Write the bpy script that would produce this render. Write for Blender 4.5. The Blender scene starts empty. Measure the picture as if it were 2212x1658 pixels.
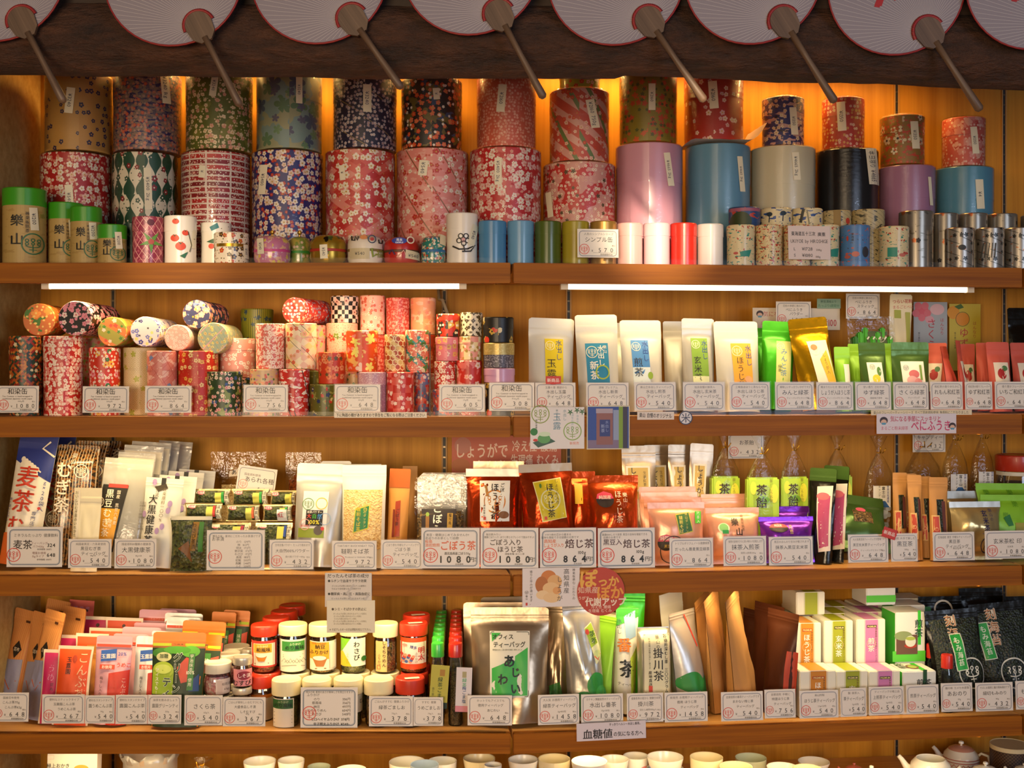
import bpy, bmesh, math, random
from mathutils import Vector, Matrix, noise, geometry

# ------------------------------------------------------------------ camera, sky, lights, exposure
SC = bpy.context.scene
COL = SC.collection
PW, PH, FPX, HOR, PCX = 2212.0, 1658.0, 2600.0, 800.0, 1106.0
CAM = Vector((0.0, -2.6, 1.5))
cam_d = bpy.data.cameras.new('camera')
cam_d.sensor_width = 36.0
cam_d.lens = FPX / PW * 36.0
cam_d.shift_y = (HOR - PH / 2) / PW
cam_d.clip_start = 0.05
cam_o = bpy.data.objects.new('camera', cam_d)
cam_o.location = CAM
cam_o.rotation_euler = (math.pi / 2, 0, 0)
COL.objects.link(cam_o)
SC.camera = cam_o

SC.view_settings.view_transform = 'Standard'
SC.view_settings.look = 'None'
SC.view_settings.gamma = 1.0
SC.view_settings.use_curve_mapping = False
SC.view_settings.exposure = 0.0
SC.cycles.transparent_max_bounces = 20
SC.cycles.max_bounces = 6
SC.cycles.diffuse_bounces = 3
SC.cycles.glossy_bounces = 3
SC.cycles.transmission_bounces = 4
SC.cycles.caustics_reflective = False
SC.cycles.caustics_refractive = False
SC.cycles.use_denoising = True

wd = bpy.data.worlds.new('shop_world')
SC.world = wd
wd.use_nodes = True
wd.node_tree.nodes['Background'].inputs[0].default_value = (0.66, 0.60, 0.62, 1)
wd.node_tree.nodes['Background'].inputs[1].default_value = 0.09

WARM = (1.0, 0.73, 0.35)


def area(name, loc, target, sx, sy, power, col, spread=math.pi, parent=None):
    l = bpy.data.lights.new(name, 'AREA')
    l.shape = 'RECTANGLE'
    l.size, l.size_y = sx, sy
    l.energy = power
    l.color = col
    l.spread = spread
    o = bpy.data.objects.new(name, l)
    COL.objects.link(o)
    o.location = loc
    o.rotation_euler = (Vector(target) - Vector(loc)).to_track_quat('-Z', 'Y').to_euler()
    if parent:
        o.parent = parent
        o.matrix_parent_inverse = parent.matrix_world.inverted()
    return o


# daylight of the shop front behind the photographer, and two ceiling spots of the shop
area('shop_front_daylight', (2.6, -4.2, 1.6), (0.3, 0, 1.1), 1.5, 1.5, 13, (0.66, 0.78, 1.0), math.radians(90))
area('warm_front_fill', (-0.9, -4.4, 1.5), (-.15, 0, 1.2), 1.8, 0.9, 23.5, (1.0, 0.74, 0.46), math.radians(80))  # unseen warm fill added at eye height to brighten the shelf fronts
for nm, x, tz, pw in (('ceiling_spot_light', -0.73, 1.765, 150), ('ceiling_spot_light', 0.325, 1.815, 430)):
    l = bpy.data.lights.new(nm, 'SPOT')
    l.energy = pw
    l.color = (1.0, 0.80, 0.52)
    l.spot_size = math.radians(8)
    l.spot_blend = 1.0
    l.shadow_soft_size = 0.03
    o = bpy.data.objects.new(nm, l)
    COL.objects.link(o)
    o.location = (x * 1.05, -2.2, 2.22)
    o.rotation_euler = (Vector((x, 0.02, tz)) - o.location).to_track_quat('-Z', 'Y').to_euler()

# ------------------------------------------------------------------ layout: two shelf bays meeting at a seam
BAY = math.radians(6.5)
CB, SB = math.cos(BAY), math.sin(BAY)
SZ = {1: 1.5 + 0.233, 2: 1.5 - 0.100, 3: 1.5 - 0.443, 4: 1.5 - 0.784, 5: 1.5 - 0.995}
DEPTH = 0.40


def right(px):
    return px > 1107


def at(px, py, d):
    """point where the sight line of a picture point meets the upright plane d metres behind the shelf fronts"""
    rx, rz = (px - PCX) / FPX, (HOR - py) / FPX
    s = (d + 2.6 * CB) / (CB - SB * rx) if right(px) else d + 2.6
    return Vector((CAM.x + s * rx, CAM.y + s, CAM.z + s * rz)), s / FPX


def bay(t, d, z, rt):
    return Vector((t * CB - d * SB, t * SB + d * CB, z)) if rt else Vector((t, d, z))


def fr(px):
    return BAY if right(px) else 0.0


# ------------------------------------------------------------------ materials
def lin(h):
    h = h.lstrip('#')
    c = [int(h[i:i + 2], 16) / 255 for i in (0, 2, 4)]
    return tuple(x / 12.92 if x <= 0.04045 else ((x + 0.055) / 1.055) ** 2.4 for x in c) + (1.0,)


class NT:
    def __init__(s, name):
        s.mat = bpy.data.materials.new(name)
        s.mat.use_nodes = True
        s.t = s.mat.node_tree
        s.b = s.t.nodes['Principled BSDF']

    def n(s, typ, **kw):
        nd = s.t.nodes.new(typ)
        for k, v in kw.items():
            setattr(nd, k, v)
        return nd

    def put(s, sock, v):
        if isinstance(v, bpy.types.NodeSocket):
            s.t.links.new(v, sock)
        elif v is not None:
            sock.default_value = v

    def m(s, op, a, b=None, c=None):
        nd = s.n('ShaderNodeMath', operation=op)
        for i, v in enumerate((a, b, c)):
            s.put(nd.inputs[i], v)
        return nd.outputs[0]

    def mix(s, f, a, b):
        nd = s.n('ShaderNodeMix', data_type='RGBA')
        s.put(nd.inputs[0], f)
        s.put(nd.inputs[6], a)
        s.put(nd.inputs[7], b)
        return nd.outputs[2]

    def coord(s, which='UV'):
        return s.n('ShaderNodeTexCoord').outputs[which]

    def mapv(s, v, scale=(1, 1, 1), loc=(0, 0, 0), rot=(0, 0, 0)):
        nd = s.n('ShaderNodeMapping')
        s.put(nd.inputs[0], v)
        nd.inputs[1].default_value = loc
        nd.inputs[2].default_value = rot
        nd.inputs[3].default_value = scale
        return nd.outputs[0]

    def noise(s, v, scale, detail=3, rough=0.55):
        nd = s.n('ShaderNodeTexNoise')
        s.put(nd.inputs['Vector'], v)
        nd.inputs['Scale'].default_value = scale
        nd.inputs['Detail'].default_value = detail
        nd.inputs['Roughness'].default_value = rough
        return nd.outputs[0]

    def ramp(s, f, stops):
        nd = s.n('ShaderNodeValToRGB')
        s.put(nd.inputs[0], f)
        e = nd.color_ramp.elements
        while len(e) < len(stops):
            e.new(0.5)
        for i, (p, c) in enumerate(stops):
            e[i].position = p
            e[i].color = lin(c)
        return nd.outputs[0]

    def bump(s, h, strength, dist=0.002):
        nd = s.n('ShaderNodeBump')
        nd.inputs['Strength'].default_value = strength
        nd.inputs['Distance'].default_value = dist
        s.put(nd.inputs['Height'], h)
        s.t.links.new(nd.outputs[0], s.b.inputs['Normal'])
        return nd

    def set(s, col=None, rough=None, metal=None, coat=None, spec=None, trans=None):
        for k, v in (('Base Color', col), ('Roughness', rough), ('Metallic', metal), ('Coat Weight', coat),
                     ('Specular IOR Level', spec), ('Transmission Weight', trans)):
            if v is not None:
                s.put(s.b.inputs[k], v)
        if coat:
            s.b.inputs['Coat Roughness'].default_value = 0.06
        return s.mat


MATS = {}


def M(h):
    """plain ink, paper or plastic of one colour: '#rrggbb' or '#rrggbb/roughness/metal/coat'"""
    if not isinstance(h, str):
        return h
    if h in MATS:
        return MATS[h]
    if not h.startswith('#'):
        raise KeyError(h)
    p = h.split('/')
    k = NT('paint_' + h.strip('#').replace('/', '_'))
    MATS[h] = k.set(lin(p[0]), float(p[1]) if len(p) > 1 else 0.5, float(p[2]) if len(p) > 2 else 0.0,
                    float(p[3]) if len(p) > 3 else 0.0)
    return MATS[h]


def flower_group():
    g = bpy.data.node_groups.new('blossom_print', 'ShaderNodeTree')
    for nm, st in (('Vector', 'NodeSocketVector'), ('Radius', 'NodeSocketFloat'), ('Prob', 'NodeSocketFloat'),
                   ('Random', 'NodeSocketFloat'), ('Amp', 'NodeSocketFloat'), ('Petals', 'NodeSocketFloat')):
        g.interface.new_socket(nm, in_out='INPUT', socket_type=st)
    for nm in ('Mask', 'Centre', 'Rand'):
        g.interface.new_socket(nm, in_out='OUTPUT', socket_type='NodeSocketFloat')
    N, L = g.nodes, g.links
    gi, go = N.new('NodeGroupInput'), N.new('NodeGroupOutput')
    vo = N.new('ShaderNodeTexVoronoi')
    vo.voronoi_dimensions = '2D'
    vo.inputs['Scale'].default_value = 1.0
    L.new(gi.outputs['Vector'], vo.inputs['Vector'])
    L.new(gi.outputs['Random'], vo.inputs['Randomness'])
    sub = N.new('ShaderNodeVectorMath')
    sub.operation = 'SUBTRACT'
    L.new(gi.outputs['Vector'], sub.inputs[0])
    L.new(vo.outputs['Position'], sub.inputs[1])
    sx = N.new('ShaderNodeSeparateXYZ')
    L.new(sub.outputs[0], sx.inputs[0])
    sc = N.new('ShaderNodeSeparateColor')
    L.new(vo.outputs['Color'], sc.inputs[0])

    def m(op, a, b=None):
        nd = N.new('ShaderNodeMath')
        nd.operation = op
        for i, v in enumerate((a, b)):
            if isinstance(v, (int, float)):
                nd.inputs[i].default_value = v
            elif v is not None:
                L.new(v, nd.inputs[i])
        return nd.outputs[0]
    ang = m('ADD', m('ARCTAN2', sx.outputs[1], sx.outputs[0]), m('MULTIPLY', sc.outputs[0], 6.28))
    pet = m('ABSOLUTE', m('COSINE', m('MULTIPLY', ang, m('MULTIPLY', gi.outputs['Petals'], 0.5))))
    prof = m('ADD', m('SUBTRACT', 1.0, gi.outputs['Amp']), m('MULTIPLY', gi.outputs['Amp'], m('POWER', pet, 0.6)))
    rad = m('MULTIPLY', gi.outputs['Radius'], m('ADD', 0.75, m('MULTIPLY', sc.outputs[2], 0.35)))
    ds = vo.outputs['Distance']
    ok = m('LESS_THAN', sc.outputs[1], gi.outputs['Prob'])
    L.new(m('MULTIPLY', m('LESS_THAN', ds, m('MULTIPLY', rad, prof)), ok), go.inputs['Mask'])
    L.new(m('MULTIPLY', m('LESS_THAN', ds, m('MULTIPLY', rad, 0.26)), ok), go.inputs['Centre'])
    L.new(sc.outputs[0], go.inputs['Rand'])
    return g


FG = flower_group()


def washi(name, base, layers, rough=0.42, coat=0.0, metal=0.0, crinkle=0.0):
    """printed paper: layers of motifs in millimetres on the unrolled surface"""
    k = NT('washi_' + name)
    mm = k.mapv(k.coord('UV'), (1000, 1000, 1000))
    sp = k.n('ShaderNodeSeparateXYZ')
    k.put(sp.inputs[0], mm)
    X, Y = sp.outputs[0], sp.outputs[1]
    col = lin(base)
    for i, L in enumerate(layers):
        t = L[0]
        if t in ('fl', 'dot', 'leaf'):
            _, cell, rad, c, cc, prob = L[:6]
            g = k.n('ShaderNodeGroup')
            g.node_tree = FG
            k.put(g.inputs['Vector'], k.mapv(mm, (1 / cell,) * 3, (3.7 * i + len(name), 1.9 * i, 0)))
            amp, pts = {'fl': (0.42, 5), 'dot': (0, 5), 'leaf': (0.72, 5)}[t]
            for q, v in (('Radius', rad), ('Prob', prob), ('Random', 0.78), ('Amp', amp), ('Petals', pts)):
                g.inputs[q].default_value = v
            cs = c if isinstance(c, tuple) else (c, c)
            fc = k.mix(k.m('GREATER_THAN', g.outputs['Rand'], 0.5), lin(cs[0]), lin(cs[1]))
            if cc:
                fc = k.mix(g.outputs['Centre'], fc, lin(cc))
            col = k.mix(g.outputs['Mask'], col, fc)
        elif t == 'cl':
            _, sc_, th, c = L[:4]
            nz = k.noise(k.mapv(mm, (1 / sc_, (L[4] if len(L) > 4 else 1) / sc_, 1), (i * 5.1, len(name) * 1.3, 0)), 1.0, 2)
            col = k.mix(k.m('GREATER_THAN', nz, th), col, lin(c))
        elif t == 'st':
            _, per, frac, c, a = L
            a = math.radians(a)
            s_ = k.m('ADD', k.m('MULTIPLY', X, math.cos(a) / per), k.m('MULTIPLY', Y, math.sin(a) / per))
            col = k.mix(k.m('LESS_THAN', k.m('FRACT', s_), frac), col, lin(c))
        elif t == 'ck':
            _, s_, c = L
            f = k.m('ADD', k.m('FLOOR', k.m('DIVIDE', X, s_)), k.m('FLOOR', k.m('DIVIDE', Y, s_)))
            col = k.mix(k.m('GREATER_THAN', k.m('FRACT', k.m('MULTIPLY', f, 0.5)), 0.25), col, lin(c))
        elif t in ('sc', 'ring'):
            _, s_, c, rings = L
            yy = k.m('DIVIDE', Y, s_ * (0.5 if t == 'sc' else 1))
            row = k.m('FLOOR', yy)
            odd = k.m('FRACT', k.m('MULTIPLY', row, 0.5)) if t == 'sc' else 0.0
            fx = k.m('SUBTRACT', k.m('FRACT', k.m('ADD', k.m('DIVIDE', X, s_), odd)), 0.5)
            fy = k.m('MULTIPLY', k.m('FRACT', yy), 0.5) if t == 'sc' else k.m('SUBTRACT', k.m('FRACT', yy), 0.5)
            r = k.m('SQRT', k.m('ADD', k.m('MULTIPLY', fx, fx), k.m('MULTIPLY', fy, fy)))
            col = k.mix(k.m('LESS_THAN', k.m('FRACT', k.m('MULTIPLY', r, rings)), 0.22 if t == 'sc' else 0.3), col, lin(c))
        elif t == 'hx':
            _, s_, c = L
            best = None
            for ox, oy in ((0, 0), (0.5, 0.5)):
                qx = k.m('ABSOLUTE', k.m('SUBTRACT', k.m('FRACT', k.m('ADD', k.m('DIVIDE', X, s_), ox)), 0.5))
                qy = k.m('ABSOLUTE', k.m('MULTIPLY', k.m('SUBTRACT', k.m('FRACT', k.m('ADD', k.m('DIVIDE', Y, s_ * 1.732), oy)), 0.5), 1.732))
                h = k.m('MAXIMUM', qx, k.m('ADD', k.m('MULTIPLY', qx, 0.5), k.m('MULTIPLY', qy, 0.866)))
                best = h if best is None else k.m('MINIMUM', best, h)
            col = k.mix(k.m('GREATER_THAN', best, 0.42), col, lin(c))
        elif t == 'rh':
            _, s_, asp, c = L
            d1 = k.m('FLOOR', k.m('ADD', k.m('DIVIDE', X, s_), k.m('DIVIDE', Y, s_ * asp)))
            d2 = k.m('FLOOR', k.m('SUBTRACT', k.m('DIVIDE', X, s_), k.m('DIVIDE', Y, s_ * asp)))
            h = k.n('ShaderNodeTexWhiteNoise', noise_dimensions='2D')
            cv = k.n('ShaderNodeCombineXYZ')
            k.put(cv.inputs[0], d1)
            k.put(cv.inputs[1], d2)
            k.put(h.inputs['Vector'], cv.outputs[0])
            cs = c if isinstance(c, tuple) else (c,)
            for j, cj in enumerate(cs):
                col = k.mix(k.m('GREATER_THAN', h.outputs[0], 1 - (len(cs) - j) / (len(cs) + 1)), col, lin(cj))
        elif t == 'bar':
            _, py_, fy_, px_, fx_, c = L
            row = k.m('FLOOR', k.m('DIVIDE', Y, py_))
            a_ = k.m('LESS_THAN', k.m('FRACT', k.m('DIVIDE', Y, py_)), fy_)
            b_ = k.m('LESS_THAN', k.m('FRACT', k.m('DIVIDE', X, px_)), fx_)
            h = k.n('ShaderNodeTexWhiteNoise', noise_dimensions='1D')
            k.put(h.inputs['W'], row)
            cc = k.mix(h.outputs[0], lin(c[0]), lin(c[1]))
            col = k.mix(k.m('MULTIPLY', a_, b_), col, cc)
        elif t == 'oge':
            _, s_, c = L          # ogee lobes, alternate columns shifted
            w = k.m('MULTIPLY', k.m('SINE', k.m('MULTIPLY', Y, 6.283 / (s_ * 1.9))), 0.22)
            cx_ = k.m('FRACT', k.m('DIVIDE', X, s_))
            e = k.m('ABSOLUTE', k.m('SUBTRACT', cx_, 0.5))
            col = k.mix(k.m('LESS_THAN', e, k.m('ADD', 0.25, w)), col, lin(c))
        elif t == 'band':
            _, y0, y1, c = L
            f = k.m('MULTIPLY', k.m('GREATER_THAN', Y, y0), k.m('LESS_THAN', Y, y1))
            col = k.mix(f, col, lin(c))
        elif t == 'gv':
            _, y0, y1, c = L
            f = k.m('DIVIDE', k.m('SUBTRACT', Y, y0), y1 - y0)
            nd = k.n('ShaderNodeClamp')
            k.put(nd.inputs[0], f)
            col = k.mix(nd.outputs[0], col, lin(c))
    k.set(col, rough, metal, coat)
    if crinkle:
        nz = k.noise(k.mapv(mm, (0.05, 0.16, 1)), 1.0, 5, 0.7)
        nd = k.bump(nz, crinkle, 0.004)
        k.t.links.new(nd.outputs[0], k.b.inputs['Coat Normal'])
        k.t.links.remove(k.b.inputs['Normal'].links[0])
    MATS[name] = k.mat
    return k.mat


def wood(name, dark, light, along, rough=0.4, scale=1.0, coat=0.0, spec=0.5):
    k = NT('wood_' + name)
    o = k.coord('Object')
    sc_ = {'x': (1.2, 30, 46), 'z': (46, 30, 1.2)}[along]
    n1 = k.noise(k.mapv(o, tuple(q * scale for q in sc_)), 1.0, 4, 0.6)
    n2 = k.noise(k.mapv(o, tuple(q * scale * 3.1 for q in sc_), (3, 1, 2)), 1.0, 3, 0.6)
    f = k.m('ADD', k.m('MULTIPLY', n1, 0.65), k.m('MULTIPLY', n2, 0.35))
    k.set(k.ramp(f, ((0.36, dark), (0.64, light))), rough, 0, coat, spec)
    k.bump(n2, 0.12, 0.001)
    MATS[name] = k.mat
    return k.mat


def film(name, tint='#ffffff', gloss=0.16, rough=0.08, crinkle=0.0, haze=0.0, scale=60, edge=0.8):
    """thin clear plastic: see-through, glossy at a slant, optionally crinkled or milky"""
    k = NT('film_' + name)
    T = k.t
    T.nodes.remove(k.b)
    out = T.nodes['Material Output']
    tr = k.n('ShaderNodeBsdfTransparent')
    tr.inputs[0].default_value = lin(tint)
    gl = k.n('ShaderNodeBsdfGlossy')
    gl.inputs['Roughness'].default_value = rough
    lw = k.n('ShaderNodeLayerWeight')
    lw.inputs[0].default_value = 0.35
    mx = k.n('ShaderNodeMixShader')
    fac = k.m('ADD', k.m('MULTIPLY', lw.outputs['Fresnel'], edge), gloss * 0.3)
    if crinkle:
        nz = k.noise(k.coord('Object'), scale, 3, 0.6)
        bp = k.n('ShaderNodeBump')
        bp.inputs['Strength'].default_value = crinkle
        bp.inputs['Distance'].default_value = 0.006
        k.put(bp.inputs['Height'], nz)
        T.links.new(bp.outputs[0], gl.inputs['Normal'])
        T.links.new(bp.outputs[0], lw.inputs['Normal'])
    k.put(mx.inputs[0], fac)
    T.links.new(tr.outputs[0], mx.inputs[1])
    T.links.new(gl.outputs[0], mx.inputs[2])
    res = mx.outputs[0]
    if haze:
        df = k.n('ShaderNodeBsdfDiffuse')
        df.inputs[0].default_value = lin('#f2efe6')
        tl = k.n('ShaderNodeBsdfTranslucent')
        tl.inputs[0].default_value = lin('#f2efe6')
        ad = k.n('ShaderNodeMixShader')
        ad.inputs[0].default_value = 0.4
        T.links.new(df.outputs[0], ad.inputs[1])
        T.links.new(tl.outputs[0], ad.inputs[2])
        m2 = k.n('ShaderNodeMixShader')
        m2.inputs[0].default_value = haze
        T.links.new(res, m2.inputs[1])
        T.links.new(ad.outputs[0], m2.inputs[2])
        res = m2.outputs[0]
    T.links.new(res, out.inputs[0])
    MATS[name] = k.mat
    return k.mat


def speck(name, cols, size, rough=0.45, coat=0.0):
    """loose contents: leaves, grains, flakes"""
    k = NT('contents_' + name)
    vo = k.n('ShaderNodeTexVoronoi')
    vo.inputs['Scale'].default_value = 1000 / size
    k.put(vo.inputs['Vector'], k.coord('Object'))
    s_ = k.n('ShaderNodeSeparateColor')
    k.put(s_.inputs[0], vo.outputs['Color'])
    n = len(cols)
    k.set(k.ramp(s_.outputs[0], [(i / max(1, n - 1), c) for i, c in enumerate(cols)]), rough, 0, coat)
    k.bump(vo.outputs['Distance'], 0.8, 0.002)
    MATS[name] = k.mat
    return k.mat


def foil(name, col, rough=0.28, metal=0.85, var=0.5, scale=22):
    k = NT('foil_' + name)
    nz = k.noise(k.coord('Object'), scale, 3, 0.5)
    k.set(lin(col), rough, metal)
    k.bump(nz, var, 0.004)
    MATS[name] = k.mat
    return k.mat


# ------------------------------------------------------------------ mesh building
def flat(s, t, o):
    return (s, -o, t)


def cyl(R):
    def f(s, t, o):
        a = math.asin(max(-0.995, min(0.995, s / R)))
        return ((R + o) * math.sin(a), -(R + o) * math.cos(a), t)
    return f


def upward(z):
    return lambda s, t, o: (s, t, z + o)


def shifted(mp, ds, dt, rot=0.0, do=0.0):
    c, n = math.cos(rot), math.sin(rot)
    return lambda s, t, o: mp(ds + s * c - t * n, dt + s * n + t * c, o + do)


class MB:
    def __init__(s):
        s.v, s.f, s.mi, s.uv, s.sm, s.mats = [], [], [], [], [], []

    def add(s, vs, fs, mat, uv=None, smooth=False):
        mat = M(mat) if not isinstance(mat, str) or mat.startswith('#') else MATS[mat]
        if mat not in s.mats:
            s.mats.append(mat)
        i, b = s.mats.index(mat), len(s.v)
        s.v.extend([tuple(p) for p in vs])
        s.uv.extend(uv if uv else [(p[0], p[2]) for p in vs])
        for f in fs:
            s.f.append([q + b for q in f])
            s.mi.append(i)
            s.sm.append(smooth)
        return s

    def build(s, name, parent=None, label=None):
        me = bpy.data.meshes.new(name)
        me.from_pydata(s.v, [], s.f)
        for m in s.mats:
            me.materials.append(m)
        me.polygons.foreach_set('material_index', s.mi)
        me.polygons.foreach_set('use_smooth', s.sm)
        ul = me.uv_layers.new(name='UVMap')
        li = [0] * len(me.loops)
        me.loops.foreach_get('vertex_index', li)
        ul.data.foreach_set('uv', [c for i in li for c in s.uv[i]])
        me.update()
        o = bpy.data.objects.new(name, me)
        COL.objects.link(o)
        if parent:
            o.parent = parent
        if label:
            o['label'] = label
        return o

    def box(s, x0, x1, y0, y1, z0, z1, mat, bev=0.0, smooth=False):
        if bev:
            bm = bmesh.new()
            bmesh.ops.create_cube(bm, size=1)
            for v in bm.verts:
                v.co = Vector(((x0 + x1) / 2 + v.co.x * (x1 - x0), (y0 + y1) / 2 + v.co.y * (y1 - y0), (z0 + z1) / 2 + v.co.z * (z1 - z0)))
            bmesh.ops.bevel(bm, geom=bm.edges[:], offset=bev, segments=2, affect='EDGES')
            bm.verts.index_update()
            s.add([v.co[:] for v in bm.verts], [[v.index for v in f.verts] for f in bm.faces], mat, None, smooth)
            bm.free()
            return s
        vs = [(x, y, z) for z in (z0, z1) for y in (y0, y1) for x in (x0, x1)]
        for f in ((0, 1, 5, 4), (3, 2, 6, 7), (2, 0, 4, 6), (1, 3, 7, 5), (4, 5, 7, 6), (2, 3, 1, 0)):
            q = [vs[i] for i in f]
            ax = 0 if abs(q[0][0] - q[2][0]) < 1e-9 else (1 if abs(q[0][1] - q[2][1]) < 1e-9 else 2)
            uv = [{0: (p[1], p[2]), 1: (p[0], p[2]), 2: (p[0], p[1])}[ax] for p in q]
            s.add(q, [(0, 1, 2, 3)], mat, uv)
        return s

    def lathe(s, prof, mat, n=40, planar=False, smooth=True, xf=None, rref=None):
        """turn a profile [(r, z)...]; one call is one smooth run"""
        rm = rref or max(p[0] for p in prof)
        for j in range(1, len(prof) - 1):      # break the smooth run at sharp corners
            a, b, c = prof[j - 1], prof[j], prof[j + 1]
            d = abs(math.atan2(b[1] - a[1], b[0] - a[0]) - math.atan2(c[1] - b[1], c[0] - b[0]))
            if min(d, 6.28319 - d) > 0.6:
                s.lathe(prof[:j + 1], mat, n, planar, smooth, xf, rm)
                return s.lathe(prof[j:], mat, n, planar, smooth, xf, rm)
        vs, uv, fs = [], [], []
        L = 0.0
        for j, (r, z) in enumerate(prof):
            if j:
                L += math.hypot(r - prof[j - 1][0], z - prof[j - 1][1])
            vv = z if abs(prof[-1][1] - prof[0][1]) > 1e-4 and rref else prof[0][1] + L
            for i in range(n + 1):
                a = 2 * math.pi * i / n - math.pi / 2
                vs.append((r * math.cos(a), r * math.sin(a), z))
                uv.append((r * math.cos(a) + 0.3, r * math.sin(a) + 0.3) if planar else (a * rm, vv))
        for j in range(len(prof) - 1):
            for i in range(n):
                a, b = j * (n + 1) + i, (j + 1) * (n + 1) + i
                if prof[j][0] < 1e-7:
                    fs.append((a, b + 1, b))
                elif prof[j + 1][0] < 1e-7:
                    fs.append((a, a + 1, b))
                else:
                    fs.append((a, a + 1, b + 1, b))
        if xf:
            vs = [xf(p) for p in vs]
        return s.add(vs, fs, mat, uv, smooth)

    def patch(s, mp, x0, y0, x1, y1, mat, o=0.0006, nx=1, ny=1, smooth=True, uvs=1.0):
        vs, uv, fs = [], [], []
        for j in range(ny + 1):
            for i in range(nx + 1):
                a, b = x0 + (x1 - x0) * i / nx, y0 + (y1 - y0) * j / ny
                vs.append(mp(a, b, o))
                uv.append((a * uvs, b * uvs))
        for j in range(ny):
            for i in range(nx):
                k = j * (nx + 1) + i
                fs.append((k, k + 1, k + nx + 2, k + nx + 1))
        return s.add(vs, fs, mat, uv, smooth)

    def poly(s, mp, pts, mat, o=0.0006, lim=0.007):
        """a flat outline laid on a surface, cut small enough to follow it"""
        tris = [[Vector((*pts[k], 0)) for k in t] for t in geometry.tessellate_polygon([[Vector((x, y, 0)) for x, y in pts]])]
        vs, fs, key = [], [], {}
        while tris:
            t = tris.pop()
            e = [(t[k] - t[(k + 1) % 3]).length for k in range(3)]
            k = e.index(max(e))
            if e[k] > lim and len(fs) < 3000:
                a, b, c = t[k], t[(k + 1) % 3], t[(k + 2) % 3]
                q = (a + b) / 2
                tris += [[a, q, c], [q, b, c]]
            else:
                n = (t[1] - t[0]).cross(t[2] - t[0]).z
                ix = []
                for p in (t if n > 0 else t[::-1]):
                    kk = (round(p.x, 6), round(p.y, 6))
                    if kk not in key:
                        key[kk] = len(vs)
                        vs.append(mp(p.x, p.y, o))
                    ix.append(key[kk])
                fs.append(ix)
        return s.add(vs, fs, mat, None, True)

    def ell(s, mp, cx, cy, rx, ry, mat, o=0.0006, n=28):
        m = max(1, min(8, int(max(rx, ry) / 0.004)))
        vs = [mp(cx, cy, o)] + [mp(cx + rx * j / m * math.cos(6.2832 * i / n), cy + ry * j / m * math.sin(6.2832 * i / n), o) for j in range(1, m + 1) for i in range(n)]
        fs = [(0, 1 + i, 1 + (i + 1) % n) for i in range(n)]
        for j in range(m - 1):
            fs += [(1 + j * n + i, 1 + (j + 1) * n + i, 1 + (j + 1) * n + (i + 1) % n, 1 + j * n + (i + 1) % n) for i in range(n)]
        return s.add(vs, fs, mat, None, True)

    def ring(s, mp, cx, cy, r, w, mat, o=0.0006, n=32, asp=1.0):
        vs = []
        for i in range(n):
            a = 6.28319 * i / n
            for q in (r, r - w):
                vs.append(mp(cx + q * math.cos(a), cy + q * asp * math.sin(a), o))
        return s.add(vs, [(2 * i, (2 * i + 2) % (2 * n), (2 * i + 3) % (2 * n), 2 * i + 1) for i in range(n)], mat)

    def stroke(s, mp, pts, w, mat, o=0.0006):
        vs, fs = [], []
        m = len(pts)
        for i, p in enumerate(pts):
            a, b = pts[max(0, i - 1)], pts[min(m - 1, i + 1)]
            dx, dy = b[0] - a[0], b[1] - a[1]
            l = math.hypot(dx, dy) or 1
            ww = w[i] if isinstance(w, (list, tuple)) else w
            nx, ny = -dy / l * ww / 2, dx / l * ww / 2
            vs += [mp(p[0] + nx, p[1] + ny, o), mp(p[0] - nx, p[1] - ny, o)]
            if i:
                fs.append((2 * i - 1, 2 * i + 1, 2 * i, 2 * i - 2))
        return s.add(vs, fs, mat)

    def tube(s, pts, r, mat, n=8, caps=True):
        vs, fs = [], []
        m = len(pts)
        P = [Vector(p) for p in pts]
        for i in range(m):
            d = (P[min(m - 1, i + 1)] - P[max(0, i - 1)]).normalized()
            u = d.orthogonal().normalized() if i == 0 else (u - d * u.dot(d)).normalized()
            w = d.cross(u)
            rr = r[i] if isinstance(r, (list, tuple)) else r
            for k in range(n):
                a = 6.28319 * k / n
                vs.append(P[i] + (u * math.cos(a) + w * math.sin(a)) * rr)
        for i in range(m - 1):
            for k in range(n):
                fs.append((i * n + k, i * n + (k + 1) % n, (i + 1) * n + (k + 1) % n, (i + 1) * n + k))
        if caps:
            fs += [list(range(n))[::-1], [(m - 1) * n + k for k in range(n)]]
        return s.add([tuple(p) for p in vs], fs, mat, None, True)

    def text(s, mp, txt, x, y, h, mat, vert=False, bold=0, o=0.0008, rot=0.0, width=None, lh=1.05):
        """lettering centred on (x, y), letter size h; width squeezes a line to fit"""
        lines = txt.split('|')
        for li, line in enumerate(lines):
            adv, tot = [], 0.0
            for ch in line:
                g = glyph(ch, bold)
                adv.append(tot)
                tot += 1.0 * lh if vert else g[2]
            sx = 1.0
            if width and not vert and tot * h > width:
                sx = width / (tot * h)
            if width and vert and tot * h > width:
                sx = width / (tot * h)
            mp2 = shifted(mp, x, y, rot)
            for ch, a in zip(line, adv):
                gv, gf, ga = glyph(ch, bold)
                if not gv:
                    continue
                if vert:
                    if ch in 'ー―〜|':
                        gv = [(0.88 - q[1], q[0] - 0.12) for q in gv]
                    X0 = -li * h * 1.15 + (len(lines) - 1) * h * 0.575
                    vs = [mp2(X0 + (q[0] - ga / 2) * h, ((tot / 2 - a - 0.5) * sx + (q[1] - 0.38) * min(1, sx)) * h, o + (q[2] if len(q) > 2 else 0)) for q in gv]
                else:
                    Y0 = -li * h * 1.15 + (len(lines) - 1) * h * 0.575
                    vs = [mp2((q[0] + a - tot / 2) * h * sx, Y0 + (q[1] - 0.38) * h, o + (q[2] if len(q) > 2 else 0)) for q in gv]
                s.add(vs, gf, mat)
        return s


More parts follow.
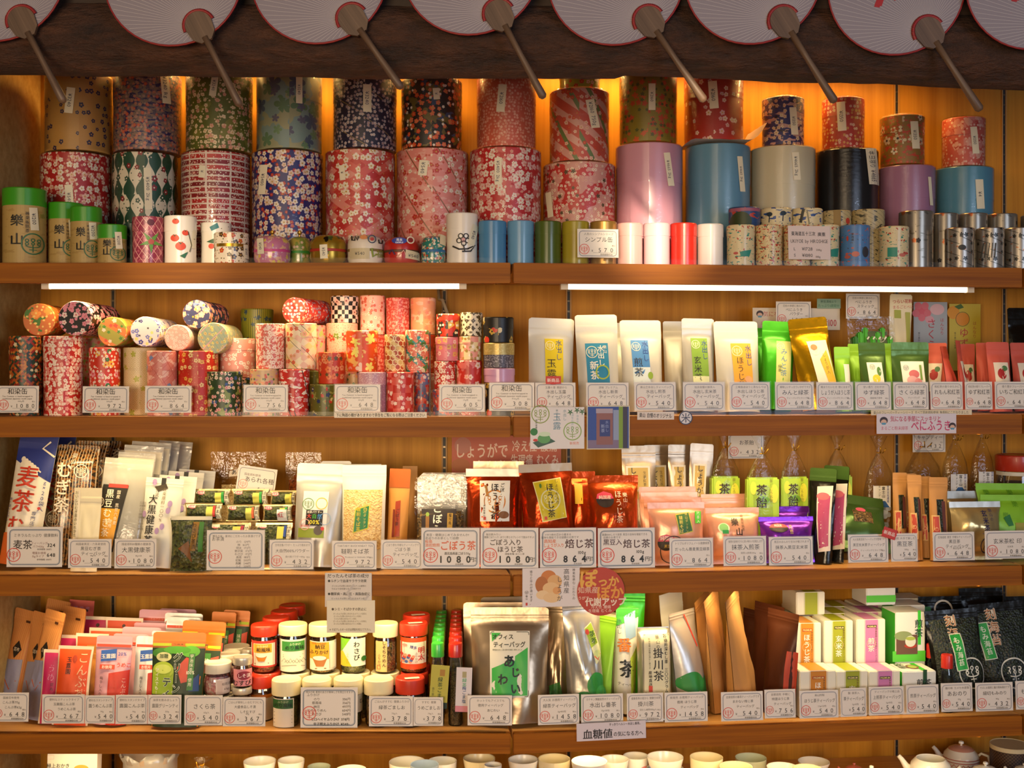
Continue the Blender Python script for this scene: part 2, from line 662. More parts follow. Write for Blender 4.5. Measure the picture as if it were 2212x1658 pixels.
GL = {}


def glyph(ch, bold=0):
    k = (ch, bold)
    if k in GL:
        return GL[k]
    if ch in ' \u3000':
        GL[k] = ([], [], 0.45 if ch == ' ' else 1.0)
        return GL[k]
    c = bpy.data.curves.new('glyph', 'FONT')
    c.body = ch
    c.resolution_u = 2
    kanji = ord(ch) > 0x2e7f and not 0x3040 <= ord(ch) <= 0x30ff
    c.offset = 0.0 if kanji else 0.016 * bold
    o = bpy.data.objects.new('glyph', c)
    COL.objects.link(o)
    me = bpy.data.meshes.new_from_object(o.evaluated_get(bpy.context.evaluated_depsgraph_get()))
    vs = [(v.co.x, v.co.y) for v in me.vertices]
    fs = [list(p.vertices) for p in me.polygons]
    if kanji and bold:      # dense characters are thickened by overprinting
        n0, f0, q = len(vs), list(fs), 0.017 * bold
        v0 = list(vs)
        vs = []
        fs = []
        for i, (dx, dy) in enumerate(((-q, 0), (q, 0), (0, q))):
            vs += [(x + dx, y + dy, i * .00007) for x, y in v0]
            fs += [[a + i * n0 for a in f] for f in f0]
    bpy.data.objects.remove(o)
    bpy.data.curves.remove(c)
    bpy.data.meshes.remove(me)
    if ord(ch) > 0x2000:
        adv = 1.0
    else:
        x0 = min(v[0] for v in vs)
        vs = [(v[0] - x0 + 0.04, v[1]) for v in vs]
        adv = max(v[0] for v in vs) + 0.06
    GL[k] = (vs, fs, adv)
    return GL[k]


def logo(mb, mp, cx, cy, r, mat, o=0.0008, ring=True, w=0.07):
    """the shop's round line mark"""
    if ring:
        mb.ring(mp, cx, cy, r, r * 0.11, mat, o)
    for dx, dy, q in ((-0.5, 0.30, 0.17), (-0.5, 0.0, 0.16), (0.5, 0.30, 0.17), (0.5, 0.0, 0.16), (0, 0.34, 0.18), (0, 0.02, 0.15)):
        mb.ring(mp, cx + dx * r, cy + dy * r, q * r, w * r, mat, o, 14)
    arc = [(cx + 0.6 * r * math.cos(a), cy - 0.12 * r + 0.22 * r * math.sin(a)) for a in [math.pi + math.pi * i / 10 for i in range(11)]]
    mb.stroke(mp, arc, w * r, mat, o)
    mb.stroke(mp, [(cx, cy - 0.13 * r), (cx, cy - 0.78 * r)], w * r, mat, o)
    mb.stroke(mp, [(cx - 0.3 * r, cy - 0.55 * r), (cx + 0.3 * r, cy - 0.55 * r)], w * r, mat, o)


def deco(mb, mp, w, h, items, o0=0.0005, inc=0.00022):
    """print a list of motifs on a face of w by h; places are fractions from the face's upper corner"""
    o = o0
    for it in items:
        k = it[0]
        X = lambda f: (f - 0.5) * w
        Y = lambda f: (1 - f) * h
        if k == 'r':
            n = max(1, int((it[3] - it[1]) * 12)), max(1, int((it[4] - it[2]) * 14))
            mb.patch(mp, X(it[1]), Y(it[4]), X(it[3]), Y(it[2]), it[5], o, *n)
        elif k in ('t', 'v'):
            mb.text(mp, it[1], X(it[2]), Y(it[3]), it[4] * h, it[5], k == 'v', it[6] if len(it) > 6 else 0, o,
                    math.radians(it[7]) if len(it) > 7 else 0, it[8] * (h if k == 'v' else w) if len(it) > 8 else None)
        elif k == 'lg':
            logo(mb, mp, X(it[1]), Y(it[2]), it[3] * w, it[4], o)
        elif k == 'lo':
            logo(mb, mp, X(it[1]), Y(it[2]), it[3] * w, it[4], o, False, 0.09)
        elif k == 'e':
            mb.ell(mp, X(it[1]), Y(it[2]), it[3] * w, it[4] * h, it[5], o)
        elif k == 'o':
            mb.ring(mp, X(it[1]), Y(it[2]), it[3] * w, it[4] * w, it[5], o)
        elif k == 'p':
            mb.poly(mp, [(X(a), Y(b)) for a, b in it[1]], it[2], o)
        elif k == 's':
            mb.stroke(mp, [(X(a), Y(b)) for a, b in it[1]], it[2] * w, it[3], o)
        elif k == 'f':      # thin frame line
            a0, b0, a1, b1 = X(it[1]), Y(it[2]), X(it[3]), Y(it[4])
            q, c = it[6] * w, min(a1 - a0, b0 - b1) * (it[7] if len(it) > 7 else 0)
            pts = []
            for cx, cy, st in ((a1 - c, b0 - c, 0), (a0 + c, b0 - c, 1), (a0 + c, b1 + c, 2), (a1 - c, b1 + c, 3)):
                pts += [(cx + c * math.cos((st + j / 3) * math.pi / 2), cy + c * math.sin((st + j / 3) * math.pi / 2)) for j in range(4)] if c else \
                    [{0: (a1, b0), 1: (a0, b0), 2: (a0, b1), 3: (a1, b1)}[st]]
            pts.append(pts[0])
            if not c:
                for i in range(4):
                    mb.stroke(mp, pts[i:i + 2], q, it[5], o)
            else:
                mb.stroke(mp, pts, q, it[5], o)
        o += inc
    return o


# ------------------------------------------------------------------ things
SEEN = {}


def thing(name, label, cat, loc, rot=(0, 0, 0), group=None):
    o = bpy.data.objects.new(name, None)
    o.empty_display_size = 0.02
    COL.objects.link(o)
    o.location = loc
    o.rotation_euler = rot
    tag(o, label, cat, group)
    return o


def tag(o, label, cat, group=None):
    o['label'], o['category'] = label, cat
    if group:
        o['group'] = group
    if label in SEEN:
        print('DUPLICATE LABEL', label)
    n = len(label.split())
    if n < 4 or n > 16:
        print('LABEL LENGTH', n, label)
    SEEN[label] = 1
    return o


def struct(o, kind='structure'):
    o['kind'] = kind
    return o


def nz(x, y, z):
    return noise.noise(Vector((x, y, z)))


# ------------------------------------------------------------------ builders for the goods
def base_z(b):
    return SZ[b] if isinstance(b, int) else b


def face_cam(p):
    return -math.atan2(p.x - CAM.x, p.y - CAM.y)


def pxd(items, x0, x1, yt, yb):
    """print items placed in picture points of the photographed face -> fractions of the face"""
    w, h = x1 - x0, yb - yt
    X = lambda v: (v - x0) / w
    Y = lambda v: (v - yt) / h
    out = []
    for it in items:
        k = it[0]
        if k == 'r':
            out.append(('r', X(it[1]), Y(it[2]), X(it[3]), Y(it[4]), it[5]))
        elif k in ('t', 'v'):
            q = list(it)
            q[2], q[3], q[4] = X(it[2]), Y(it[3]), it[4] / h
            if len(q) > 8:
                q[8] = it[8] / (h if k == 'v' else w)
            out.append(tuple(q))
        elif k in ('lg', 'lo'):
            out.append((k, X(it[1]), Y(it[2]), it[3] / w, it[4]))
        elif k == 'e':
            out.append(('e', X(it[1]), Y(it[2]), it[3] / w, it[4] / h, it[5]))
        elif k == 'o':
            out.append(('o', X(it[1]), Y(it[2]), it[3] / w, it[4] / w, it[5]))
        elif k == 'p':
            out.append(('p', [(X(a), Y(b)) for a, b in it[1]], it[2]))
        elif k == 's':
            out.append(('s', [(X(a), Y(b)) for a, b in it[1]], it[2] / w, it[3]))
        elif k == 'f':
            q = list(it)
            q[1], q[2], q[3], q[4], q[6] = X(it[1]), Y(it[2]), X(it[3]), Y(it[4]), it[6] / w
            out.append(tuple(q))
    return out


def place(x0, x1, yt, d, R=0.0):
    xc = (x0 + x1) / 2
    P, s = at(xc, HOR, d)
    R = R or (x1 - x0) * s / 2
    T, _ = at(xc, yt, d - R if yt < HOR else d + R)
    return Vector((P.x, P.y, 0)), s, R, T.z, xc


def canister(label, x0, x1, yt, d, mat, base=1, lid=0.3, lidmat=None, tagd=None, group=None, cat='tea canister',
             name='tea_canister', top=None, items=None, wrap=None):
    P, s, R, zt, xc = place(x0, x1, yt, d)
    if isinstance(base, int) and d < R + .034:
        P, s, R, zt, xc = place(x0, x1, yt, R + .036)
    R *= .985
    z0 = base_z(base)
    h = zt - z0
    P.z = z0
    root = thing(name, label, cat, P, (0, 0, face_cam(P)), group)
    hb = h * (1 - lid)
    b = MB()
    b.lathe([(0, 0.0004), (R - 0.001, 0.0004)], mat, planar=True)
    b.lathe([(R - 0.001, 0.0004), (R, 0.0015), (R, hb)], mat, rref=R)
    b.build('body', root)
    lm = lidmat or mat
    l = MB()
    Rl = R + 0.0009
    l.lathe([(R, hb), (Rl, hb), (Rl, h - 0.002), (Rl - 0.0015, h)], lm, rref=Rl)
    l.lathe([(Rl - 0.0015, h), (Rl - 0.003, h - 0.0012), (0, h - 0.0012)], top or lm, planar=True)
    l.build('lid', root)
    mp = cyl(R)
    yb = HOR + (CAM.z - z0) / s
    if items:
        w = MB()
        deco(w, mp, 2 * R, h, pxd(items, x0, x1, yt, yb), 0.0012)
        w.build('printed_design', root)
    if wrap:
        w = MB()
        Rw = Rl + 0.0012
        w.lathe([(Rw, 0.004), (Rw, h), (Rw - 0.004, h + 0.003), (Rw * 0.5, h + 0.004), (0, h + 0.003)], wrap, n=36)
        w.build('plastic_wrap', root)
    if tagd:
        tx, ty, tw, th, ang, txt = tagd
        ds, dt = (tx - xc) * s, (HOR - ty) * s + CAM.z - z0
        ds = max(-R * 0.8, min(R * 0.8, ds))
        k = MB()
        m2 = shifted(mp, ds, dt, math.radians(ang), 0.0022)
        k.patch(m2, -tw * s / 2, -th * s / 2, tw * s / 2, th * s / 2, '#e8dfc4', 0.0, 3, 8)
        if txt:
            k.text(m2, txt, 0, 0, tw * s * 0.62, '#3a3a50', False, 0, 0.0005, -math.pi / 2 if th > tw else 0, (th if th > tw else tw) * s * 0.85)
        k.build('price_sticker', root)
    return root, zt


def lying(label, cx, cy, rpx, d, L, mat, yaw=0.0, face=None, group=None, roll=0.0):
    F, s = at(cx, cy, d)
    R = rpx * s
    a = fr(cx) - math.radians(yaw)
    root = thing('tea_canister', label, 'tea canister', F + Vector((-math.sin(a), math.cos(a), 0)) * L,
                 (math.pi / 2, 0, a), group)
    b = MB()
    lf = L * 0.7
    rot = lambda p: (p[0] * math.cos(roll) - p[1] * math.sin(roll), p[0] * math.sin(roll) + p[1] * math.cos(roll), p[2])
    b.lathe([(0, 0), (R - 0.001, 0)], mat, planar=True)
    b.lathe([(R - 0.001, 0), (R, 0.001), (R, lf)], mat, rref=R)
    b.build('body', root)
    l = MB()
    l.lathe([(R, lf), (R + 0.0008, lf), (R + 0.0008, L - 0.002), (R - 0.0006, L)], mat, rref=R, xf=rot)
    l.lathe([(R - 0.0006, L), (0, L)], face or mat, planar=True, xf=rot)
    l.build('lid', root)
    return root


def pouch_shape(w, h, dp, style, sealv, seed, wr):
    def T(u, v):
        e = max(0.0, 1 - abs(u) ** 2.4) ** 0.62
        if style == 'stand':
            t = max(0.0, min(1.0, (v - 0.16) / (sealv - 0.16)))
            B = math.cos(t * math.pi / 2) ** 0.85 if t < 1 else 0.0
        elif style == 'brick':
            e = max(0.0, 1 - abs(u) ** 9) ** 0.6
            B = 1.0 if v < sealv - 0.12 else max(0.0, (sealv - v) / 0.12)
        else:
            t = max(0.0, min(1.0, (v - (1 - sealv)) / (2 * sealv - 1)))
            B = math.sin(t * math.pi) ** 0.6
        return 0.5 * dp * e * B, B

    def front(s_, t_, o):
        u, v = max(-1, min(1, 2 * s_ / w)), max(0.0, min(1.0, t_ / h))
        tk, B = T(u, v)
        k = wr * B * (nz(u * 2.3 + seed, v * 3.6, seed) * 0.62 + nz(u * 5.5, v * 8 + seed, seed + 4) * 0.3)
        k *= (1 - u * u) ** 0.5 if abs(u) < 1 else 0
        zip_ = 0.0008 * (math.exp(-((v - sealv - 0.012) / 0.007) ** 2) + math.exp(-((v - sealv - 0.04) / 0.007) ** 2)) if style == 'stand' else 0
        nar = 1 - (0.05 if style == 'stand' else 0.07) * B * (1 if style != 'brick' else 0)
        bow = 0.01 * math.sin(v * 3 + seed) * (v ** 2) * 0.4
        return (s_ * nar, -(tk + k + zip_ + o + 0.0006) - bow, max(0.0, t_))

    def back(s_, t_, o):
        x, y, z = front(s_, t_, 0)
        u, v = max(-1, min(1, 2 * s_ / w)), t_ / h
        tk, B = T(u, v)
        bow = 0.01 * math.sin(v * 3 + seed) * (v ** 2) * 0.4
        return (x, tk + 0.0006 - bow + o, z)
    return front, back


PSEED = [3]


def pouch(label, x0, x1, yt, d, mat, items=None, name='tea_pouch', cat='tea pouch', dp=0.05, tilt=7, roll=0, yaw=0, style='stand',
          seal=None, sealv=0.83, base=2, group=None, wr=0.006, dname='label', lift=0.0, ears=True, w=None, dlabel=None, inner=None):
    xc = (x0 + x1) / 2
    PSEED[0] += 1.37
    z0 = base_z(base) + lift
    ti = math.radians(tilt)
    P, s = at(xc, HOR, d)
    T, _ = at(xc, yt, d + abs(z0 - at(xc, yt, d)[0].z) * math.tan(ti))
    hv = T.z - z0
    h = hv / math.cos(ti) / math.cos(math.radians(roll))
    w = w or (x1 - x0) * s / max(0.3, math.cos(math.radians(yaw)))
    shift = -math.tan(math.radians(roll)) * hv / 2
    if roll:
        P.x += shift
    P.z = z0 + 0.0006 + dp * 0.5 * math.sin(ti) * 1.03 + abs(math.sin(math.radians(roll))) * w / 2
    root = thing(name, label, cat, P, (-ti, math.radians(roll), fr(xc) + math.radians(yaw)), group)
    fro, bak = pouch_shape(w, h, dp, style, sealv, PSEED[0], wr)
    vs_ = [sealv * i / 20 for i in range(20)] + [sealv + (1 - sealv) * i / 12 for i in range(13)]
    us = [-1 + 2 * i / 18 for i in range(19)]
    rc = min(w * 0.06, h * 0.03)

    def corner(u, v):
        x, z = u * w / 2, v * h
        if ears and v > 0.9:
            q = h - z
            if q < rc:
                lim = w / 2 - rc + math.sqrt(max(0, rc * rc - (rc - q) ** 2))
                x = max(-lim, min(lim, x))
        return x, z

    def shell(mb, fn, m, flip, va=0, vb=99, o=0.0):
        vv = [v for v in vs_ if va - 1e-6 <= v <= vb + 1e-6]
        pts, uv, fs = [], [], []
        for v in vv:
            for u in us:
                x, z = corner(u, v)
                pts.append(fn(x, z, o))
                uv.append((x, z))
        n = len(us)
        for j in range(len(vv) - 1):
            for i in range(n - 1):
                q = (j * n + i, j * n + i + 1, (j + 1) * n + i + 1, (j + 1) * n + i)
                fs.append(q[::-1] if flip else q)
        mb.add(pts, fs, m, uv, True)
    b = MB()
    shell(b, fro, mat, False)
    shell(b, bak, mat, True)
    n = len(us)
    bot = [fro(u * w / 2, 0, 0) for u in us] + [bak(u * w / 2, 0, 0) for u in us]
    b.add(bot, [(i, n + i, n + i + 1, i + 1) for i in range(n - 1)], mat)
    b.build('pouch_body', root)
    if seal:
        t = MB()
        shell(t, fro, seal, False, sealv, 1, 0.0005)
        shell(t, bak, seal, True, sealv, 1, 0.0005)
        t.build('top_seal', root)
    if inner:
        i_ = MB()
        inner(i_, w, h)
        i_.build('contents', root)
    yb = HOR + (CAM.z - z0) / s
    if items:
        k = MB()
        deco(k, fro, w, h, pxd(items, x0, x1, yt, yb), 0.0009)
        k.build(dname, root, dlabel)
    return root


def card(label, x0, y0, x1, y1, d, items, paper='#eae2d6', base=None, name='price_card', cat='price card', tilt=0.0, roll=0.0,
         group=None, holder=True, thick=0.0006):
    xc = (x0 + x1) / 2
    P, s = at(xc, y1, d)
    w, h = (x1 - x0) * s, (y1 - y0) * s
    root = thing(name, label, cat, P, (-math.radians(tilt), math.radians(roll), fr(xc)), group)
    b = MB()
    b.box(-w / 2, w / 2, 0, thick, 0, h, paper)
    deco(b, flat, w, h, pxd(items, x0, x1, y0, y1), 0.0002, 0.00005)
    b.build('card', root)
    if holder:
        z0 = base_z(base) - P.z if base else -0.002
        k = MB()
        e = 0.0022
        k.box(-w / 2 - e, w / 2 + e, -0.0032, -0.0024, min(z0, -0.001), h + e, 'clear')
        k.box(-w / 2 - e, w / 2 + e, 0.0012, 0.002, min(z0, -0.001), h + e, 'clear')
        if base:
            k.box(-w / 2 - e, w / 2 + e, 0.002, 0.011, z0, z0 + 0.0012, 'clear')
        k.build('clear_holder', root)
    return root


INK, GREY, RED, PAPER = '#26211f', '#6a625e', '#d8402c', '#e9e0d6'


def pc(base, x0, y0, x1, y1, where, head, title, price, sub='', tax='', d=0.012, ts=0.2, stamp=True, sq=0.8, tilt=3, roll=0, holder=True):
    w, h = x1 - x0, y1 - y0
    X = lambda f: x0 + f * w
    Y = lambda f: y0 + f * h
    tl = title.split('|')
    it = [('f', X(.045), Y(.07), X(.955), Y(.95), '#8b8b95', w * .014, .13),
          ('f', X(.06), Y(.09), X(.94), Y(.93), '#b0aeb4', w * .006, .12)]
    if head:
        it.append(('t', head, X(.52), Y(.175), h * .095, GREY, 0, 0, w * .8))
    for i, t in enumerate(tl):
        sz = ts if len(tl) == 1 else ts * .72
        it.append(('t', t, X(.52 + .06 * i), Y((.37 if len(tl) == 1 else .33 + .17 * i)), h * sz, INK, 0, 0, w * sq))
    if sub:
        it.append(('t', sub, X(.58), Y(.57), h * .075 if '|' not in sub else h * .07, GREY, 0, 0, w * .72))
    it += [('t', ' '.join(price), X(.69), Y(.735), h * .215, INK, 0, 0, w * .5), ('t', '¥', X(.36), Y(.76), h * .11, GREY),
           ('s', [(X(.38), Y(.835)), (X(.92), Y(.835))], w * .005, GREY),
           ('t', '税込', X(.88), Y(.585), h * .06, GREY), ('t', tax or '本体価格¥', X(.7), Y(.895), h * .07, INK)]
    if stamp:
        it.append(('lg', X(.165), Y(.71), w * .125, RED))
    return card(f'white framed price card marked {price} {where}', x0, y0, x1, y1, d, it, PAPER, base, tilt=tilt, roll=roll, holder=holder)


def jar(label, x0, x1, yt, yc, yb, d, cap, content, items, base, name='seasoning_jar', cat='seasoning jar', sticker=None, group=None, neck=0.9,
        lw=None, ztop=None, belly=0.0):
    """glass jar: yt top of the cap, yc lower edge of the cap, yb foot (picture points)"""
    P, s, Rc, zt, xc = place(x0, x1, yt, d)
    z0 = base_z(base)
    P.z = z0
    h = (ztop if ztop else zt) - z0
    hc = (yc - yt) * s
    hc = min(hc, h * 0.4)
    R = Rc * neck
    root = thing(name, label, cat, P, (0, 0, face_cam(P)), group)
    hb = h - hc
    g = MB()
    bel = R * (1 + belly)
    prof = [(0, 0.001), (bel * 0.86, 0.0), (bel * 0.97, 0.004), (bel, 0.01), (bel * (1 + belly * 0.4), hb * 0.55), (R * 0.98, hb * 0.9), (R * 0.86, hb), (R * 0.84, hb + hc * 0.5)]
    g.lathe(prof, 'glass', n=36)
    g.build('glass_body', root)
    c = MB()
    q = 0.0022
    c.lathe([(0, 0.003), (bel * 0.93 - q, 0.003), (bel - q, 0.01), (bel * (1 + belly * 0.4) - q, hb * 0.55), (R * 0.98 - q, hb * 0.84), (R * 0.5, hb * 0.86), (0, hb * 0.86)], content, n=30)
    c.build('contents', root)
    k = MB()
    k.lathe([(R * 0.86, h - hc), (Rc * 0.985, h - hc), (Rc, h - hc + 0.0015), (Rc, h - 0.006), (Rc * 0.985, h - 0.002), (Rc * 0.93, h)], cap, n=40)
    k.lathe([(Rc * 0.93, h), (Rc * 0.86, h - 0.0012), (0, h - 0.0008)], cap, planar=True)
    if sticker:
        m2 = upward(h - 0.0006)
        k.patch(shifted(m2, 0.004, -Rc * 0.35, 0.2), -Rc * .5, -Rc * .22, Rc * .5, Rc * .22, sticker, 0.001)
    k.build('cap', root)
    if items:
        m = MB()
        ybp = HOR + (CAM.z - z0) / s
        deco(m, cyl(bel * (1 + belly * 0.4)), 2 * Rc, h, pxd(items, x0, x1, yt, yb or ybp), 0.0012)
        m.build('label', root)
    return root, z0 + h


def bottle(label, x0, x1, yt, d, cap, content, base, group=None, name='sesame_salt_bottle', cat='seasoning bottle', capf=0.17, items=None):
    P, s, R, zt, xc = place(x0, x1, yt, d)
    P.z = base_z(base)
    h = zt - P.z
    root = thing(name, label, cat, P, (0, 0, face_cam(P)), group)
    hc = h * capf
    g = MB()
    g.lathe([(0, 0.0005), (R * .9, 0), (R, .003), (R, h * .55), (R * .94, h * .68), (R * .72, h - hc), (R * .7, h - hc * .5)], 'glass', n=24)
    g.build('glass_body', root)
    c = MB()
    c.lathe([(0, .002), (R - .002, .002), (R - .002, h * .55), (R * .88, h * .66), (0, h * .67)], content, n=20)
    c.build('contents', root)
    k = MB()
    rc = R * .96
    k.lathe([(R * .7, h - hc), (rc, h - hc), (rc, h - .004), (rc * .9, h - .001), (0, h)], cap, n=24)
    k.build('cap', root)
    if items:
        m = MB()
        deco(m, cyl(R), 2 * R, h, items, .001)
        m.build('label', root)
    return root


def tea_box(label, x0, x1, yt, d, depth, base, body, stripe, items, group=None, zt=None, yaw=0.0, topitems=None, sx=(0.3, 0.74), side=None):
    xc = (x0 + x1) / 2
    P, s = at(xc, yt, d)
    w = (x1 - x0) * s
    z0 = base_z(base)
    h = (zt or P.z) - z0
    root = thing('tea_box', label, 'tea box', Vector((P.x, P.y, z0)), (0, 0, fr(xc) + math.radians(yaw)), group)
    b = MB()
    b.box(-w / 2, w / 2, 0, depth, 0, h, body, 0.0018)
    if side:
        b.patch(lambda s_, t_, o: (-w / 2 - o, -s_ + depth, t_), 0.002, 0.002, depth - .002, h - .002, side, 0.0004)
    b.build('carton', root)
    m = MB()
    if stripe:
        a0, a1 = (sx[0] - .5) * w, (sx[1] - .5) * w
        m.patch(flat, a0, 0.001, a1, h - 0.001, stripe, 0.0005)
        m.patch(upward(h), a0, 0.001, a1, depth - 0.001, stripe, 0.0005)
        for e in (a0 - .03 * w, a1 + .025 * w):
            m.patch(flat, e, 0.001, e + .008 * w, h - .001, stripe, .0005)
            m.patch(upward(h), e, 0.001, e + .008 * w, depth - .001, stripe, .0005)
    yb = HOR + (CAM.z - z0) / s
    if items:
        deco(m, flat, w, h, pxd(items, x0, x1, yt, yb), 0.0009)
    if topitems:
        deco(m, shifted(upward(h), 0, 0), w, depth, topitems, 0.0009)
    if m.f:
        m.build('printed_band', root)
    return root, z0 + h


def riser(x, y, z, r, what):
    """little wooden block under a piece that stands above the shelf board"""
    if z - SZ[5] > 0.004:
        m = MB()
        m.box(-r, r, -r, r, 0, z - SZ[5] - 0.0004, 'board')
        o = m.build('display_block')
        o.location = (x, y, SZ[5])
        o.rotation_euler.z = BAY
        tag(o, 'small wooden display block under the ' + what, 'display block')


def cup(label, x0, x1, yt, dz, z, d, mat, inside=None, items=None, flare=0.8, group=None, hc=None):
    """dz: how far this cup sits below the photographed rim; z: height of its foot, or None with a fixed body height hc"""
    P, s, R, zt, xc = place(x0, x1, yt, d)
    zt -= dz
    if z is None:
        z = zt - hc
        riser(P.x, P.y, z, R * .5, label)
    hc = zt - z
    root = thing('tea_cup' if hc > .045 else 'dish', label, 'cup' if hc > .045 else 'dish', Vector((P.x, P.y, z)), (0, 0, face_cam(P)), group)
    b = MB()
    f = flare
    prof = [(0, .006), (R * f * .55, .006), (R * f * .56, 0), (R * f * .66, 0), (R * f * .68, .005), (R * f, .014), (R * (f * .5 + .5), hc * .5), (R * .99, hc - .003), (R * .985, hc)]
    b.lathe(prof, mat, n=40)
    t = .0022
    b.lathe([(R * .985, hc), (R - t, hc - .001), (R * (f * .5 + .5) - t, hc * .5), (R * f - t, .018), (R * f * .5, .011), (0, .010)], inside or mat, n=40)
    b.build('bowl', root)
    if items:
        m = MB()
        deco(m, cyl(R * (f * .45 + .55)), 2 * R, hc, pxd(items, x0, x1, yt, yt + hc / s), .0016)
        m.build('painted_motif', root)
    return root, z


def blob(mb, mp, cx, cy, r, mat, seed, o=0.001, n=16, amp=0.35):
    pts = [(cx + r * (1 + amp * nz(math.cos(6.28 * i / n) * 1.4 + seed, math.sin(6.28 * i / n) * 1.4, seed)) * math.cos(6.283 * i / n),
            cy + r * (1 + amp * nz(math.cos(6.28 * i / n) * 1.4 + seed, math.sin(6.28 * i / n) * 1.4, seed)) * math.sin(6.283 * i / n)) for i in range(n)]
    mb.poly(mp, pts, mat, o)


# ------------------------------------------------------------------ materials with a name
film('clear', '#ffffff', 0.0, 0.2, 0, 0, 45, .09)
film('glass', '#fbfdfb', 0.22, 0.03)
film('crinkle', '#fbfbfb', 0.06, 0.12, 0.6, 0.0, 45, .3)
film('sleeve', '#ffffff', 0.01, 0.05, 0.0, 0.0, 45, .12)
film('milky', '#ffffff', 0.3, 0.2, 0.5, 0.45, 30)
film('wrapfilm', '#ffffff', 0.03, 0.07, 0.12, 0.0, 50, .4)
film('smoke', '#d9d5ce', 0.25, 0.06, 0.5, 0.0, 30)
wood('lip', '#7c4206', '#a6620e', 'x', 0.5, 1, 0, .2)
wood('board', '#b27c40', '#d09a58', 'x', 0.45)
wood('panel', '#a86e1c', '#ca8e2e', 'z', 0.5, 0.55, 0, .2)
wood('dark', '#2a1a10', '#3a2517', 'x', 0.6)
wood('bamboo', '#4e3a2c', '#6e5644', 'z', 0.5, 1.5)
_k = NT('plaster')
_n = _k.noise(_k.coord('Object'), 60, 4)
MATS['plaster'] = _k.set(_k.ramp(_n, ((.3, '#b09050'), (.7, '#c9aa6a'))), 0.85)
_k.bump(_n, .3, .002)
_k = NT('bark')
_v = _k.mapv(_k.coord('Object'), (5, 14, 14))
_n = _k.noise(_v, 2.2, 6, .7)
_k.bump(_n, 1.0, .02)
MATS['bark'] = _k.set(_k.ramp(_n, ((.3, '#1e120d'), (.5, '#3e2416'), (.7, '#56331f'))), 0.75)
_k = NT('lamp_tube')
_e = _k.n('ShaderNodeEmission')
_e.inputs[0].default_value = (1, .80, .48, 1)
_e.inputs[1].default_value = 4
_k.t.links.new(_e.outputs[0], _k.t.nodes['Material Output'].inputs[0])
MATS['tube'] = _k.mat
foil('silver', '#c9c4b8', 0.34, 0.75, 0.35, 18)
foil('silverw', '#ccc9c4', 0.36, 0.6, 0.35, 18)
foil('whitefoil', '#d6d3cc', 0.4, 0.3, 0.3, 18)
foil('gold', '#e0ab18', 0.25, 0.9, 0.5, 22)
foil('copper', '#b23c10', 0.22, 0.75, 0.7, 26)
foil('copper2', '#c84a16', 0.22, 0.7, 0.8, 26)
foil('purple', '#7a2cb4', 0.26, 0.6, 0.6, 26)
foil('pinkfoil', '#e6a487', 0.32, 0.35, 0.5, 24)
foil('taupe', '#b09a80', 0.3, 0.8, 0.4, 20)
foil('green', '#3fae1c', 0.3, 0.35, 0.4, 22)
foil('lime', '#8cc832', 0.4, 0.1, 0.3, 22)
foil('dgreen', '#4a6a30', 0.28, 0.4, 0.4, 22)
foil('palegold', '#d8c088', 0.3, 0.75, 0.6, 24)
foil('black', '#17150f', 0.2, 0.3, 0.6, 20)
foil('kraft', '#b8844a', 0.62, 0.0, 0.5, 16)
foil('brown', '#4a2414', 0.35, 0.2, 0.5, 16)
foil('coralpaper', '#c9584a', 0.55, 0.0, 0.3, 20)
foil('white', '#dcd8cc', 0.5, 0.0, 0.25, 14)
foil('cream', '#ece0bc', 0.5, 0.0, 0.25, 14)
foil('porcelain', '#f0ece0', 0.16, 0.0, 0.03, 8)
foil('bluewash', '#8a9ab0', 0.18, 0.0, 0.03, 8)
foil('celadon', '#c4ccb0', 0.18, 0.0, 0.03, 8)
foil('yellowish', '#e6d8b0', 0.18, 0.0, 0.03, 8)
speck('furi', ['#3a2a14', '#b07a30', '#6a4a1c', '#d8a860', '#2a3014'], 2.6)
speck('furig', ['#4a5422', '#8a8a40', '#2c3818', '#a89a58'], 2.4)
speck('furir', ['#7a2812', '#b85a24', '#d89a50', '#3a1a10'], 2.4)
speck('pinkflower', ['#e8b0b0', '#c86a78', '#f0d8d0', '#a85060'], 5)
speck('gobo', ['#3a2c18', '#7a5c32', '#241a10', '#9a7a48'], 4.5)
speck('barley', ['#5a3414', '#a8682c', '#3c2210', '#c88a48'], 5.5)
speck('rice', ['#d8b070', '#e8cc94', '#c89a58'], 4)
speck('nori', ['#0c100c', '#1c261a', '#2a3420', '#060806'], 5)
speck('sesame', ['#14120e', '#3a3220', '#6a5a3a', '#201c14'], 2)
speck('redbean', ['#7a3010', '#a85a20', '#54200c'], 5)
speck('seaweed', ['#2c3418', '#4a5428', '#1c2010', '#6a6a38'], 6)

# ------------------------------------------------------------------ the setting
T0, T1, TE = -1.175, 1.166, 1.60


def in_bay(root, rt):
    root.rotation_euler = (0, 0, BAY if rt else 0)
    return root


def slab(name, rt, t0, t1, d0, d1, z0, z1, mat, bev=0.0):
    b = MB()
    b.box(t0, t1, d0, d1, z0, z1, mat, bev)
    return in_bay(b.build(name), rt)


struct(slab('wall_back', False, T0, -0.0655, DEPTH, DEPTH + .03, 0, 2.5, 'panel'))
struct(slab('wall_rear', True, -0.02, TE, DEPTH, DEPTH + .03, 0, 2.5, 'panel'))
struct(slab('wall_left', False, T0 - .1, T0, -.02, DEPTH + .03, 0, 2.5, 'plaster'))
struct(slab('floor', False, -2.6, 2.6, -3.6, .9, -.05, 0, 'board'))
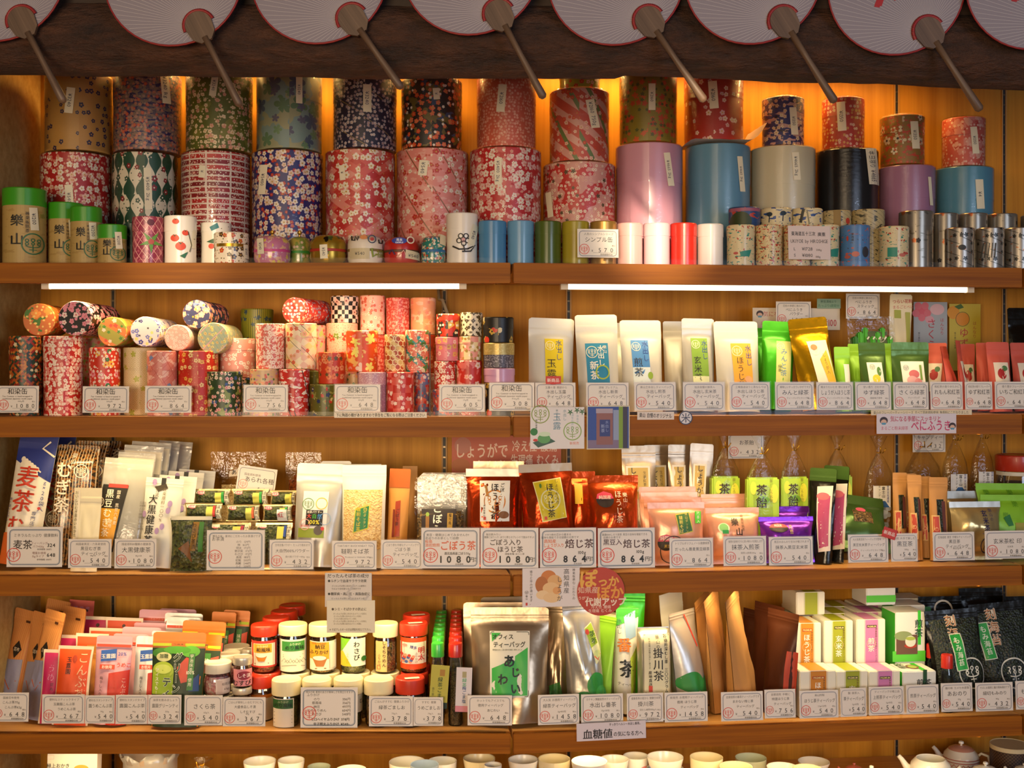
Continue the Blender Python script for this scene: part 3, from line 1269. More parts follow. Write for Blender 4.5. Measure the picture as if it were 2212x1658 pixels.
# fascia over the shelves and the closing board behind it
zf = at(400, 88, -.46)[0].z
b = MB()
b.box(-1.5, 1.5, -.46, -.41, zf, zf + .5, 'dark')
struct(b.build('trim_1'))
struct(slab('trim_2', False, -1.5, 1.5, -.41, -.02, 2.27, 2.29, 'board'))
struct(slab('trim_3', False, T0, -.049, -.02, DEPTH, 2.27, 2.29, 'board'))
struct(slab('trim_4', True, .002, TE, -.02, DEPTH, 2.27, 2.29, 'board'))

# bark-covered log
b = MB()
vs, fs, uv = [], [], []
NX, NA = 150, 36
for i in range(NX + 1):
    x = -1.4 + 2.8 * i / NX
    px = PCX + x / 2.18 * FPX
    yb_ = 163 - 3 * math.cos(px / 400) if px < 1350 else 160 + 29 * ((px - 1350) / 860)
    zb = (HOR - yb_) / FPX * 2.18 + CAM.z
    r0 = .066
    for k in range(NA):
        a = 6.28319 * k / NA
        r = r0 + .004 * nz(x * 5, math.cos(a) * 1.5, math.sin(a) * 1.5) + .0022 * nz(x * 22, math.cos(a) * 5, math.sin(a) * 5)
        vs.append((x, -.42 + r * math.cos(a), zb + .064 + r * math.sin(a)))
        uv.append((x, a))
for i in range(NX):
    for k in range(NA):
        fs.append((i * NA + k, i * NA + (k + 1) % NA, (i + 1) * NA + (k + 1) % NA, (i + 1) * NA + k))
b.add(vs, fs, 'bark', uv, True)
tag(b.build('log_beam'), 'dark bark-covered log beam running above the shelves behind the fans', 'beam')

# shelves: front lip and board are parts
WHERE = {1: 'topmost', 2: 'second', 3: 'third', 4: 'fourth', 5: 'lowest'}
for n in (1, 2, 3, 4, 5):
    for rt, t0, t1, side in ((False, T0 + .001, -.0035, 'plaster wall'), (True, .0035, T1, 'dark brown pouches'), (True, T1 + .005, TE, 'bay past the end seam')):
        z = SZ[n]
        nm = {False: 'in the bay with the plaster wall', True: 'in the bay with the white tea pouches' if t1 == T1 else 'past the seam at the far end'}[rt]
        root = thing('shelf', f'{WHERE[n]} orange-brown wooden shelf {nm}', 'shelf', bay(t0, 0, z, rt), (0, 0, BAY if rt else 0))
        m = MB()
        e = 0 if rt else .0455
        yb_ = DEPTH - .004
        pr = [(0, .0185), (t1 - t0 - e * .046, .0185), (t1 - t0 - e, yb_), (0, yb_)]
        m.add([(x, y, q) for q in (-.02, -.0002) for x, y in pr], [(3, 2, 1, 0), (4, 5, 6, 7), (0, 1, 5, 4), (1, 2, 6, 5), (2, 3, 7, 6), (3, 0, 4, 7)], 'board')
        m.build('board', root)
        m = MB()
        m.box(0, t1 - t0, 0, .018, -.044, 0, 'lip', .0015)
        m.build('front_lip', root)
        if n < 5 and t1 <= T1:
            k = MB()
            k.box(.01, t1 - t0 - .01, .003, .0045, 0, .011, 'clear')
            k.box(.01, t1 - t0 - .01, .0045, .03, 0, .0012, 'clear')
            k.build('clear_rail', root)

# slotted steel uprights on the back panel
for px, w in ((245, 'behind the barley tea bags'), (960, 'behind the ginger poster'), (1228, 'beside the first white pouch'), (1936, 'behind the kraft tea pouches'), (2168, 'behind the red lidded jar')):
    P, s = at(px, HOR, DEPTH)
    m = MB()
    m.box(-.007, -.0035, -.003, 0, .3, 2.26, '#a87c3c')
    m.box(.0035, .007, -.003, 0, .3, 2.26, '#a87c3c')
    m.box(-.0035, .0035, -.0012, 0, .3, 2.26, '#14110e')
    for i in range(75):
        z = .32 + i * .026
        m.box(-.003, .003, -.003, -.0011, z, z + .004, '#6a5c48/0.3/0.8')
    o = m.build('shelf_upright')
    o.location = (P.x, P.y - .0008, 0)
    o.rotation_euler.z = fr(px)
    tag(o, f'slotted steel shelf upright set in the back panel {w}', 'shelf upright')

# strip lamps under the shelves
def lamp(n, rt, ta, tb, la, lb, power, low, label):
    z = SZ[n] - .0205 if n else 2.2695
    dd = .06 if n else .3
    root = thing('strip_lamp', label, 'lamp', bay((ta + tb) / 2, dd, z, rt), (0, 0, BAY if rt else 0))
    L = tb - ta
    m = MB()
    hz = .020 if low else .009
    m.box(-L / 2, L / 2, -.012, .012, -hz, 0, '#e4d8c0', .001)
    m.build('housing', root)
    c = (la + lb) / 2 - (ta + tb) / 2
    h = (lb - la) / 2
    zt_ = -hz - .006
    m = MB()
    m.tube([(c - h, 0, zt_), (c + h, 0, zt_)], .0065, 'tube', 10)
    m.build('tube', root)
    for q in (c - h, c + h):
        m = MB()
        m.box(q - .008, q + .008, -.008, .008, -hz - .013, -hz, '#d8cdb8')
        m.build('socket', root)
    p = bay((la + lb) / 2, dd, z + zt_ - .008, rt)
    area('strip_light', p, p + Vector((0, .02, -.4)), lb - la, .012, power, WARM if n else (1.0, .55, .14), math.radians(140 if n else 180))
    return root


tp = lambda px: (at(px, HOR, .06)[0].x) / (CB if right(px) else 1)
WHERE[0] = 'hidden uppermost'
for n, pw, pr in ((0, 4.2, 4.2), (1, 2.3, 1.7), (2, 1.8, 1.9), (3, 2.3, 2.2), (4, 1.3, 1.3)):
    lamp(n, False, tp(40), tp(1080), tp(100), tp(1000), pw, n == 1, f'warm white strip lamp under the {WHERE[n]} shelf beside the plaster wall')
    lamp(n, True, tp(1130), tp(2170), tp(1225), tp(2100), pr, n == 1, f'warm white strip lamp under the {WHERE[n]} shelf of the bay with the white pouches')


# ------------------------------------------------------------------ hand fans hung along the log
def hand_fan(px, py, tx, ty, label, d):
    P, s = at(px, py, d) if px < 0 else (None, (2.6 + d) / FPX)
    P = Vector(((px - PCX) * s, d, CAM.z + (HOR - py) * s))
    ang = math.atan2(tx - px, ty - py)
    L = math.hypot(tx - px, ty - py) * s
    root = thing('hand_fan', label, 'hand fan', P, (0, -ang, 0), 'white paper fans along the log')
    R = 147 * s
    cy = 118 * s
    cx = -4 * s
    lx = lambda a: (cx + R * 1.02 * math.cos(a), cy + R * .97 * math.sin(a))
    b = MB()
    n = 48
    pts = [lx(6.28319 * i / n) for i in range(n)]
    b.add([(cx, -.0012, cy)] + [(x, -.0012, z) for x, z in pts], [(0, 1 + i, 1 + (i + 1) % n) for i in range(n)], 'fanpaper', [(0, 0)] + [(6.28319 * i / n, 1) for i in range(n)])
    b.add([(x, .0002, z) for x, z in pts], [list(range(n))[::-1]], 'fanpaper')
    for i in range(64):
        a = 6.28319 * i / 64
        b.stroke(flat, [(0, 6 * s), (cx + R * .985 * math.cos(a), cy + R * .93 * math.sin(a))], .0004, '#cfc6c6', .0014)
    b.text(flat, '祭', cx + .004, cy + .040, .125, '#a81c20', False, 1, .0018)
    b.build('paper_face', root)
    r = MB()
    for i in range(n):
        a, c = pts[i], pts[(i + 1) % n]
        r.tube([(a[0], -.0006, a[1]), (c[0], -.0006, c[1])], .0018, '#8e1a1c', 5, False)
    r.build('red_rim', root)
    g = MB()
    hp = [(30 * s * math.cos(a), 2 * s + 30 * s * math.sin(a)) for a in [math.pi * i / 12 for i in range(13)]] + [(-26 * s, -22 * s), (-12 * s, -36 * s), (12 * s, -36 * s), (26 * s, -22 * s)]
    g.add([(x, -.0062, z) for x, z in hp] + [(x, .001, z) for x, z in hp],
          [list(range(len(hp)))] + [(i, i + len(hp), (i + 1) % len(hp) + len(hp), (i + 1) % len(hp)) for i in range(len(hp))], 'bamboo')
    q = [(33 * s * math.cos(a), 2 * s + 33 * s * math.sin(a)) for a in [math.pi * i / 12 for i in range(13)]]
    for i in range(12):
        g.tube([(q[i][0], -.003, q[i][1]), (q[i + 1][0], -.003, q[i + 1][1])], .0035, '#8e1a1c', 5, False)
    g.build('bamboo_head', root)
    h = MB()
    h.tube([(0, -.003, -26 * s), (0, -.003, -L * .45), (0, -.003, -L * .8), (0, -.003, -L * .97), (0, -.003, -L)], [8 * s, 6.5 * s, 8.5 * s, 9.5 * s, 5 * s], 'bamboo', 10)
    h.build('handle', root)
    f = MB()
    sp = [lx(6.28319 * i / 16) for i in range(16)]
    sp = [(cx + (x - cx) * 1.1, cy + (z - cy) * 1.12) for x, z in sp]
    f.add([(x, -.0085, z) for x, z in sp], [list(range(16))], 'sleeve')
    f.build('clear_sleeve', root)


_k = NT('fan_paper')
MATS['fanpaper'] = _k.set(lin('#8e8690'), .8)
for i, (a, w) in enumerate(zip(((50, 48, 140, 222), (432, 58, 520, 230), (762, 43, 868, 192), (1078, 33, 1175, 213), (1402, 47, 1522, 220), (1693, 48, 1803, 222), (2005, 70, 2117, 240), (2300, 60, 2410, 235)),
        ('above the gold canister with navy blossoms', 'whose handle ends over the olive blossom canister', 'whose handle ends between navy and black floral canisters',
         'whose handle ends beside the coral pink canister', 'whose handle ends over the tall red canister', 'whose handle ends beside the small red floral canister', 'whose handle ends between the two smallest coral canisters',
         'only partly in view past the last canister'))):
    hand_fan(*a, 'round white paper fan with red rim ' + w, -.50 - .014 * (i % 2))

# ------------------------------------------------------------------ washi prints
W = washi
WH, PK, RD, GD = '#efe2d2', '#e8908a', '#c02a22', '#c89a3c'
W('p_red', '#b01c1c', [('fl', 17, .46, (WH, '#e8b8a8'), GD, .75), ('fl', 9, .42, (WH, '#d88878'), GD, .5)], coat=.5, crinkle=.6)
W('p_green', '#1f4a34', [('oge', 36, '#e6dcc4'), ('fl', 26, .30, ('#1f4a34', '#8a1c20'), WH, .75), ('dot', 9, .2, '#1f4a34', None, .35)], coat=.5, crinkle=.6)
W('p_bars', '#e8d6c8', [('bar', 13, .72, 48, .9, ('#c02a22', '#7c1418')), ('dot', 4.5, .34, '#efe2d2', None, .45), ('fl', 8, .4, '#e8b0a0', None, .2)], coat=.5, crinkle=.6)
W('p_blue', '#26246c', [('fl', 11, .46, RD, GD, .55), ('fl', 15, .52, (WH, '#e6c8b8'), GD, .85)], coat=.5, crinkle=.6)
W('p_dia', '#c83a30', [('rh', 34, .62, ('#d85a4c', '#e08a7c', '#c02820')), ('fl', 21, .42, (WH, '#f2e4c8'), GD, .72), ('dot', 8, .2, (GD, WH), None, .35)], coat=.5, crinkle=.6)
W('p_pink', '#e08a80', [('cl', 26, .56, '#e6a498', 2), ('st', 62, .045, '#8a5a34', 35), ('fl', 15, .46, (RD, WH), GD, .42), ('fl', 8, .4, (WH, RD), GD, .3)], coat=.5, crinkle=.6)
W('p_red2', '#c02424', [('cl', 34, .56, '#d4605c'), ('fl', 17, .5, (WH, '#eac0b4'), PK, .75), ('fl', 9, .45, ('#e0988c', WH), GD, .45)], coat=.5, crinkle=.6)
W('p_half', '#c8342c', [('cl', 60, .5, '#d8988a'), ('fl', 9, .46, ('#f0d8c4', '#e0a498'), GD, .7), ('leaf', 19, .3, '#5a4a2c', None, .15)], coat=.5, crinkle=.6)
for n_, c_ in (('c_pink', '#dca0b4'), ('c_blue', '#6a9ab8'), ('c_cream', '#d6ccae'), ('c_black', '#171412'), ('c_lilac', '#ae7c9c'), ('c_teal', '#5a94b0')):
    W(n_, c_, [], rough=.25, coat=.7, crinkle=.25)
W('u_gold', '#b88a48', [('fl', 17, .36, '#26244a', '#b88a48', .42)], coat=.6, crinkle=.8)
W('u_navy', '#8a7468', [('cl', 22, .54, '#26245c', 3), ('cl', 9, .56, '#5c5468'), ('fl', 10, .45, ('#d0564a', '#c07a70'), GD, .6), ('fl', 8, .42, '#b08a80', None, .3)], coat=.6, crinkle=.8)
W('u_olive', '#5c6420', [('cl', 60, .58, '#7a7a30'), ('fl', 12, .46, ('#e8d2b0', '#d89a8a'), GD, .55), ('fl', 6, .4, '#e0c8a0', None, .3)], coat=.6, crinkle=.8)
W('u_maple', '#9a9a78', [('cl', 60, .5, '#7c9490'), ('leaf', 44, .52, ('#4a5a72', '#5a7a58'), None, .6), ('leaf', 30, .42, ('#5c5c74', '#6a8a64'), None, .3)], coat=.6, crinkle=.8)
W('u_navyw', '#151634', [('st', 60, .03, '#8a7444', 60), ('fl', 9, .46, ('#c8bcc0', '#a08a98'), GD, .75)], coat=.6, crinkle=.9)
W('u_black', '#1c1612', [('cl', 30, .55, '#6a5a24'), ('cl', 40, .62, '#34486a', 2), ('fl', 14, .46, ('#d84a24', '#e0704a'), GD, .62), ('fl', 10, .4, WH, None, .16)], coat=.6, crinkle=.8)
W('u_coral', '#cf6048', [('fl', 7, .46, ('#e6a890', '#dc9078'), None, .75)], coat=.6, crinkle=.5)
W('u_stripe', '#c8503c', [('st', 36, .45, '#dca090', 55), ('st', 70, .14, '#6a7a44', 30), ('fl', 12, .45, ('#d04030', '#e8b8a4'), GD, .5)], coat=.6, crinkle=.5)
W('u_lime', '#9a9a34', [('fl', 12, .45, (RD, '#e0c0a0'), GD, .5)], coat=.6)
W('u_oliv2', '#8c7a24', [('leaf', 17, .48, ('#cf5a2c', '#c04424'), None, .55), ('leaf', 12, .4, '#4c5420', None, .3)], coat=.6, crinkle=.6)
W('u_red', '#b02a1c', [('cl', 70, .57, '#a82418'), ('fl', 15, .46, ('#e8c8b8', '#d8a8a8'), GD, .3)], coat=.6, crinkle=.9)
W('s_navy', '#2a2a68', [('cl', 26, .54, '#c8988c', 2), ('cl', 18, .6, '#2a2028', 2), ('fl', 13, .46, ('#e6cfb4', '#d8b498'), GD, .45)], coat=.6, crinkle=.8)
W('s_red', '#bc3424', [('fl', 9, .44, ('#e8b8a4', '#d89a50'), GD, .6)], coat=.6, crinkle=.8)
W('s_crane', '#96702c', [('cl', 18, .58, '#c8442c', 2), ('leaf', 26, .46, ('#e8dcc0', '#dccca8'), '#2a2a2a', .4), ('fl', 10, .4, '#c04a30', GD, .4)], coat=.6, crinkle=.8)
W('s_coral', '#cc5a4c', [('fl', 24, .5, ('#e0a090', '#d8847a'), None, .7), ('cl', 18, .62, '#b83428'), ('fl', 8, .4, '#e4b4a4', None, .4)], coat=.6, crinkle=.8)

# large wrapped canisters: lower row, then the ones stacked on them
TOPZ = {}
big = [
    ('p_red', 88, 240, 326, 'red cherry blossom canister under the gold navy-blossom one', (151, 440, 16, 60, 4, '¥5400')),
    ('p_green', 236, 391, 325, 'dark green and cream lobed pattern canister under the navy cloud one', (320, 417, 17, 88, 2, '¥5400 2kg')),
    ('p_bars', 388, 545, 323, 'white canister with rows of red printed bars', (437, 382, 14, 26, -5, '¥')),
    ('p_blue', 545, 697, 322, 'deep blue canister crowded with white and red blossoms', (571, 398, 15, 62, -5, '¥5400')),
    ('p_dia', 701, 856, 320, 'red and pink diamond wave canister with white plum blossoms', (740, 384, 12, 32, 5, '¥')),
    ('p_pink', 857, 1012, 318, 'pink canister with slanting plum branches and red blossoms', (915, 375, 18, 32, -6, '¥540')),
    ('p_red2', 1015, 1169, 316, 'bright red canister with dense white cherry blossom under the coral pink one', (1077, 382, 15, 57, 0, '¥5400 2kg')),
    ('p_half', 1173, 1329, 347, 'pink and red cloudy blossom canister under the slanting stripe one', (1182, 448, 12, 54, 6, '')),
    ('c_pink', 1330, 1474, 306, 'plain pale pink canister', (1443, 376, 13, 70, 8, '¥4665 2kg')),
    ('c_blue', 1478, 1623, 307, 'plain sky blue canister beside the pale pink one', (1600, 385, 11, 74, 5, '¥4665 2kg')),
    ('c_cream', 1621, 1760, 312, 'plain cream canister beside the black one', (1718, 370, 14, 58, 4, '¥4665 2kg')),
    ('c_black', 1760, 1895, 318, 'plain glossy black canister', (1885, 368, 22, 76, 6, '本日限り ¥4665')),
    ('c_lilac', 1898, 2018, 354, 'plain lilac canister under the gold crane one', (2016, 420, 6, 60, 4, '')),
    ('c_teal', 2017, 2143, 357, 'plain steel blue canister under the coral blossom one', (2113, 428, 15, 62, 3, '¥4')),
]
for i, (m, x0, x1, yt, lab, tg) in enumerate(big):
    r_, z_ = canister('large shrink-wrapped ' + lab, x0, x1, yt, .268 + .014 * (i % 2), m, 1, .36 if i < 8 else .3, tagd=tg, group='large wrapped tea canisters', wrap='wrapfilm')
    TOPZ[i] = z_ + .0045
ups = [
    ('u_gold', 98, 243, 150, 0, 'gold canister with scattered navy blossoms', (152, 232, 17, 54, -6, '¥3240')),
    ('u_navy', 247, 390, 150, 1, 'navy and mauve cloud canister with red blossoms', (354, 200, 17, 68, 5, '¥3240 1kg')),
    ('u_olive', 403, 545, 150, 2, 'olive green canister with clustered pale blossoms', (463, 201, 14, 45, -8, '¥3240')),
    ('u_maple', 555, 695, 150, 3, 'blue-green canister with maple leaves', (645, 208, 13, 58, 0, '¥3240')),
    ('u_navyw', 720, 857, 150, 4, 'near-black navy canister with small white blossoms', (793, 227, 17, 58, 0, '¥3240')),
    ('u_black', 867, 998, 163, 5, 'black canister with orange plum blossoms and olive clouds', (942, 217, 13, 24, 6, '¥')),
    ('u_coral', 1030, 1158, 158, 6, 'coral pink canister with tiny pale blossoms', (1084, 226, 17, 58, -5, '¥2160')),
    ('u_stripe', 1187, 1316, 188, 7, 'red and pink canister with slanting leaf stripes', (1279, 258, 18, 60, 12, '¥2160 750g')),
    ('u_oliv2', 1338, 1462, 152, 8, 'olive gold canister with orange maple leaves', (1408, 223, 14, 56, 0, '¥2160')),
    ('u_red', 1478, 1605, 152, 9, 'deep red canister with a few white blossom clusters', (1541, 219, 18, 58, 4, '¥2160')),
    ('s_navy', 1647, 1736, 206, 10, 'small navy and pink cloud canister', (1713, 270, 14, 58, 4, '¥1350')),
    ('s_red', 1777, 1866, 207, 11, 'small red canister with fine white blossoms', (1818, 260, 17, 62, 3, '¥1350')),
    ('s_crane', 1903, 1995, 245, 12, 'small gold and red canister with white cranes', (1974, 300, 15, 58, 4, '¥1350')),
    ('s_coral', 2037, 2126, 250, 13, 'small coral canister with pale chrysanthemum blossoms', (2103, 311, 13, 57, 5, '¥1350')),
]
for m, x0, x1, yt, k, lab, tg in ups:
    R_ = place(*big[k][1:4], .275)[2]
    r_, z_ = canister('wrapped ' + lab + ' stacked on another canister', x0, x1, yt, .268 + .014 * (k % 2), m, TOPZ[k] + (.0052 if k == 9 else .0005), .36, tagd=tg, group='large wrapped tea canisters', wrap='wrapfilm')
    if m == 'u_stripe':
        canister('lime and red floral canister topmost above the slanting stripe one', 1208, 1296, 150, .275, 'u_lime', z_ + .0048, .3, tagd=(1290, 168, 8, 30, 0, ''))
# loose sheet of wrapping paper under the tall red canister
P, s = at(1550, 305, .282)
m = MB()
nx_, ny_ = 16, 8
vs = []
for j_ in range(ny_ + 1):
    for i_ in range(nx_ + 1):
        x, y = (-80 + 165 * i_ / nx_) * s, (-.088 + .15 * j_ / ny_)
        e = max(0, x - .052)
        vs.append((x, y, .0006 + e * e * 22 - max(0, -.078 - x) * .3 + .0015 * nz(x * 40, y * 40, 2)))
m.add(vs, [(j_ * (nx_ + 1) + i_, j_ * (nx_ + 1) + i_ + 1, (j_ + 1) * (nx_ + 1) + i_ + 1, (j_ + 1) * (nx_ + 1) + i_) for j_ in range(ny_) for i_ in range(nx_)], '#e0d6c8', None, True)
o = m.build('paper_sheet')
o.location = (P.x, P.y, TOPZ[9] + .0014)
o.rotation_euler.z = BAY
tag(o, 'crumpled white paper sheet under the tall red canister on the sky blue one', 'paper')

# green-lidded tea canisters
W('bamboo_paper', '#b89a5c', [('cl', 30, .6, '#ab8c50', 3), ('st', 9, .05, '#a88a50', 0)], rough=.5)
LID = '#3f9a1c/0.35/0/0.2'
for x0, x1, yt, yl, d, w in ((8, 98, 403, 440, .075, 'tallest one, beside the plaster wall'), (105, 178, 435, 468, .13, 'half hidden one behind its twin'), (145, 219, 442, 473, .06, 'middle sized one before its twin'), (212, 273, 483, 511, .05, 'smallest one')):
    wd_, h_ = x1 - x0, 563 - yt
    lf = (yl - yt) / h_
    cx = (x0 + x1) / 2
    it = [('t', '樂', x0 + wd_ * .33, yl + (563 - yl) * .3, wd_ * .3, '#1c1a18', 1), ('t', '山', x0 + wd_ * .33, yl + (563 - yl) * .64, wd_ * .32, '#1c1a18', 1),
          ('v', '神楽坂銘茶', x0 + wd_ * .56, yl + (563 - yl) * .33, wd_ * .1, '#4a4232'), ('lg', x0 + wd_ * .68, yl + (563 - yl) * .72, wd_ * .26, '#2c6a44'),
          ('v', '銘', x0 + wd_ * .88, yl + (563 - yl) * .2, wd_ * .12, '#8a8a34')]
    canister('tan tea canister with green lid and black brush lettering, ' + w, x0, x1, yt, d, 'bamboo_paper', 1, lf, LID, (x0 + wd_ * .7, yl + (563 - yl) * (.3 if x0 < 200 else .2), 16 if x0 < 200 else 13, 48 if x0 < 100 else 36, 4, '¥1200'), 'green lidded tea canisters', items=it)

# small caddies along the front
W('maroon', '#8a3048', [('cl', 14, .55, '#b05a68'), ('st', 13, .07, '#e8b8a8', 40), ('st', 17, .06, '#e0a8a0', -35)], rough=.35, coat=.3)
W('porc', '#ece4d8', [], rough=.3, coat=.4)
W('goldfl', '#e4d6c0', [('fl', 15, .42, ('#c04a1c', '#4a3420'), GD, .6), ('dot', 6, .25, '#6a5a2c', None, .3)], rough=.35, coat=.3)
W('darkteal', '#24443c', [('fl', 14, .4, '#8aa89a', None, .5)], rough=.4)


def leafs(cx, cy, r, col, n=5):
    return [('p', [(cx, cy), (cx + r * .35 * math.cos(a + .5), cy + r * .35 * math.sin(a + .5)), (cx + r * math.cos(a), cy + r * math.sin(a)), (cx + r * .35 * math.cos(a - .5), cy + r * .35 * math.sin(a - .5))], col) for a in [6.283 * i / n + .3 for i in range(n)]]


canister('dark teal floral caddy behind the maroon caddy', 268, 300, 480, .12, 'darkteal', 1, .3)
canister('maroon marbled caddy with a green star-shaped flower', 287, 354, 466, .055, 'maroon', 1, .3, items=leafs(326, 523, 26, '#5a8a3c') + [('e', 326, 523, 6, 6, '#a84a40'), ('e', 325, 480, 7, 7, '#5a1c30')], top='porc')
tom = lambda x, y, r: [('e', x, y, r, r * .85, '#d84a30'), ('p', [(x - r * .5, y - r), (x + r * .1, y - r * .6), (x + r * .6, y - r * 1.1), (x, y - r * .3)], '#2c5a34')]
canister('white caddy painted with red persimmons', 355, 425, 464, .055, 'porc', 1, .32, items=tom(378, 515, 9) + tom(390, 533, 11) + tom(400, 503, 7) + tom(380, 478, 7) + [('p', [(388, 555), (405, 545), (398, 560)], '#2c6a4a'), ('s', [(405, 500), (412, 530), (408, 545)], 1.5, '#4a4a30')], tagd=(421, 518, 8, 40, -6, '¥'))
canister('white caddy with a teal leaf, half behind the round gold banded one', 427, 492, 475, .1, 'porc', 1, .22, items=[('p', [(446, 487), (462, 477), (466, 488), (450, 496)], '#2c7a80'), ('s', [(432, 495), (470, 490), (486, 484)], 1.5, '#5a5a40'), ('e', 450, 530, 6, 6, '#d84a30'), ('p', [(440, 520), (456, 512), (454, 524)], '#2c5a34')])
canister('low cream caddy with brown and orange flowers and gold band', 463, 537, 500, .04, 'goldfl', 1, .46, items=[('r', 464, 526, 536, 533, '#b0862c/0.3/0.8')], tagd=(530, 545, 10, 30, 3, '¥540'), cat='tea caddy', name='tea_caddy')


def domed(label, x0, x1, yt, d, mat, band, knob=None, items=None, tagd=None, foot=None):
    P, s, R, zt, xc = place(x0, x1, yt, d)
    P.z = SZ[1]
    h = zt - P.z
    root = thing('tea_caddy', label, 'tea caddy', P, (0, 0, face_cam(P)), 'domed tea caddies')
    b = MB()
    b.lathe([(0, .0006), (R * .8, .0004), (R * .92, .003), (R, h * .2), (R, h * .43)], mat, rref=R)
    b.build('body', root)
    b = MB()
    b.lathe([(R, h * .42), (R * 1.015, h * .43), (R * 1.015, h * .5), (R, h * .51)], band)
    b.build('band', root)
    b = MB()
    b.lathe([(R * 1.005, h * .51), (R * 1.005, h * .68), (R * .96, h * .8), (R * .8, h * .92), (R * .5, h * .98), (0, h)], mat, rref=R)
    b.build('lid', root)
    if knob:
        b = MB()
        b.lathe([(.002, h * .98), (.0022, h * 1.05), (.005, h * 1.1), (.005, h * 1.16), (.002, h * 1.2), (0, h * 1.2)], knob, n=16)
        b.build('knob', root)
    yb = HOR + (CAM.z - SZ[1]) / s
    if items:
        w = MB()
        deco(w, cyl(R * 1.005), 2 * R, h, pxd(items, x0, x1, yt, yb), .0012)
        w.build('printed_design', root)
    if tagd:
        tx, ty, tw, th, txt = tagd
        w = MB()
        m2 = shifted(cyl(R), (tx - xc) * s, (HOR - ty) * s + CAM.z - SZ[1], .05, .003)
        w.patch(m2, -tw * s / 2, -th * s / 2, tw * s / 2, th * s / 2, '#e8dfc4', 0, 3, 3)
        w.text(m2, txt, 0, 0, min(tw, th) * s * .55, '#2a2a40', False, 0, .0005, -math.pi / 2 if th > tw else 0, max(tw, th) * s * .85)
        w.build('price_sticker', root)


W('dpink', '#c87a9a', [('cl', 16, .56, '#e0b090'), ('cl', 12, .62, '#d8b8c8'), ('fl', 12, .4, '#e0c860', None, .3)], rough=.3, coat=.4)
W('dgreen_', '#7a8a3c', [('cl', 16, .56, '#a89a48'), ('fl', 10, .4, '#d8b8a0', None, .3)], rough=.3, coat=.4)
W('dgold', '#b08a28', [('fl', 26, .3, ('#2a2418', '#5c7a40'), None, .5)], rough=.25, metal=.6)
W('dwhite', '#e8dccc', [], rough=.35, coat=.3)
W('dred', '#b82418', [], rough=.3, coat=.4)
W('dmix', '#2c7a6c', [('cl', 11, .56, '#d8c8a0'), ('cl', 9, .6, '#3a7ab0'), ('fl', 8, .4, (RD, WH), GD, .6)], rough=.35, coat=.3)
domed('low green domed caddy with gold knob between the pink and the gold ones', 622, 672, 508, .11, 'dgreen_', '#3c8a34', '#c89a3c/0.3/0.8')
domed('pink domed caddy with gold knob and pink band', 545, 623, 503, .045, 'dpink', '#d04a8a', '#c89a3c/0.3/0.8', tagd=(561, 533, 13, 34, '¥540'))
domed('gold domed caddy with red band and green pines', 667, 745, 501, .045, 'dgold', '#a82c1c', tagd=(697, 545, 15, 30, '¥540'))
domed('white domed caddy with black lettering and a paper slip', 747, 827, 501, .045, 'dwhite', '#8a7448', items=[('e', 783, 510, 8, 5, '#c87830'), ('o', 801, 514, 9, 2, '#2a3a5a'), ('e', 801, 514, 4, 4, '#b83a28'), ('s', [(758, 506), (758, 516), (764, 517), (765, 507), (770, 517), (772, 508)], 3, INK), ('s', [(815, 514), (816, 522), (822, 522), (824, 514)], 3, INK), ('r', 754, 535, 796, 560, '#cdbd98'), ('t', '¥540', 775, 547, 10, '#3a3a40'), ('s', [(800, 535), (803, 555), (810, 548)], 4, '#8a9a30'), ('t', '福', 818, 547, 18, '#8a9a30')])
domed('red domed caddy with a blue oval sample sticker', 828, 903, 506, .045, 'dred', '#5a3a20', items=[('e', 861, 518, 16, 7.5, '#2a3c9a'), ('t', '見本', 861, 516, 7, '#ffffff'), ('t', 'SAMPLE', 861, 522, 5, '#ffffff'), ('o', 884, 516, 8, 2.5, '#e8d8c0'), ('e', 884, 516, 5, 4, '#8a1c18'), ('s', [(840, 548), (846, 538), (852, 550)], 3, '#4a2a5a'), ('s', [(856, 556), (870, 540), (876, 556)], 2.5, '#e8a890'), ('p', [(873, 558), (874, 538), (907, 545), (905, 562)], '#dccca8'), ('t', '¥540', 889, 552, 10, '#3a3a40', 0, -5)])
domed('small teal floral domed caddy with a paper ticket', 910, 962, 507, .06, 'dmix', '#2c6a9a', items=[('p', [(950, 505), (962, 507), (962, 530), (949, 527)], '#dccca8')])
canister('tall white caddy with an abstract black ink sketch', 963, 1033, 458, .05, 'porc', 1, .33, items=[('e', 1001, 519, 6, 6, '#d8a0a0')] + [('o', 1001 + 10 * math.cos(a), 518 + 9 * math.sin(a), 6, 2.2, INK) for a in (.3, 1.5, 2.8, 4.1, 5.3)] + [('s', [(978, 533), (992, 540), (1010, 539), (1026, 530), (1016, 544), (998, 545)], 3.5, INK), ('s', [(1001, 530), (1004, 545)], 2.5, INK)], tagd=(1022, 510, 14, 46, -14, '¥540'))
for x0, x1, yt, c, w in ((1034, 1094, 475, '#4c84b0', 'medium blue'), (1096, 1153, 475, '#6a9cc0', 'light blue'), (1155, 1212, 476, '#4c5c18', 'dark olive green'), (1214, 1272, 476, '#a49428', 'mustard yellow'), (1274, 1333, 476, '#a8803c', 'bronze'), (1333, 1388, 480, '#e0b0ac', 'salmon pink'), (1390, 1447, 480, '#ecc4cc', 'pale rose'), (1448, 1505, 480, '#c82a1c', 'bright red'), (1506, 1562, 482, '#e4dcd8', 'plain white')):
    canister(f'small plain {w} canister in the row of single-colour canisters', x0, x1, yt, .05, c + '/0.3/%s/0.3' % (0.5 if w == 'bronze' else 0), 1, .3, group='plain small canisters')
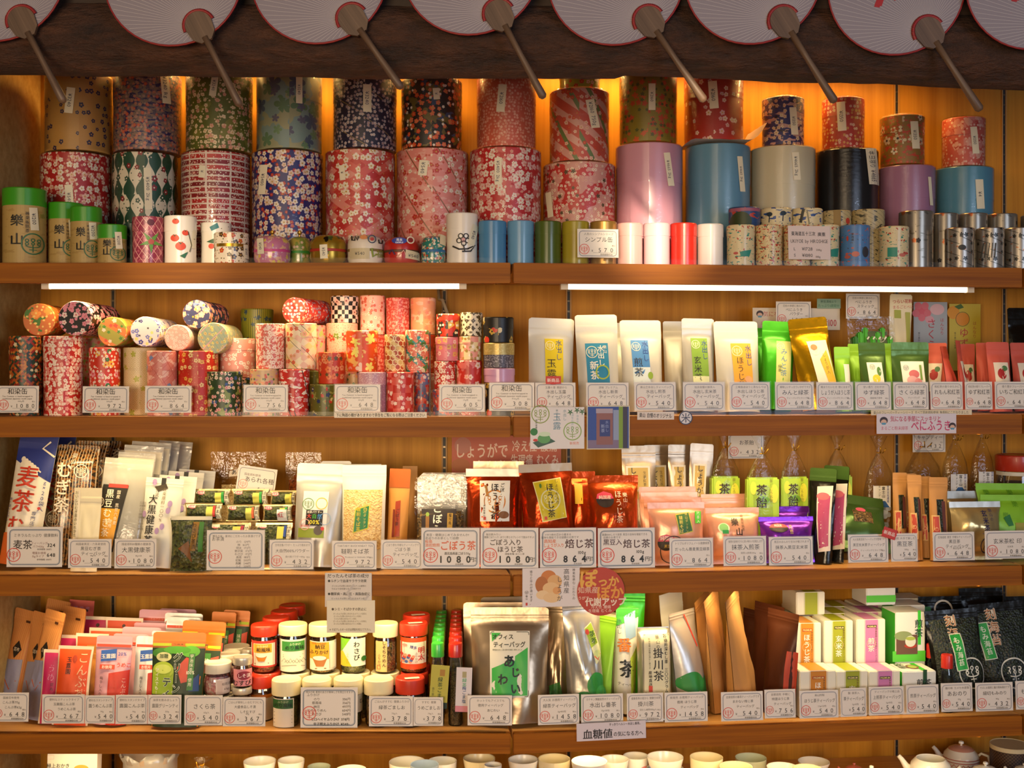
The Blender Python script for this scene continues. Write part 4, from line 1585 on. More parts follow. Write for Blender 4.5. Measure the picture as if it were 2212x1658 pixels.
pc(1, 1247, 494, 1337, 556, 'in front of the plain bronze canister', '人気のシンプルシリーズ', 'シンプル缶', '570', tax='本体価格¥528', ts=.2)

# picture-print canisters (plain generic landscapes)
W('k1', '#d8c89c', [('gv', .05, .075, '#2c4a7a'), ('cl', 24, .6, '#b84030', 2), ('band', 0, .02, '#c8a878')], rough=.4, coat=.2)
W('k2', '#dccca0', [('band', .07, .2, '#22304e'), ('cl', 12, .62, '#2c8a7a', 2), ('cl', 9, .64, '#b83c2c')], rough=.4, coat=.2)
W('k3', '#d8c494', [('band', .062, .072, '#c02c20'), ('band', .072, .2, '#2a2a30'), ('cl', 8, .58, '#b8402c', 1.6), ('cl', 7, .62, '#54604a')], rough=.4, coat=.2)
W('k4', '#e2d4ac', [('gv', .055, .085, '#4c7ab0'), ('cl', 12, .63, '#c05a48', 1.4), ('cl', 9, .66, '#4a5468', 1.4)], rough=.4, coat=.2)
W('k5', '#dccca0', [('band', .074, .2, '#1e3a78'), ('cl', 26, .58, '#2a4a8a', 3), ('cl', 9, .66, '#3a3a34')], rough=.4, coat=.2)
W('k6', '#b8a87c', [('st', 9, .12, '#8a8064', 62), ('cl', 16, .6, '#4c4a3a', 1.6)], rough=.4, coat=.2)
tree = lambda x, y: [('s', [(x, y), (x + 1, y - 16)], 2, '#22283a'), ('e', x + 1, y - 18, 6, 5, '#22303a')]
for i, (x0, x1, yt, m, w) in enumerate(((1573, 1643, 445, 'k1', 'purple-skied print with a round green hill'), (1643, 1710, 447, 'k5', 'cream print with dark blue sky band and two thin trees'), (1710, 1778, 447, 'k5', 'cream and blue cloud print with a dark mast'), (1780, 1840, 452, 'k6', 'grey rainy print with a gold strip'), (1840, 1911, 450, 'k6', 'grey rainy print with black vertical letters'))):
    it = {0: [('e', 1600, 478, 24, 22, '#34401c'), ('r', 1575, 448, 1641, 455, '#a05a70')], 1: tree(1662, 480) + tree(1690, 478), 2: [('s', [(1738, 450), (1732, 480)], 6, '#3a3a34'), ('s', [(1745, 452), (1750, 484)], 3, '#8a8468')], 3: [('r', 1803, 452, 1818, 520, '#8a6c2c'), ('e', 1832, 476, 4, 7, '#b83c2c')], 4: [('v', '東海道', 1868, 475, 9, INK)]}[i]
    canister('back row picture canister, ' + w, x0, x1, yt, .13, m, 1, .25, items=it, group='picture print canisters', top='#c8b890/0.3/0.6')
for i, (x0, x1, yt, m, w) in enumerate(((1570, 1630, 484, 'k2', 'dark sky, first of its row beside the plain white canister'), (1632, 1690, 484, 'k3', 'red and black banner sky over a crowd'), (1692, 1750, 484, 'k3', 'mostly hidden behind the handwritten sign'), (1752, 1812, 484, 'k2', 'edge showing past the handwritten sign'), (1815, 1878, 484, 'k4', 'pale blue sky over tiny travellers'), (1900, 1962, 487, 'k2', 'dark sky and a green litter, beside the silver canisters'))):
    it = {0: [('p', [(1598, 545), (1622, 540), (1618, 555), (1600, 556)], '#2c8a7a'), ('e', 1590, 548, 5, 3, '#c05a50')], 3: [('p', [(1794, 540), (1810, 536), (1808, 556), (1794, 556)], '#2c8a7a')], 4: [('e', 1868, 545, 6, 12, '#34343c'), ('e', 1848, 550, 8, 6, '#c87060'), ('e', 1832, 556, 6, 4, '#b05a50'), ('v', '東海道', 1842, 512, 6, INK), ('e', 1832, 515, 2, 6, '#b83c2c')], 5: [('r', 1918, 535, 1938, 556, '#1f8a74'), ('e', 1948, 552, 6, 4, '#c87060'), ('e', 1955, 548, 4, 3, '#c05a50')]}.get(i)
    canister('front row picture canister, ' + w, x0, x1, yt, .055, m, 1, .25, items=it, group='picture print canisters', top='#c8b890/0.3/0.6')
card('handwritten pinkish sign with black lettering standing among picture canisters', 1702, 487, 1796, 560, .02, [
    ('t', '東海道五十三次', 1736, 504, 10, INK, 1, 0, 54), ('t', '廣重', 1777, 505, 9, INK, 1), ('t', 'UKIYOE by HIROSHIGE', 1749, 520, 11, INK, 0, 0, 84),
    ('t', 'L', 1716, 537, 9, INK), ('t', '¥1728', 1744, 537, 10, INK), ('t', '200g', 1770, 539, 6, INK), ('t', 'S', 1716, 551, 9, INK), ('t', '¥1080', 1744, 551, 10, INK), ('t', '100g', 1768, 554, 6, INK)], '#e2cfc8', 1, 'handwritten_sign', 'sign', tilt=4)
# silver canisters
W('silv', '#9c9488', [('cl', 30, .64, '#7a7468', 3), ('fl', 22, .3, ('#3a3634', '#a8603c'), None, .3)], rough=.28, metal=.75, coat=.3, crinkle=.8)
W('silv2', '#a8a096', [('st', 26, .06, '#5a5a54', 70), ('cl', 14, .66, '#a8643c', 2.4), ('leaf', 18, .3, '#3a3a38', None, .2)], rough=.3, metal=.7, coat=.3, crinkle=.5)
for i, (x0, x1, yt, m, d, w) in enumerate(((1943, 2015, 453, 'silv', .12, 'tall one next to the steel blue canister base'), (2015, 2075, 457, 'silv', .12, 'tall crinkle-wrapped one, second of the back row'), (2077, 2137, 457, 'silv', .12, 'tall dark flowered one, third of the back row'), (2140, 2205, 457, 'silv', .12, 'tall one, fourth of the back row'), (2207, 2265, 462, 'silv', .12, 'last of the back row, cut by the picture edge'),
                                  (2043, 2103, 490, 'silv2', .05, 'short one with a black spot, first in front'), (2110, 2168, 490, 'silv2', .05, 'short one with iris stems, second in front'), (2171, 2230, 490, 'silv2', .05, 'short one with amber stains, third in front'))):
    canister('silver engraved canister, ' + w, x0, x1, yt, d, m, 1, .26, items=[('e', 2078, 535, 8, 6, '#2a2826')] if i == 5 else ([('s', [(2120 + 7 * j, 558), (2126 + 6 * j, 525)], 2, '#4a4a44') for j in range(5)] if i == 6 else None), group='silver canisters')


# ------------------------------------------------------------------ second shelf, canisters
W('a1', '#2a2a1c', [('rh', 7, 1.0, ('#a04a1c', '#24402c', '#8a2418', '#c07028')), ('fl', 14, .34, '#d8c8a0', None, .2)])
W('a2', '#c02820', [('fl', 11, .52, ('#f2e0cc', '#e89a8a'), '#d87868', .95), ('fl', 8, .44, '#f0d8c4', None, .5)])
W('a4', '#c83018', [('fl', 22, .42, ('#e8b040', '#e08a98'), '#c03020', .45), ('dot', 20, .3, ('#2c7a34', '#e8d8b8'), '#c83018', .4), ('fl', 8, .42, WH, RD, .5)])
W('a5', '#d8c89c', [('sc', 17, '#b89a60', 5), ('leaf', 26, .3, '#a8a838', None, .35)])
W('a6', '#cc7a70', [('cl', 34, .55, '#e0b0a4', 2), ('st', 30, .03, '#a82c24', 35), ('st', 13, .06, '#b84a40', -50), ('fl', 20, .36, '#6a84b8', None, .2)])
W('a7', '#bc2814', [('fl', 13, .44, ('#d8a848', '#e8c888'), '#b04020', .55), ('dot', 6, .12, '#e0b060', None, .5)])
W('a8', '#2c4424', [('cl', 40, .56, '#8a9a54', 1), ('fl', 10, .48, ('#ecdcc4', '#e0a8a8'), '#c84a48', .6), ('leaf', 13, .36, ('#1c2418', '#3a5a9a'), None, .4)])
W('a9', '#e2988a', [('fl', 10, .46, '#f6e6d8', '#d87a6a', .6)])
W('a10', '#d8b488', [('fl', 14, .42, ('#d8605a', '#e89868'), GD, .5), ('cl', 14, .6, '#c890a8', 2), ('leaf', 11, .32, '#4a7a38', None, .3)])
W('a11', '#d8685c', [('cl', 6, .52, '#f2d4c4', 1), ('fl', 11, .42, '#f6e0d0', '#d8685c', .5)])
W('a12', '#ead8b0', [('rh', 24, .7, ('#f0d8b8', '#e8b8a0', '#e8d090')), ('st', 34, .03, '#3a2a1c', 48), ('fl', 12, .44, ('#d85040', '#e8a080'), '#a8a040', .35)])
W('a13', '#c42a20', [('cl', 17, .56, '#efe4d8', 2), ('fl', 11, .45, ('#e8a8a8', '#d87878'), None, .4), ('st', 46, .05, '#4a3a3a', 20)])
W('a14', '#e0a090', [('cl', 14, .56, '#a8b860', 1), ('fl', 9, .4, '#e85a58', None, .4)])
W('a16', '#5c5c1c', [('cl', 18, .58, '#8a8a48'), ('fl', 14, .4, ('#1e2a5a', '#b83020'), None, .3), ('cl', 14, .66, '#c8c090')])
W('a17', '#cc3a18', [('fl', 15, .46, ('#e87a3c', '#e89868'), '#cc3a18', .6), ('leaf', 18, .3, '#5a4a1c', None, .3)])
W('a18', '#eab09a', [('dot', 5, .18, '#c85a48', None, .8), ('leaf', 24, .42, ('#6a8a30', '#c8402c'), '#e8d0a0', .4)])
W('b1', '#141210', [('ck', 10, '#e4d4c8'), ('fl', 22, .44, ('#d8a098', '#e8c0b0'), '#8a3a3a', .45)])
W('b2', '#eebcaa', [('band', .02, .055, '#e89c90'), ('fl', 9, .48, ('#d4564c', '#f4dccc'), GD, .65)])
W('b3', '#cc4438', [('cl', 5, .53, '#e49084'), ('fl', 9, .4, '#e8a498', None, .35)])
W('b4', '#e8a078', [('cl', 40, .55, '#eebca0', 2), ('fl', 12, .44, '#e48a70', None, .3)])
W('c1_', '#e0501c', [('cl', 26, .58, '#eeb060', 1.6), ('leaf', 30, .42, ('#f2c8b0', '#f0e070'), None, .5), ('cl', 20, .64, '#e88a80')])
W('c2_', '#b04a24', [('st', 26, .45, '#d8b470', 60), ('hx', 12, '#ecd8a8')])
W('c3_', '#d8705c', [('st', 30, .3, '#2c8a8a', 50), ('cl', 14, .58, '#efe0c0', 1), ('dot', 5, .3, '#e8b0a0', None, .5), ('cl', 18, .6, '#5a7a38')])
W('d2_', '#c494a4', [('dot', 4, .26, '#e8d0d4', None, .7)])
W('d3_', '#c42c22', [('ck', 17, '#d8584c'), ('fl', 12, .44, ('#f4e0d0', '#e8a8a0'), None, .55)])
W('d4_', '#6a6a94', [('cl', 20, .52, '#d06a60', 1), ('fl', 9, .45, ('#e8d4c8', '#c83a34'), None, .6)])
W('e1_', '#c8341c', [('fl', 24, .46, ('#2a241c', '#d8a848'), '#e8d0a0', .6), ('fl', 8, .4, WH, None, .25)])
W('e2_', '#d87884', [('fl', 14, .46, ('#e8c0b8', '#d8a85a'), '#c85a6a', .6), ('cl', 8, .66, '#b04a50')])
W('e3_', '#c42c1c', [('fl', 12, .48, '#f2dcc8', '#c42c1c', .75), ('dot', 6, .3, '#f2dcc8', None, .4)])
W('f1_', '#e6d8bc', [('ring', 17, '#4a3a1c', 2), ('fl', 17, .3, '#4a3a1c', None, .5)])
W('f2_', '#e89a88', [('ck', 20, '#ecd8a8'), ('fl', 9, .45, ('#f4e4d4', '#b08a40'), None, .5)])
W('f3_', '#c02c20', [('cl', 30, .56, '#d86a64'), ('fl', 20, .4, ('#e89890', '#f0d0c4'), GD, .5)])
W('g1_', '#16120e', [('fl', 20, .46, ('#b8963c', '#16120e'), '#16120e', .6), ('dot', 24, .3, ('#c83020', '#d8c8a0'), None, .3)])
W('g2_', '#b8a060', [('cl', 5, .56, '#c8b478', 1)], metal=.4)
W('g2b', '#4a4450', [('cl', 4, .54, '#8a8490', 1)])
W('h1_', '#b8642c', [('fl', 26, .46, ('#d88838', '#c04a20'), None, .5), ('cl', 22, .58, '#3c6a24', 1), ('fl', 8, .4, '#d8b868', None, .3)])
W('h2_', '#14100f', [('fl', 15, .5, ('#f0d8cc', '#e08a98'), '#d8606a', .85), ('fl', 9, .44, '#e890a0', None, .4)])
W('h3_', '#a8a03c', [('st', 46, .4, '#e0803c', 60), ('fl', 13, .44, ('#f0d8c0', '#d8503c'), None, .4), ('leaf', 14, .34, '#4a8a30', None, .3)])
W('h4_', '#dcd0d8', [('fl', 13, .46, ('#3c3c98', '#6a70c0'), '#e8d8a0', .6), ('fl', 14, .36, '#e8d080', None, .3), ('leaf', 9, .3, '#2a2a34', None, .15)])
W('h5_', '#eac4b0', [('fl', 8, .46, '#f4e8d8', '#e0a088', .9)])
W('h6_', '#2a2c54', [('cl', 30, .6, '#5a6a94', 2), ('fl', 17, .5, ('#eaa08e', '#e08878'), '#e8c0a0', .8), ('leaf', 10, .3, '#8a8a30', None, .2)])
W('h7_', '#98a48c', [('fl', 9, .44, ('#d8d078', '#c8b070'), '#98803c', .9), ('st', 9, .1, '#6a9a98', 35), ('st', 30, .08, '#c8a0a0', -45)])
W('i1_', '#8a8a28', [('st', 5, .3, '#3c4c18', 0), ('leaf', 16, .38, '#2c4a5a', None, .3)])
W('i2_', '#c83a34', [('st', 30, .22, '#b82018', 35), ('fl', 8, .46, ('#e8b0a8', '#8a9ac0'), '#d8c060', .7)])
W('lil', '#c494b8', [], rough=.35, coat=.2)

cz = {}
G2 = 'washi paper tea canisters on the second shelf'


def can2(k, x0, x1, yt, d, m, w, base=2, lid=.3):
    r_, z_ = canister(w, x0, x1, yt, d, m, cz[base] + .0004 if isinstance(base, str) else base, lid, group=G2)
    cz[k] = z_
    return z_


can2('A1', 22, 92, 725, .085, 'a1', 'dark green and orange diamond print canister, tall, beside the plaster wall')
can2('A2', 93, 180, 725, .07, 'a2', 'tall red canister covered in dense white blossom')
can2('A3', 178, 232, 729, .2, 'a14', 'pink and green canister behind the red one with fan motifs')
can2('A4', 190, 263, 750, .09, 'a4', 'red canister with orange and green flower balls')
can2('A5', 264, 341, 750, .12, 'a5', 'cream canister with wave scales and yellow-green leaves')
can2('A6', 315, 386, 757, .05, 'a6', 'rose canister with red lines and blue flowers')
can2('A7', 386, 470, 757, .09, 'a7', 'red canister with small gold flowers')
can2('A8', 447, 527, 802, .05, 'a8', 'short dark green canister with white and pink daisies')
can2('A9b', 474, 551, 816, .15, 'a8', 'green canister mostly hidden under the salmon one')
can2('A9', 473, 551, 730, .15, 'a9', 'salmon canister with fine white blossoms above the green daisy one', 'A9b')
can2('A10', 537, 606, 797, .07, 'a10', 'short peach and gold floral canister behind the 756 price card')
can2('A11', 552, 617, 698, .08, 'a11', 'tall coral canister with white vine print stacked over a peach floral one', 'A10')
can2('A13', 603, 668, 797, .06, 'a13', 'short red canister with white cranes')
can2('A12', 617, 684, 697, .08, 'a12', 'tall cream patchwork canister stacked over the red crane one', 'A13')
can2('A15', 660, 700, 800, .16, 'a16', 'dark olive canister behind the red crane one')
can2('A14', 668, 704, 702, .16, 'a14', 'pink and green canister peeking out behind the cream patchwork one', 'A15')
can2('A16', 670, 738, 829, .06, 'a16', 'short olive green canister beside the 648 price card')
can2('A17', 687, 748, 760, .075, 'a17', 'orange-red floral canister stacked on the olive green one', 'A16')
can2('A18b', 704, 770, 800, .17, 'a14', 'hidden canister carrying the peach dotted one')
can2('A18', 705, 772, 697, .17, 'a18', 'peach dotted canister with green leaf motifs', 'A18b')
can2('B1', 715, 774, 638, .18, 'b1', 'black and white checker canister with pink blossoms on top of the peach one', 'A18', .25)
can2('D1', 749, 783, 806, .12, 'a10', 'orange spotted canister under the orange ribbon one')
can2('D2', 773, 835, 803, .055, 'd2_', 'speckled lilac canister beside the 648 price card')
can2('C1', 748, 816, 713, .085, 'c1_', 'orange canister with yellow ribbon and white leaf print', 'D2')
can2('D3', 836, 893, 803, .055, 'd3_', 'red checkered canister with white blossoms')
can2('D4', 894, 929, 805, .12, 'd4_', 'narrow blue and pink floral canister by the clear divider')
can2('C2', 831, 876, 722, .075, 'c2_', 'canister with slanting orange and cream hexagon stripes', 'D3')
can2('C3', 876, 926, 712, .09, 'c3_', 'multicoloured canister with teal stripes and white mountains', 'D4')
for k, x0, x1, yt, m, w in (('B2', 778, 832, 637, 'b2', 'pale pink canister with floral bands, tallest row'), ('B3', 834, 885, 642, 'b3', 'coral canister with pale vine print, tallest row'), ('B4', 887, 941, 642, 'b4', 'peach canister with faint brush clouds, tallest row')):
    can2(k + 'a', x0, x1, 806, .19, 'a9', 'hidden lowest canister of the stack topped by the ' + w.split(',')[0])
    can2(k + 'b', x0, x1, 723, .19, 'b3' if k != 'B4' else 'a17', 'half hidden middle canister of the stack topped by the ' + w.split(',')[0], k + 'a')
    can2(k, x0, x1, yt, .19, m, w, k + 'b')
can2('E4', 935, 987, 840, .1, 'd4_', 'purple floral canister at the foot of the stack with fan prints')
can2('E3', 938, 985, 780, .1, 'e3_', 'red canister with bold white plum blossoms', 'E4')
can2('E2', 941, 991, 727, .1, 'e2_', 'pink canister with yellow blossoms', 'E3')
can2('E1', 943, 993, 677, .1, 'e1_', 'red canister with black and gold fans, topmost beside the black ring one', 'E2')
can2('F4', 990, 1040, 836, .095, 'a13', 'hidden red canister at the foot of the stack with the ring print')
can2('F3', 986, 1041, 778, .095, 'f3_', 'red canister with large pale blossoms', 'F4')
can2('F2', 992, 1040, 726, .095, 'f2_', 'peach and cream checkered canister', 'F3')
can2('F1', 995, 1042, 674, .095, 'f1_', 'cream canister with brown linked rings', 'F2')
for k, x0, x1, yt, m, lm, b, w in (('G4', 1047, 1112, 826, 'g1_', None, 2, 'dark floral tin at the foot of the stack of flat tins'), ('G3', 1045, 1112, 795, 'lil', None, 'G4', 'plain lilac flat tin'),
                                   ('G2', 1044, 1111, 740, 'g2b', 'g2_', 'G3', 'flat tin with gold lid and dark grey body'), ('G1', 1043, 1109, 684, 'g1_', None, 'G2', 'black flat tin with gold motifs, topmost of the flat tins')):
    r_, z_ = canister(w, x0, x1, yt, .085, m, cz[b] + .0004 if isinstance(b, str) else b, .47, lm, group=G2, name='flat_tea_tin')
    cz[k] = z_

L2 = 'washi canisters lying on top of the others'
for a in ((84, 690, 37, .075, .1, 'h1_', 8, 'lying canister showing an orange lid with green leaves'), (162, 687, 38, .05, .17, 'h2_', 18, 'lying black canister with pink and white cherry blossom'),
          (242, 716, 35, .07, .13, 'h3_', 12, 'lying canister showing an olive and orange striped lid'), (313, 716, 36, .075, .15, 'h4_', 16, 'lying canister showing a white lid with blue flowers'),
          (383, 729, 31, .065, .12, 'h5_', 12, 'lying canister showing a pale pink dotted lid'), (424, 678, 34, .085, .14, 'h6_', 20, 'lying navy canister with large pink blossoms, topmost in the pile'),
          (460, 730, 33, .07, .13, 'h7_', 14, 'lying canister showing a sage green checked lid')):
    lying(a[7], *a[:6], a[6] * .35 - 3, group=L2)
can2('I1b', 523, 588, 735, .26, 'a16', 'hidden canister under the green bamboo print one')
can2('I1', 521, 590, 666, .26, 'i1_', 'olive canister with bamboo stripes at the back', 'I1b')
lying('lying red canister with multicoloured streaks, tilted on the coral vine one', 634, 670, 31, .09, .13, 'i2_', 20, group=L2)
# clear divider and cable
P, s = at(928, 890, .03)
m = MB()
m.box(-.0012, .0012, 0, .2, 0, (890 - 708) * s, 'clear')
m.box(-.0012, .0012, 0, .0015, 0, (890 - 708) * s, '#3a3228')
o = m.build('shelf_divider')
o.location = (P.x, .04, SZ[2])
tag(o, 'upright clear acrylic divider beside the narrow blue canister', 'divider')
A_, B_ = at(947, 622, .38)[0], at(966, 676, .33)[0]
m = MB()
m.tube([A_, A_ + Vector((.003, -.02, -.03)), (A_ + B_) / 2 + Vector((0, -.015, 0)), B_], .004, '#cbb890', 8)
tag(m.build('lamp_cable'), 'pale cable running down the back panel behind the ring print canister', 'cable')

wash = 'Tea Canister is hand-wrapped in|traditional Japanese washi paper'
for x0, x1, y0, y1, p, g, t, w in ((-8, 83, 833, 891, '1080', '400g用', '1000', 'in front of the dark diamond print canister'), (178, 278, 834, 891, '972', '200g用', '900', 'in front of the red flower ball canister'), (313, 413, 833, 891, '864', '200g用', '800', 'in front of the rose canister'),
                                (526, 621, 831, 890, '756', '150g用', '700', 'in front of the red crane canister'), (723, 821, 830, 889, '648', '100g用', '600', 'in front of the speckled lilac canister'), (949, 1047, 830, 889, '605', '37g用', '561', 'in front of the plum blossom canister stack'), (1057, 1154, 826, 887, '308', '平50g用', '286', 'in front of the stack of flat tins')):
    pc(2, x0, y0, x1, y1, w, '', '', p, g, '本体価格¥' + t, ts=.22)
    o = bpy.data.objects[[q.name for q in bpy.data.objects if q.name.startswith('card')][-1]]
    m = MB()
    s = at((x0 + x1) / 2, y1, .012)[1]
    w_, h_ = (x1 - x0) * s, (y1 - y0) * s
    m.text(flat, '和染缶', 0, h_ * .8, h_ * .25, INK, False, 0, .0016)
    m.text(flat, wash, 0, h_ * .57, h_ * .078, GREY, False, 0, .0016, 0, w_ * .8)
    m.build('lettering', o.parent)
card('long white paper strip with a line of small black writing on the shelf edge', 722, 890, 922, 902, -.004, [('t', '下に陶器の棚がありますので茶缶をご覧になる際はご注意ください', 822, 896, 8.4, INK, 1, 0, 192)], '#e9dcc6', None, 'notice_strip', 'notice', holder=False)

# ------------------------------------------------------------------ second shelf, pouches
def teapouch(label, x0, x1, yt, d, mat, lab, bg, txts, seal=None, **k):
    lx0, ly0, lx1, ly1 = lab
    it = [('r', lx0, ly0, lx1, ly1, bg), ('lg', lx0 + (lx1 - lx0) * .28, ly0 + (lx1 - lx0) * .38, (lx1 - lx0) * .26, '#efe8c8')] + txts
    return pouch(label, x0, x1, yt, d, mat, it, seal=seal, group=k.pop('group', 'tea pouches on the second shelf'), **k)


MB_ = '#2c4a9a'
teapouch('white tea pouch with yellow label, first in the row', 1142, 1242, 694, .1, 'whitefoil', (1177, 739, 1218, 840), '#d8c21c', [('v', '水出し', 1208, 764, 15, MB_), ('v', '玉露', 1191, 806, 22, '#2a2a30')], tilt=9, roll=2)
teapouch('white tea pouch with blue label and white brush letters', 1247, 1340, 685, .09, 'whitefoil', (1265, 748, 1316, 850), '#2a86ae', [('v', '水出し', 1299, 776, 15, '#f4f0e4', 1), ('v', '新茶', 1282, 808, 20, '#f4f0e4', 1), ('v', '樂山', 1308, 762, 9, '#e8e4d8'), ('o', 1300, 812, 16, 3, '#a8b838')], tilt=8, roll=-1)
pouch('plain white tea pouch half hidden behind the blue-label pouches', 1322, 1362, 700, .22, 'whitefoil', tilt=6, group='plain white pouches behind')
teapouch('white tea pouch with blue fading to white label', 1344, 1435, 695, .1, 'whitefoil', (1365, 739, 1404, 840), '#4a86c8', [('r', 1365, 800, 1404, 840, '#d8e4e8'), ('v', '水出し', 1396, 764, 15, MB_), ('v', '煎茶', 1378, 800, 21, '#2a2a30'), ('e', 1404, 818, 6, 8, '#8aa83a')], tilt=8)
pouch('plain white tea pouch half hidden behind the green-label pouch', 1436, 1486, 697, .22, 'whitefoil', tilt=6, group='plain white pouches behind')
teapouch('silvery white tea pouch with green label', 1476, 1548, 693, .1, 'silverw', (1494, 736, 1531, 840), '#7aa03a', [('v', '水出し', 1524, 762, 14, MB_), ('v', '玄米茶', 1506, 804, 18, '#2a2a30'), ('r', 1494, 820, 1531, 840, '#d8dcb0')], tilt=8, roll=1)
teapouch('white tea pouch with orange label, last of the white ones', 1547, 1645, 698, .09, 'whitefoil', (1581, 747, 1626, 845), '#e8a838', [('v', '水出し', 1619, 774, 15, MB_), ('v', 'ほうじ茶', 1598, 812, 17, '#4a4038'), ('e', 1615, 826, 9, 7, '#e0a878')], tilt=8)
teapouch('bright green tea pouch with pale yellow label', 1648, 1716, 700, .1, 'green', (1678, 744, 1710, 850), '#c8cc80', [('v', 'みんと茶', 1694, 792, 15, '#5a8ab8'), ('v', '緑茶', 1686, 806, 8, '#4a5a3a')], tilt=9, roll=3, yaw=-14, dp=.06)
pouch('bright green tea pouch behind the one with pale yellow label', 1640, 1690, 711, .2, 'green', tilt=6)
teapouch('shiny gold tea pouch with white and yellow label', 1718, 1812, 697, .09, 'gold', (1750, 748, 1800, 850), '#f0e8d0', [('p', [(1768, 790), (1792, 770), (1800, 850), (1778, 850)], '#e8b838'), ('v', 'しょうが入', 1782, 800, 9, '#6a5a2a'), ('e', 1763, 762, 8, 6, '#d87848')], tilt=9, roll=-5, yaw=12, dp=.065)
for x0, x1, yt, d, m, w, lab in ((1805, 1840, 752, .12, 'lime', 'small lime tea pouch beside the gold pouch', (1822, 790, 1836, 840)), (1837, 1866, 745, .15, 'lime', 'small lime tea pouch behind the first lemon label pouch', None), (1860, 1920, 742, .085, 'dgreen', 'small dark green tea pouch with lemon picture label', (1873, 786, 1908, 850)),
                              (1914, 1936, 744, .17, 'lime', 'small lime tea pouch between the two dark green ones', None), (1928, 2013, 742, .08, 'dgreen', 'wide dark green tea pouch with pink flower picture label', (1945, 784, 1998, 850))):
    it = []
    if lab:
        it = [('r', *lab, '#ece6da')]
    if x0 == 1860:
        it += [('e', 1890, 822, 9, 9, '#d8c838'), ('e', 1898, 806, 5, 10, '#4a7a3a'), ('lg', 1884, 796, 6, '#6a8a7a')]
    if x0 == 1928:
        it += [('e', 1972, 812, 12, 9, '#c86a70'), ('e', 1966, 826, 12, 10, '#e0a8a8'), ('e', 1980, 830, 9, 9, '#d88a8a'), ('lg', 1955, 798, 6, '#5a7a8a'), ('r', 1986, 792, 1991, 825, '#7a9a4a')]
    pouch(w, x0, x1, yt, d, m, it or None, tilt=6, dp=.045, group='small green flavoured tea pouches')
for x0, x1, yt, d, yaw, w, lab in ((2008, 2046, 743, .12, -38, 'first coral tea pouch, beside the pink flower picture label', True), (2040, 2072, 750, .1, 48, 'second coral tea pouch, turned edgeways', False), (2062, 2094, 738, .09, 52, 'third coral tea pouch, turned edgeways with white label edge', True), (2082, 2118, 745, .16, -10, 'fourth coral tea pouch, behind the edgeways ones', True),
                               (2112, 2142, 743, .14, -14, 'fifth coral tea pouch, behind the strawberry label pouch', False), (2136, 2188, 741, .085, 0, 'coral tea pouch with strawberry picture label', True), (2190, 2240, 742, .12, 0, 'last coral tea pouch, cut by the picture edge', True)):
    xm, q = (x0 + x1) / 2, (x1 - x0) / 2
    it = [('r', xm - q * .62, yt + 45, xm + q * .7, 850, '#e8dccc'), ('e', xm, yt + 70, q * .4, 12, '#b02c2c'), ('e', xm + q * .3, yt + 58, q * .25, 6, '#4a7a4a')] if lab else None
    pouch(w, x0, x1, yt, d, 'coralpaper', it, tilt=6, dp=.04, yaw=yaw, group='coral tea pouches', w=.05 if abs(yaw) > 30 else None)

# rear of the bay: sachet bag, tall pouch, posters, spare cards
m_bag = pouch('clear bag filled with bright green tea sticks', 1836, 1944, 686, .22, 'crinkle', [('r', 1876, 718, 1924, 748, '#5a6a4a'), ('lg', 1908, 732, 11, '#e8e0d0'), ('e', 1918, 724, 6, 8, '#c8606a')], dp=.05, tilt=6, name='sachet_bag', inner=lambda b_, w, h: [b_.box(-w * .42 + i * w * .12, -w * .42 + i * w * .12 + w * .105, -.012 + .004 * (i % 3), .014, .004, h * (.78 + .05 * ((i * 7) % 3)), '#4fb82a' if i else '#2c7a1c', .003) for i in range(7)] +
              [b_.patch(shifted(flat, -w * .37 + i * w * .12, h * (.5 + .13 * j), .9, .0155), -.004, -.0018, .004, .0018, '#e8ecd8', 0) for i in range(2, 7) for j in range(3)])
pouch('tall cream paper pouch with pink brush writing', 1920, 1970, 638, .26, 'cream', [('t', 'つらい花粉', 1948, 653, 9, '#c05a50', 1, 4), ('t', 'まるごとべに', 1950, 665, 8, '#d07878', 0, 4), ('r', 1930, 672, 1945, 690, '#a8b048'), ('r', 1955, 676, 1966, 760, '#b8bc60')], tilt=2, roll=2, dp=.05, name='paper_pouch')


def poster(label, x0, y0, x1, y1, d, bg, items, name='poster', cat='poster', roll=0, tilt=0, thick=.001, edge=None):
    return card(label, x0, y0, x1, y1, d, items, bg, None, name, cat, holder=False, thick=thick, roll=roll, tilt=tilt)


poster('pale blue poster with a red cherry blossom and red brush letters', 1972, 652, 2048, 800, .36, '#a8b0b8', [('e', 1990, 672, 16, 15, '#d86070')] + [('e', 1990 + 14 * math.cos(a), 672 + 14 * math.sin(a), 8, 8, '#d8707c') for a in (0.3, 1.55, 2.8, 4.1, 5.3)] + [('e', 2025, 668, 16, 12, '#e0b8c0'), ('e', 2008, 690, 10, 8, '#d8a0ac'), ('v', 'さくら', 2012, 722, 22, '#b83038'), ('v', 'はんなり', 2036, 705, 9, '#c04a50'), ('v', '香り豊かな緑茶', 1984, 735, 5, '#4a4a50')])
poster('yellow poster with two citrus fruits and red brush letters', 2049, 656, 2120, 800, .36, '#c8b43c', [('e', 2058, 675, 14, 14, '#d89420'), ('e', 2079, 689, 16, 14, '#d88c1c'), ('o', 2079, 689, 16, 1.2, '#6a5a1c'), ('p', [(2060, 662), (2075, 656), (2082, 664), (2070, 668)], '#4a6a24'), ('v', 'ゆず', 2082, 730, 22, '#b83038'), ('v', 'はんなり', 2106, 712, 9, '#a85a38'), ('v', '香り豊かな緑茶', 2062, 735, 5, '#5a5a30')])
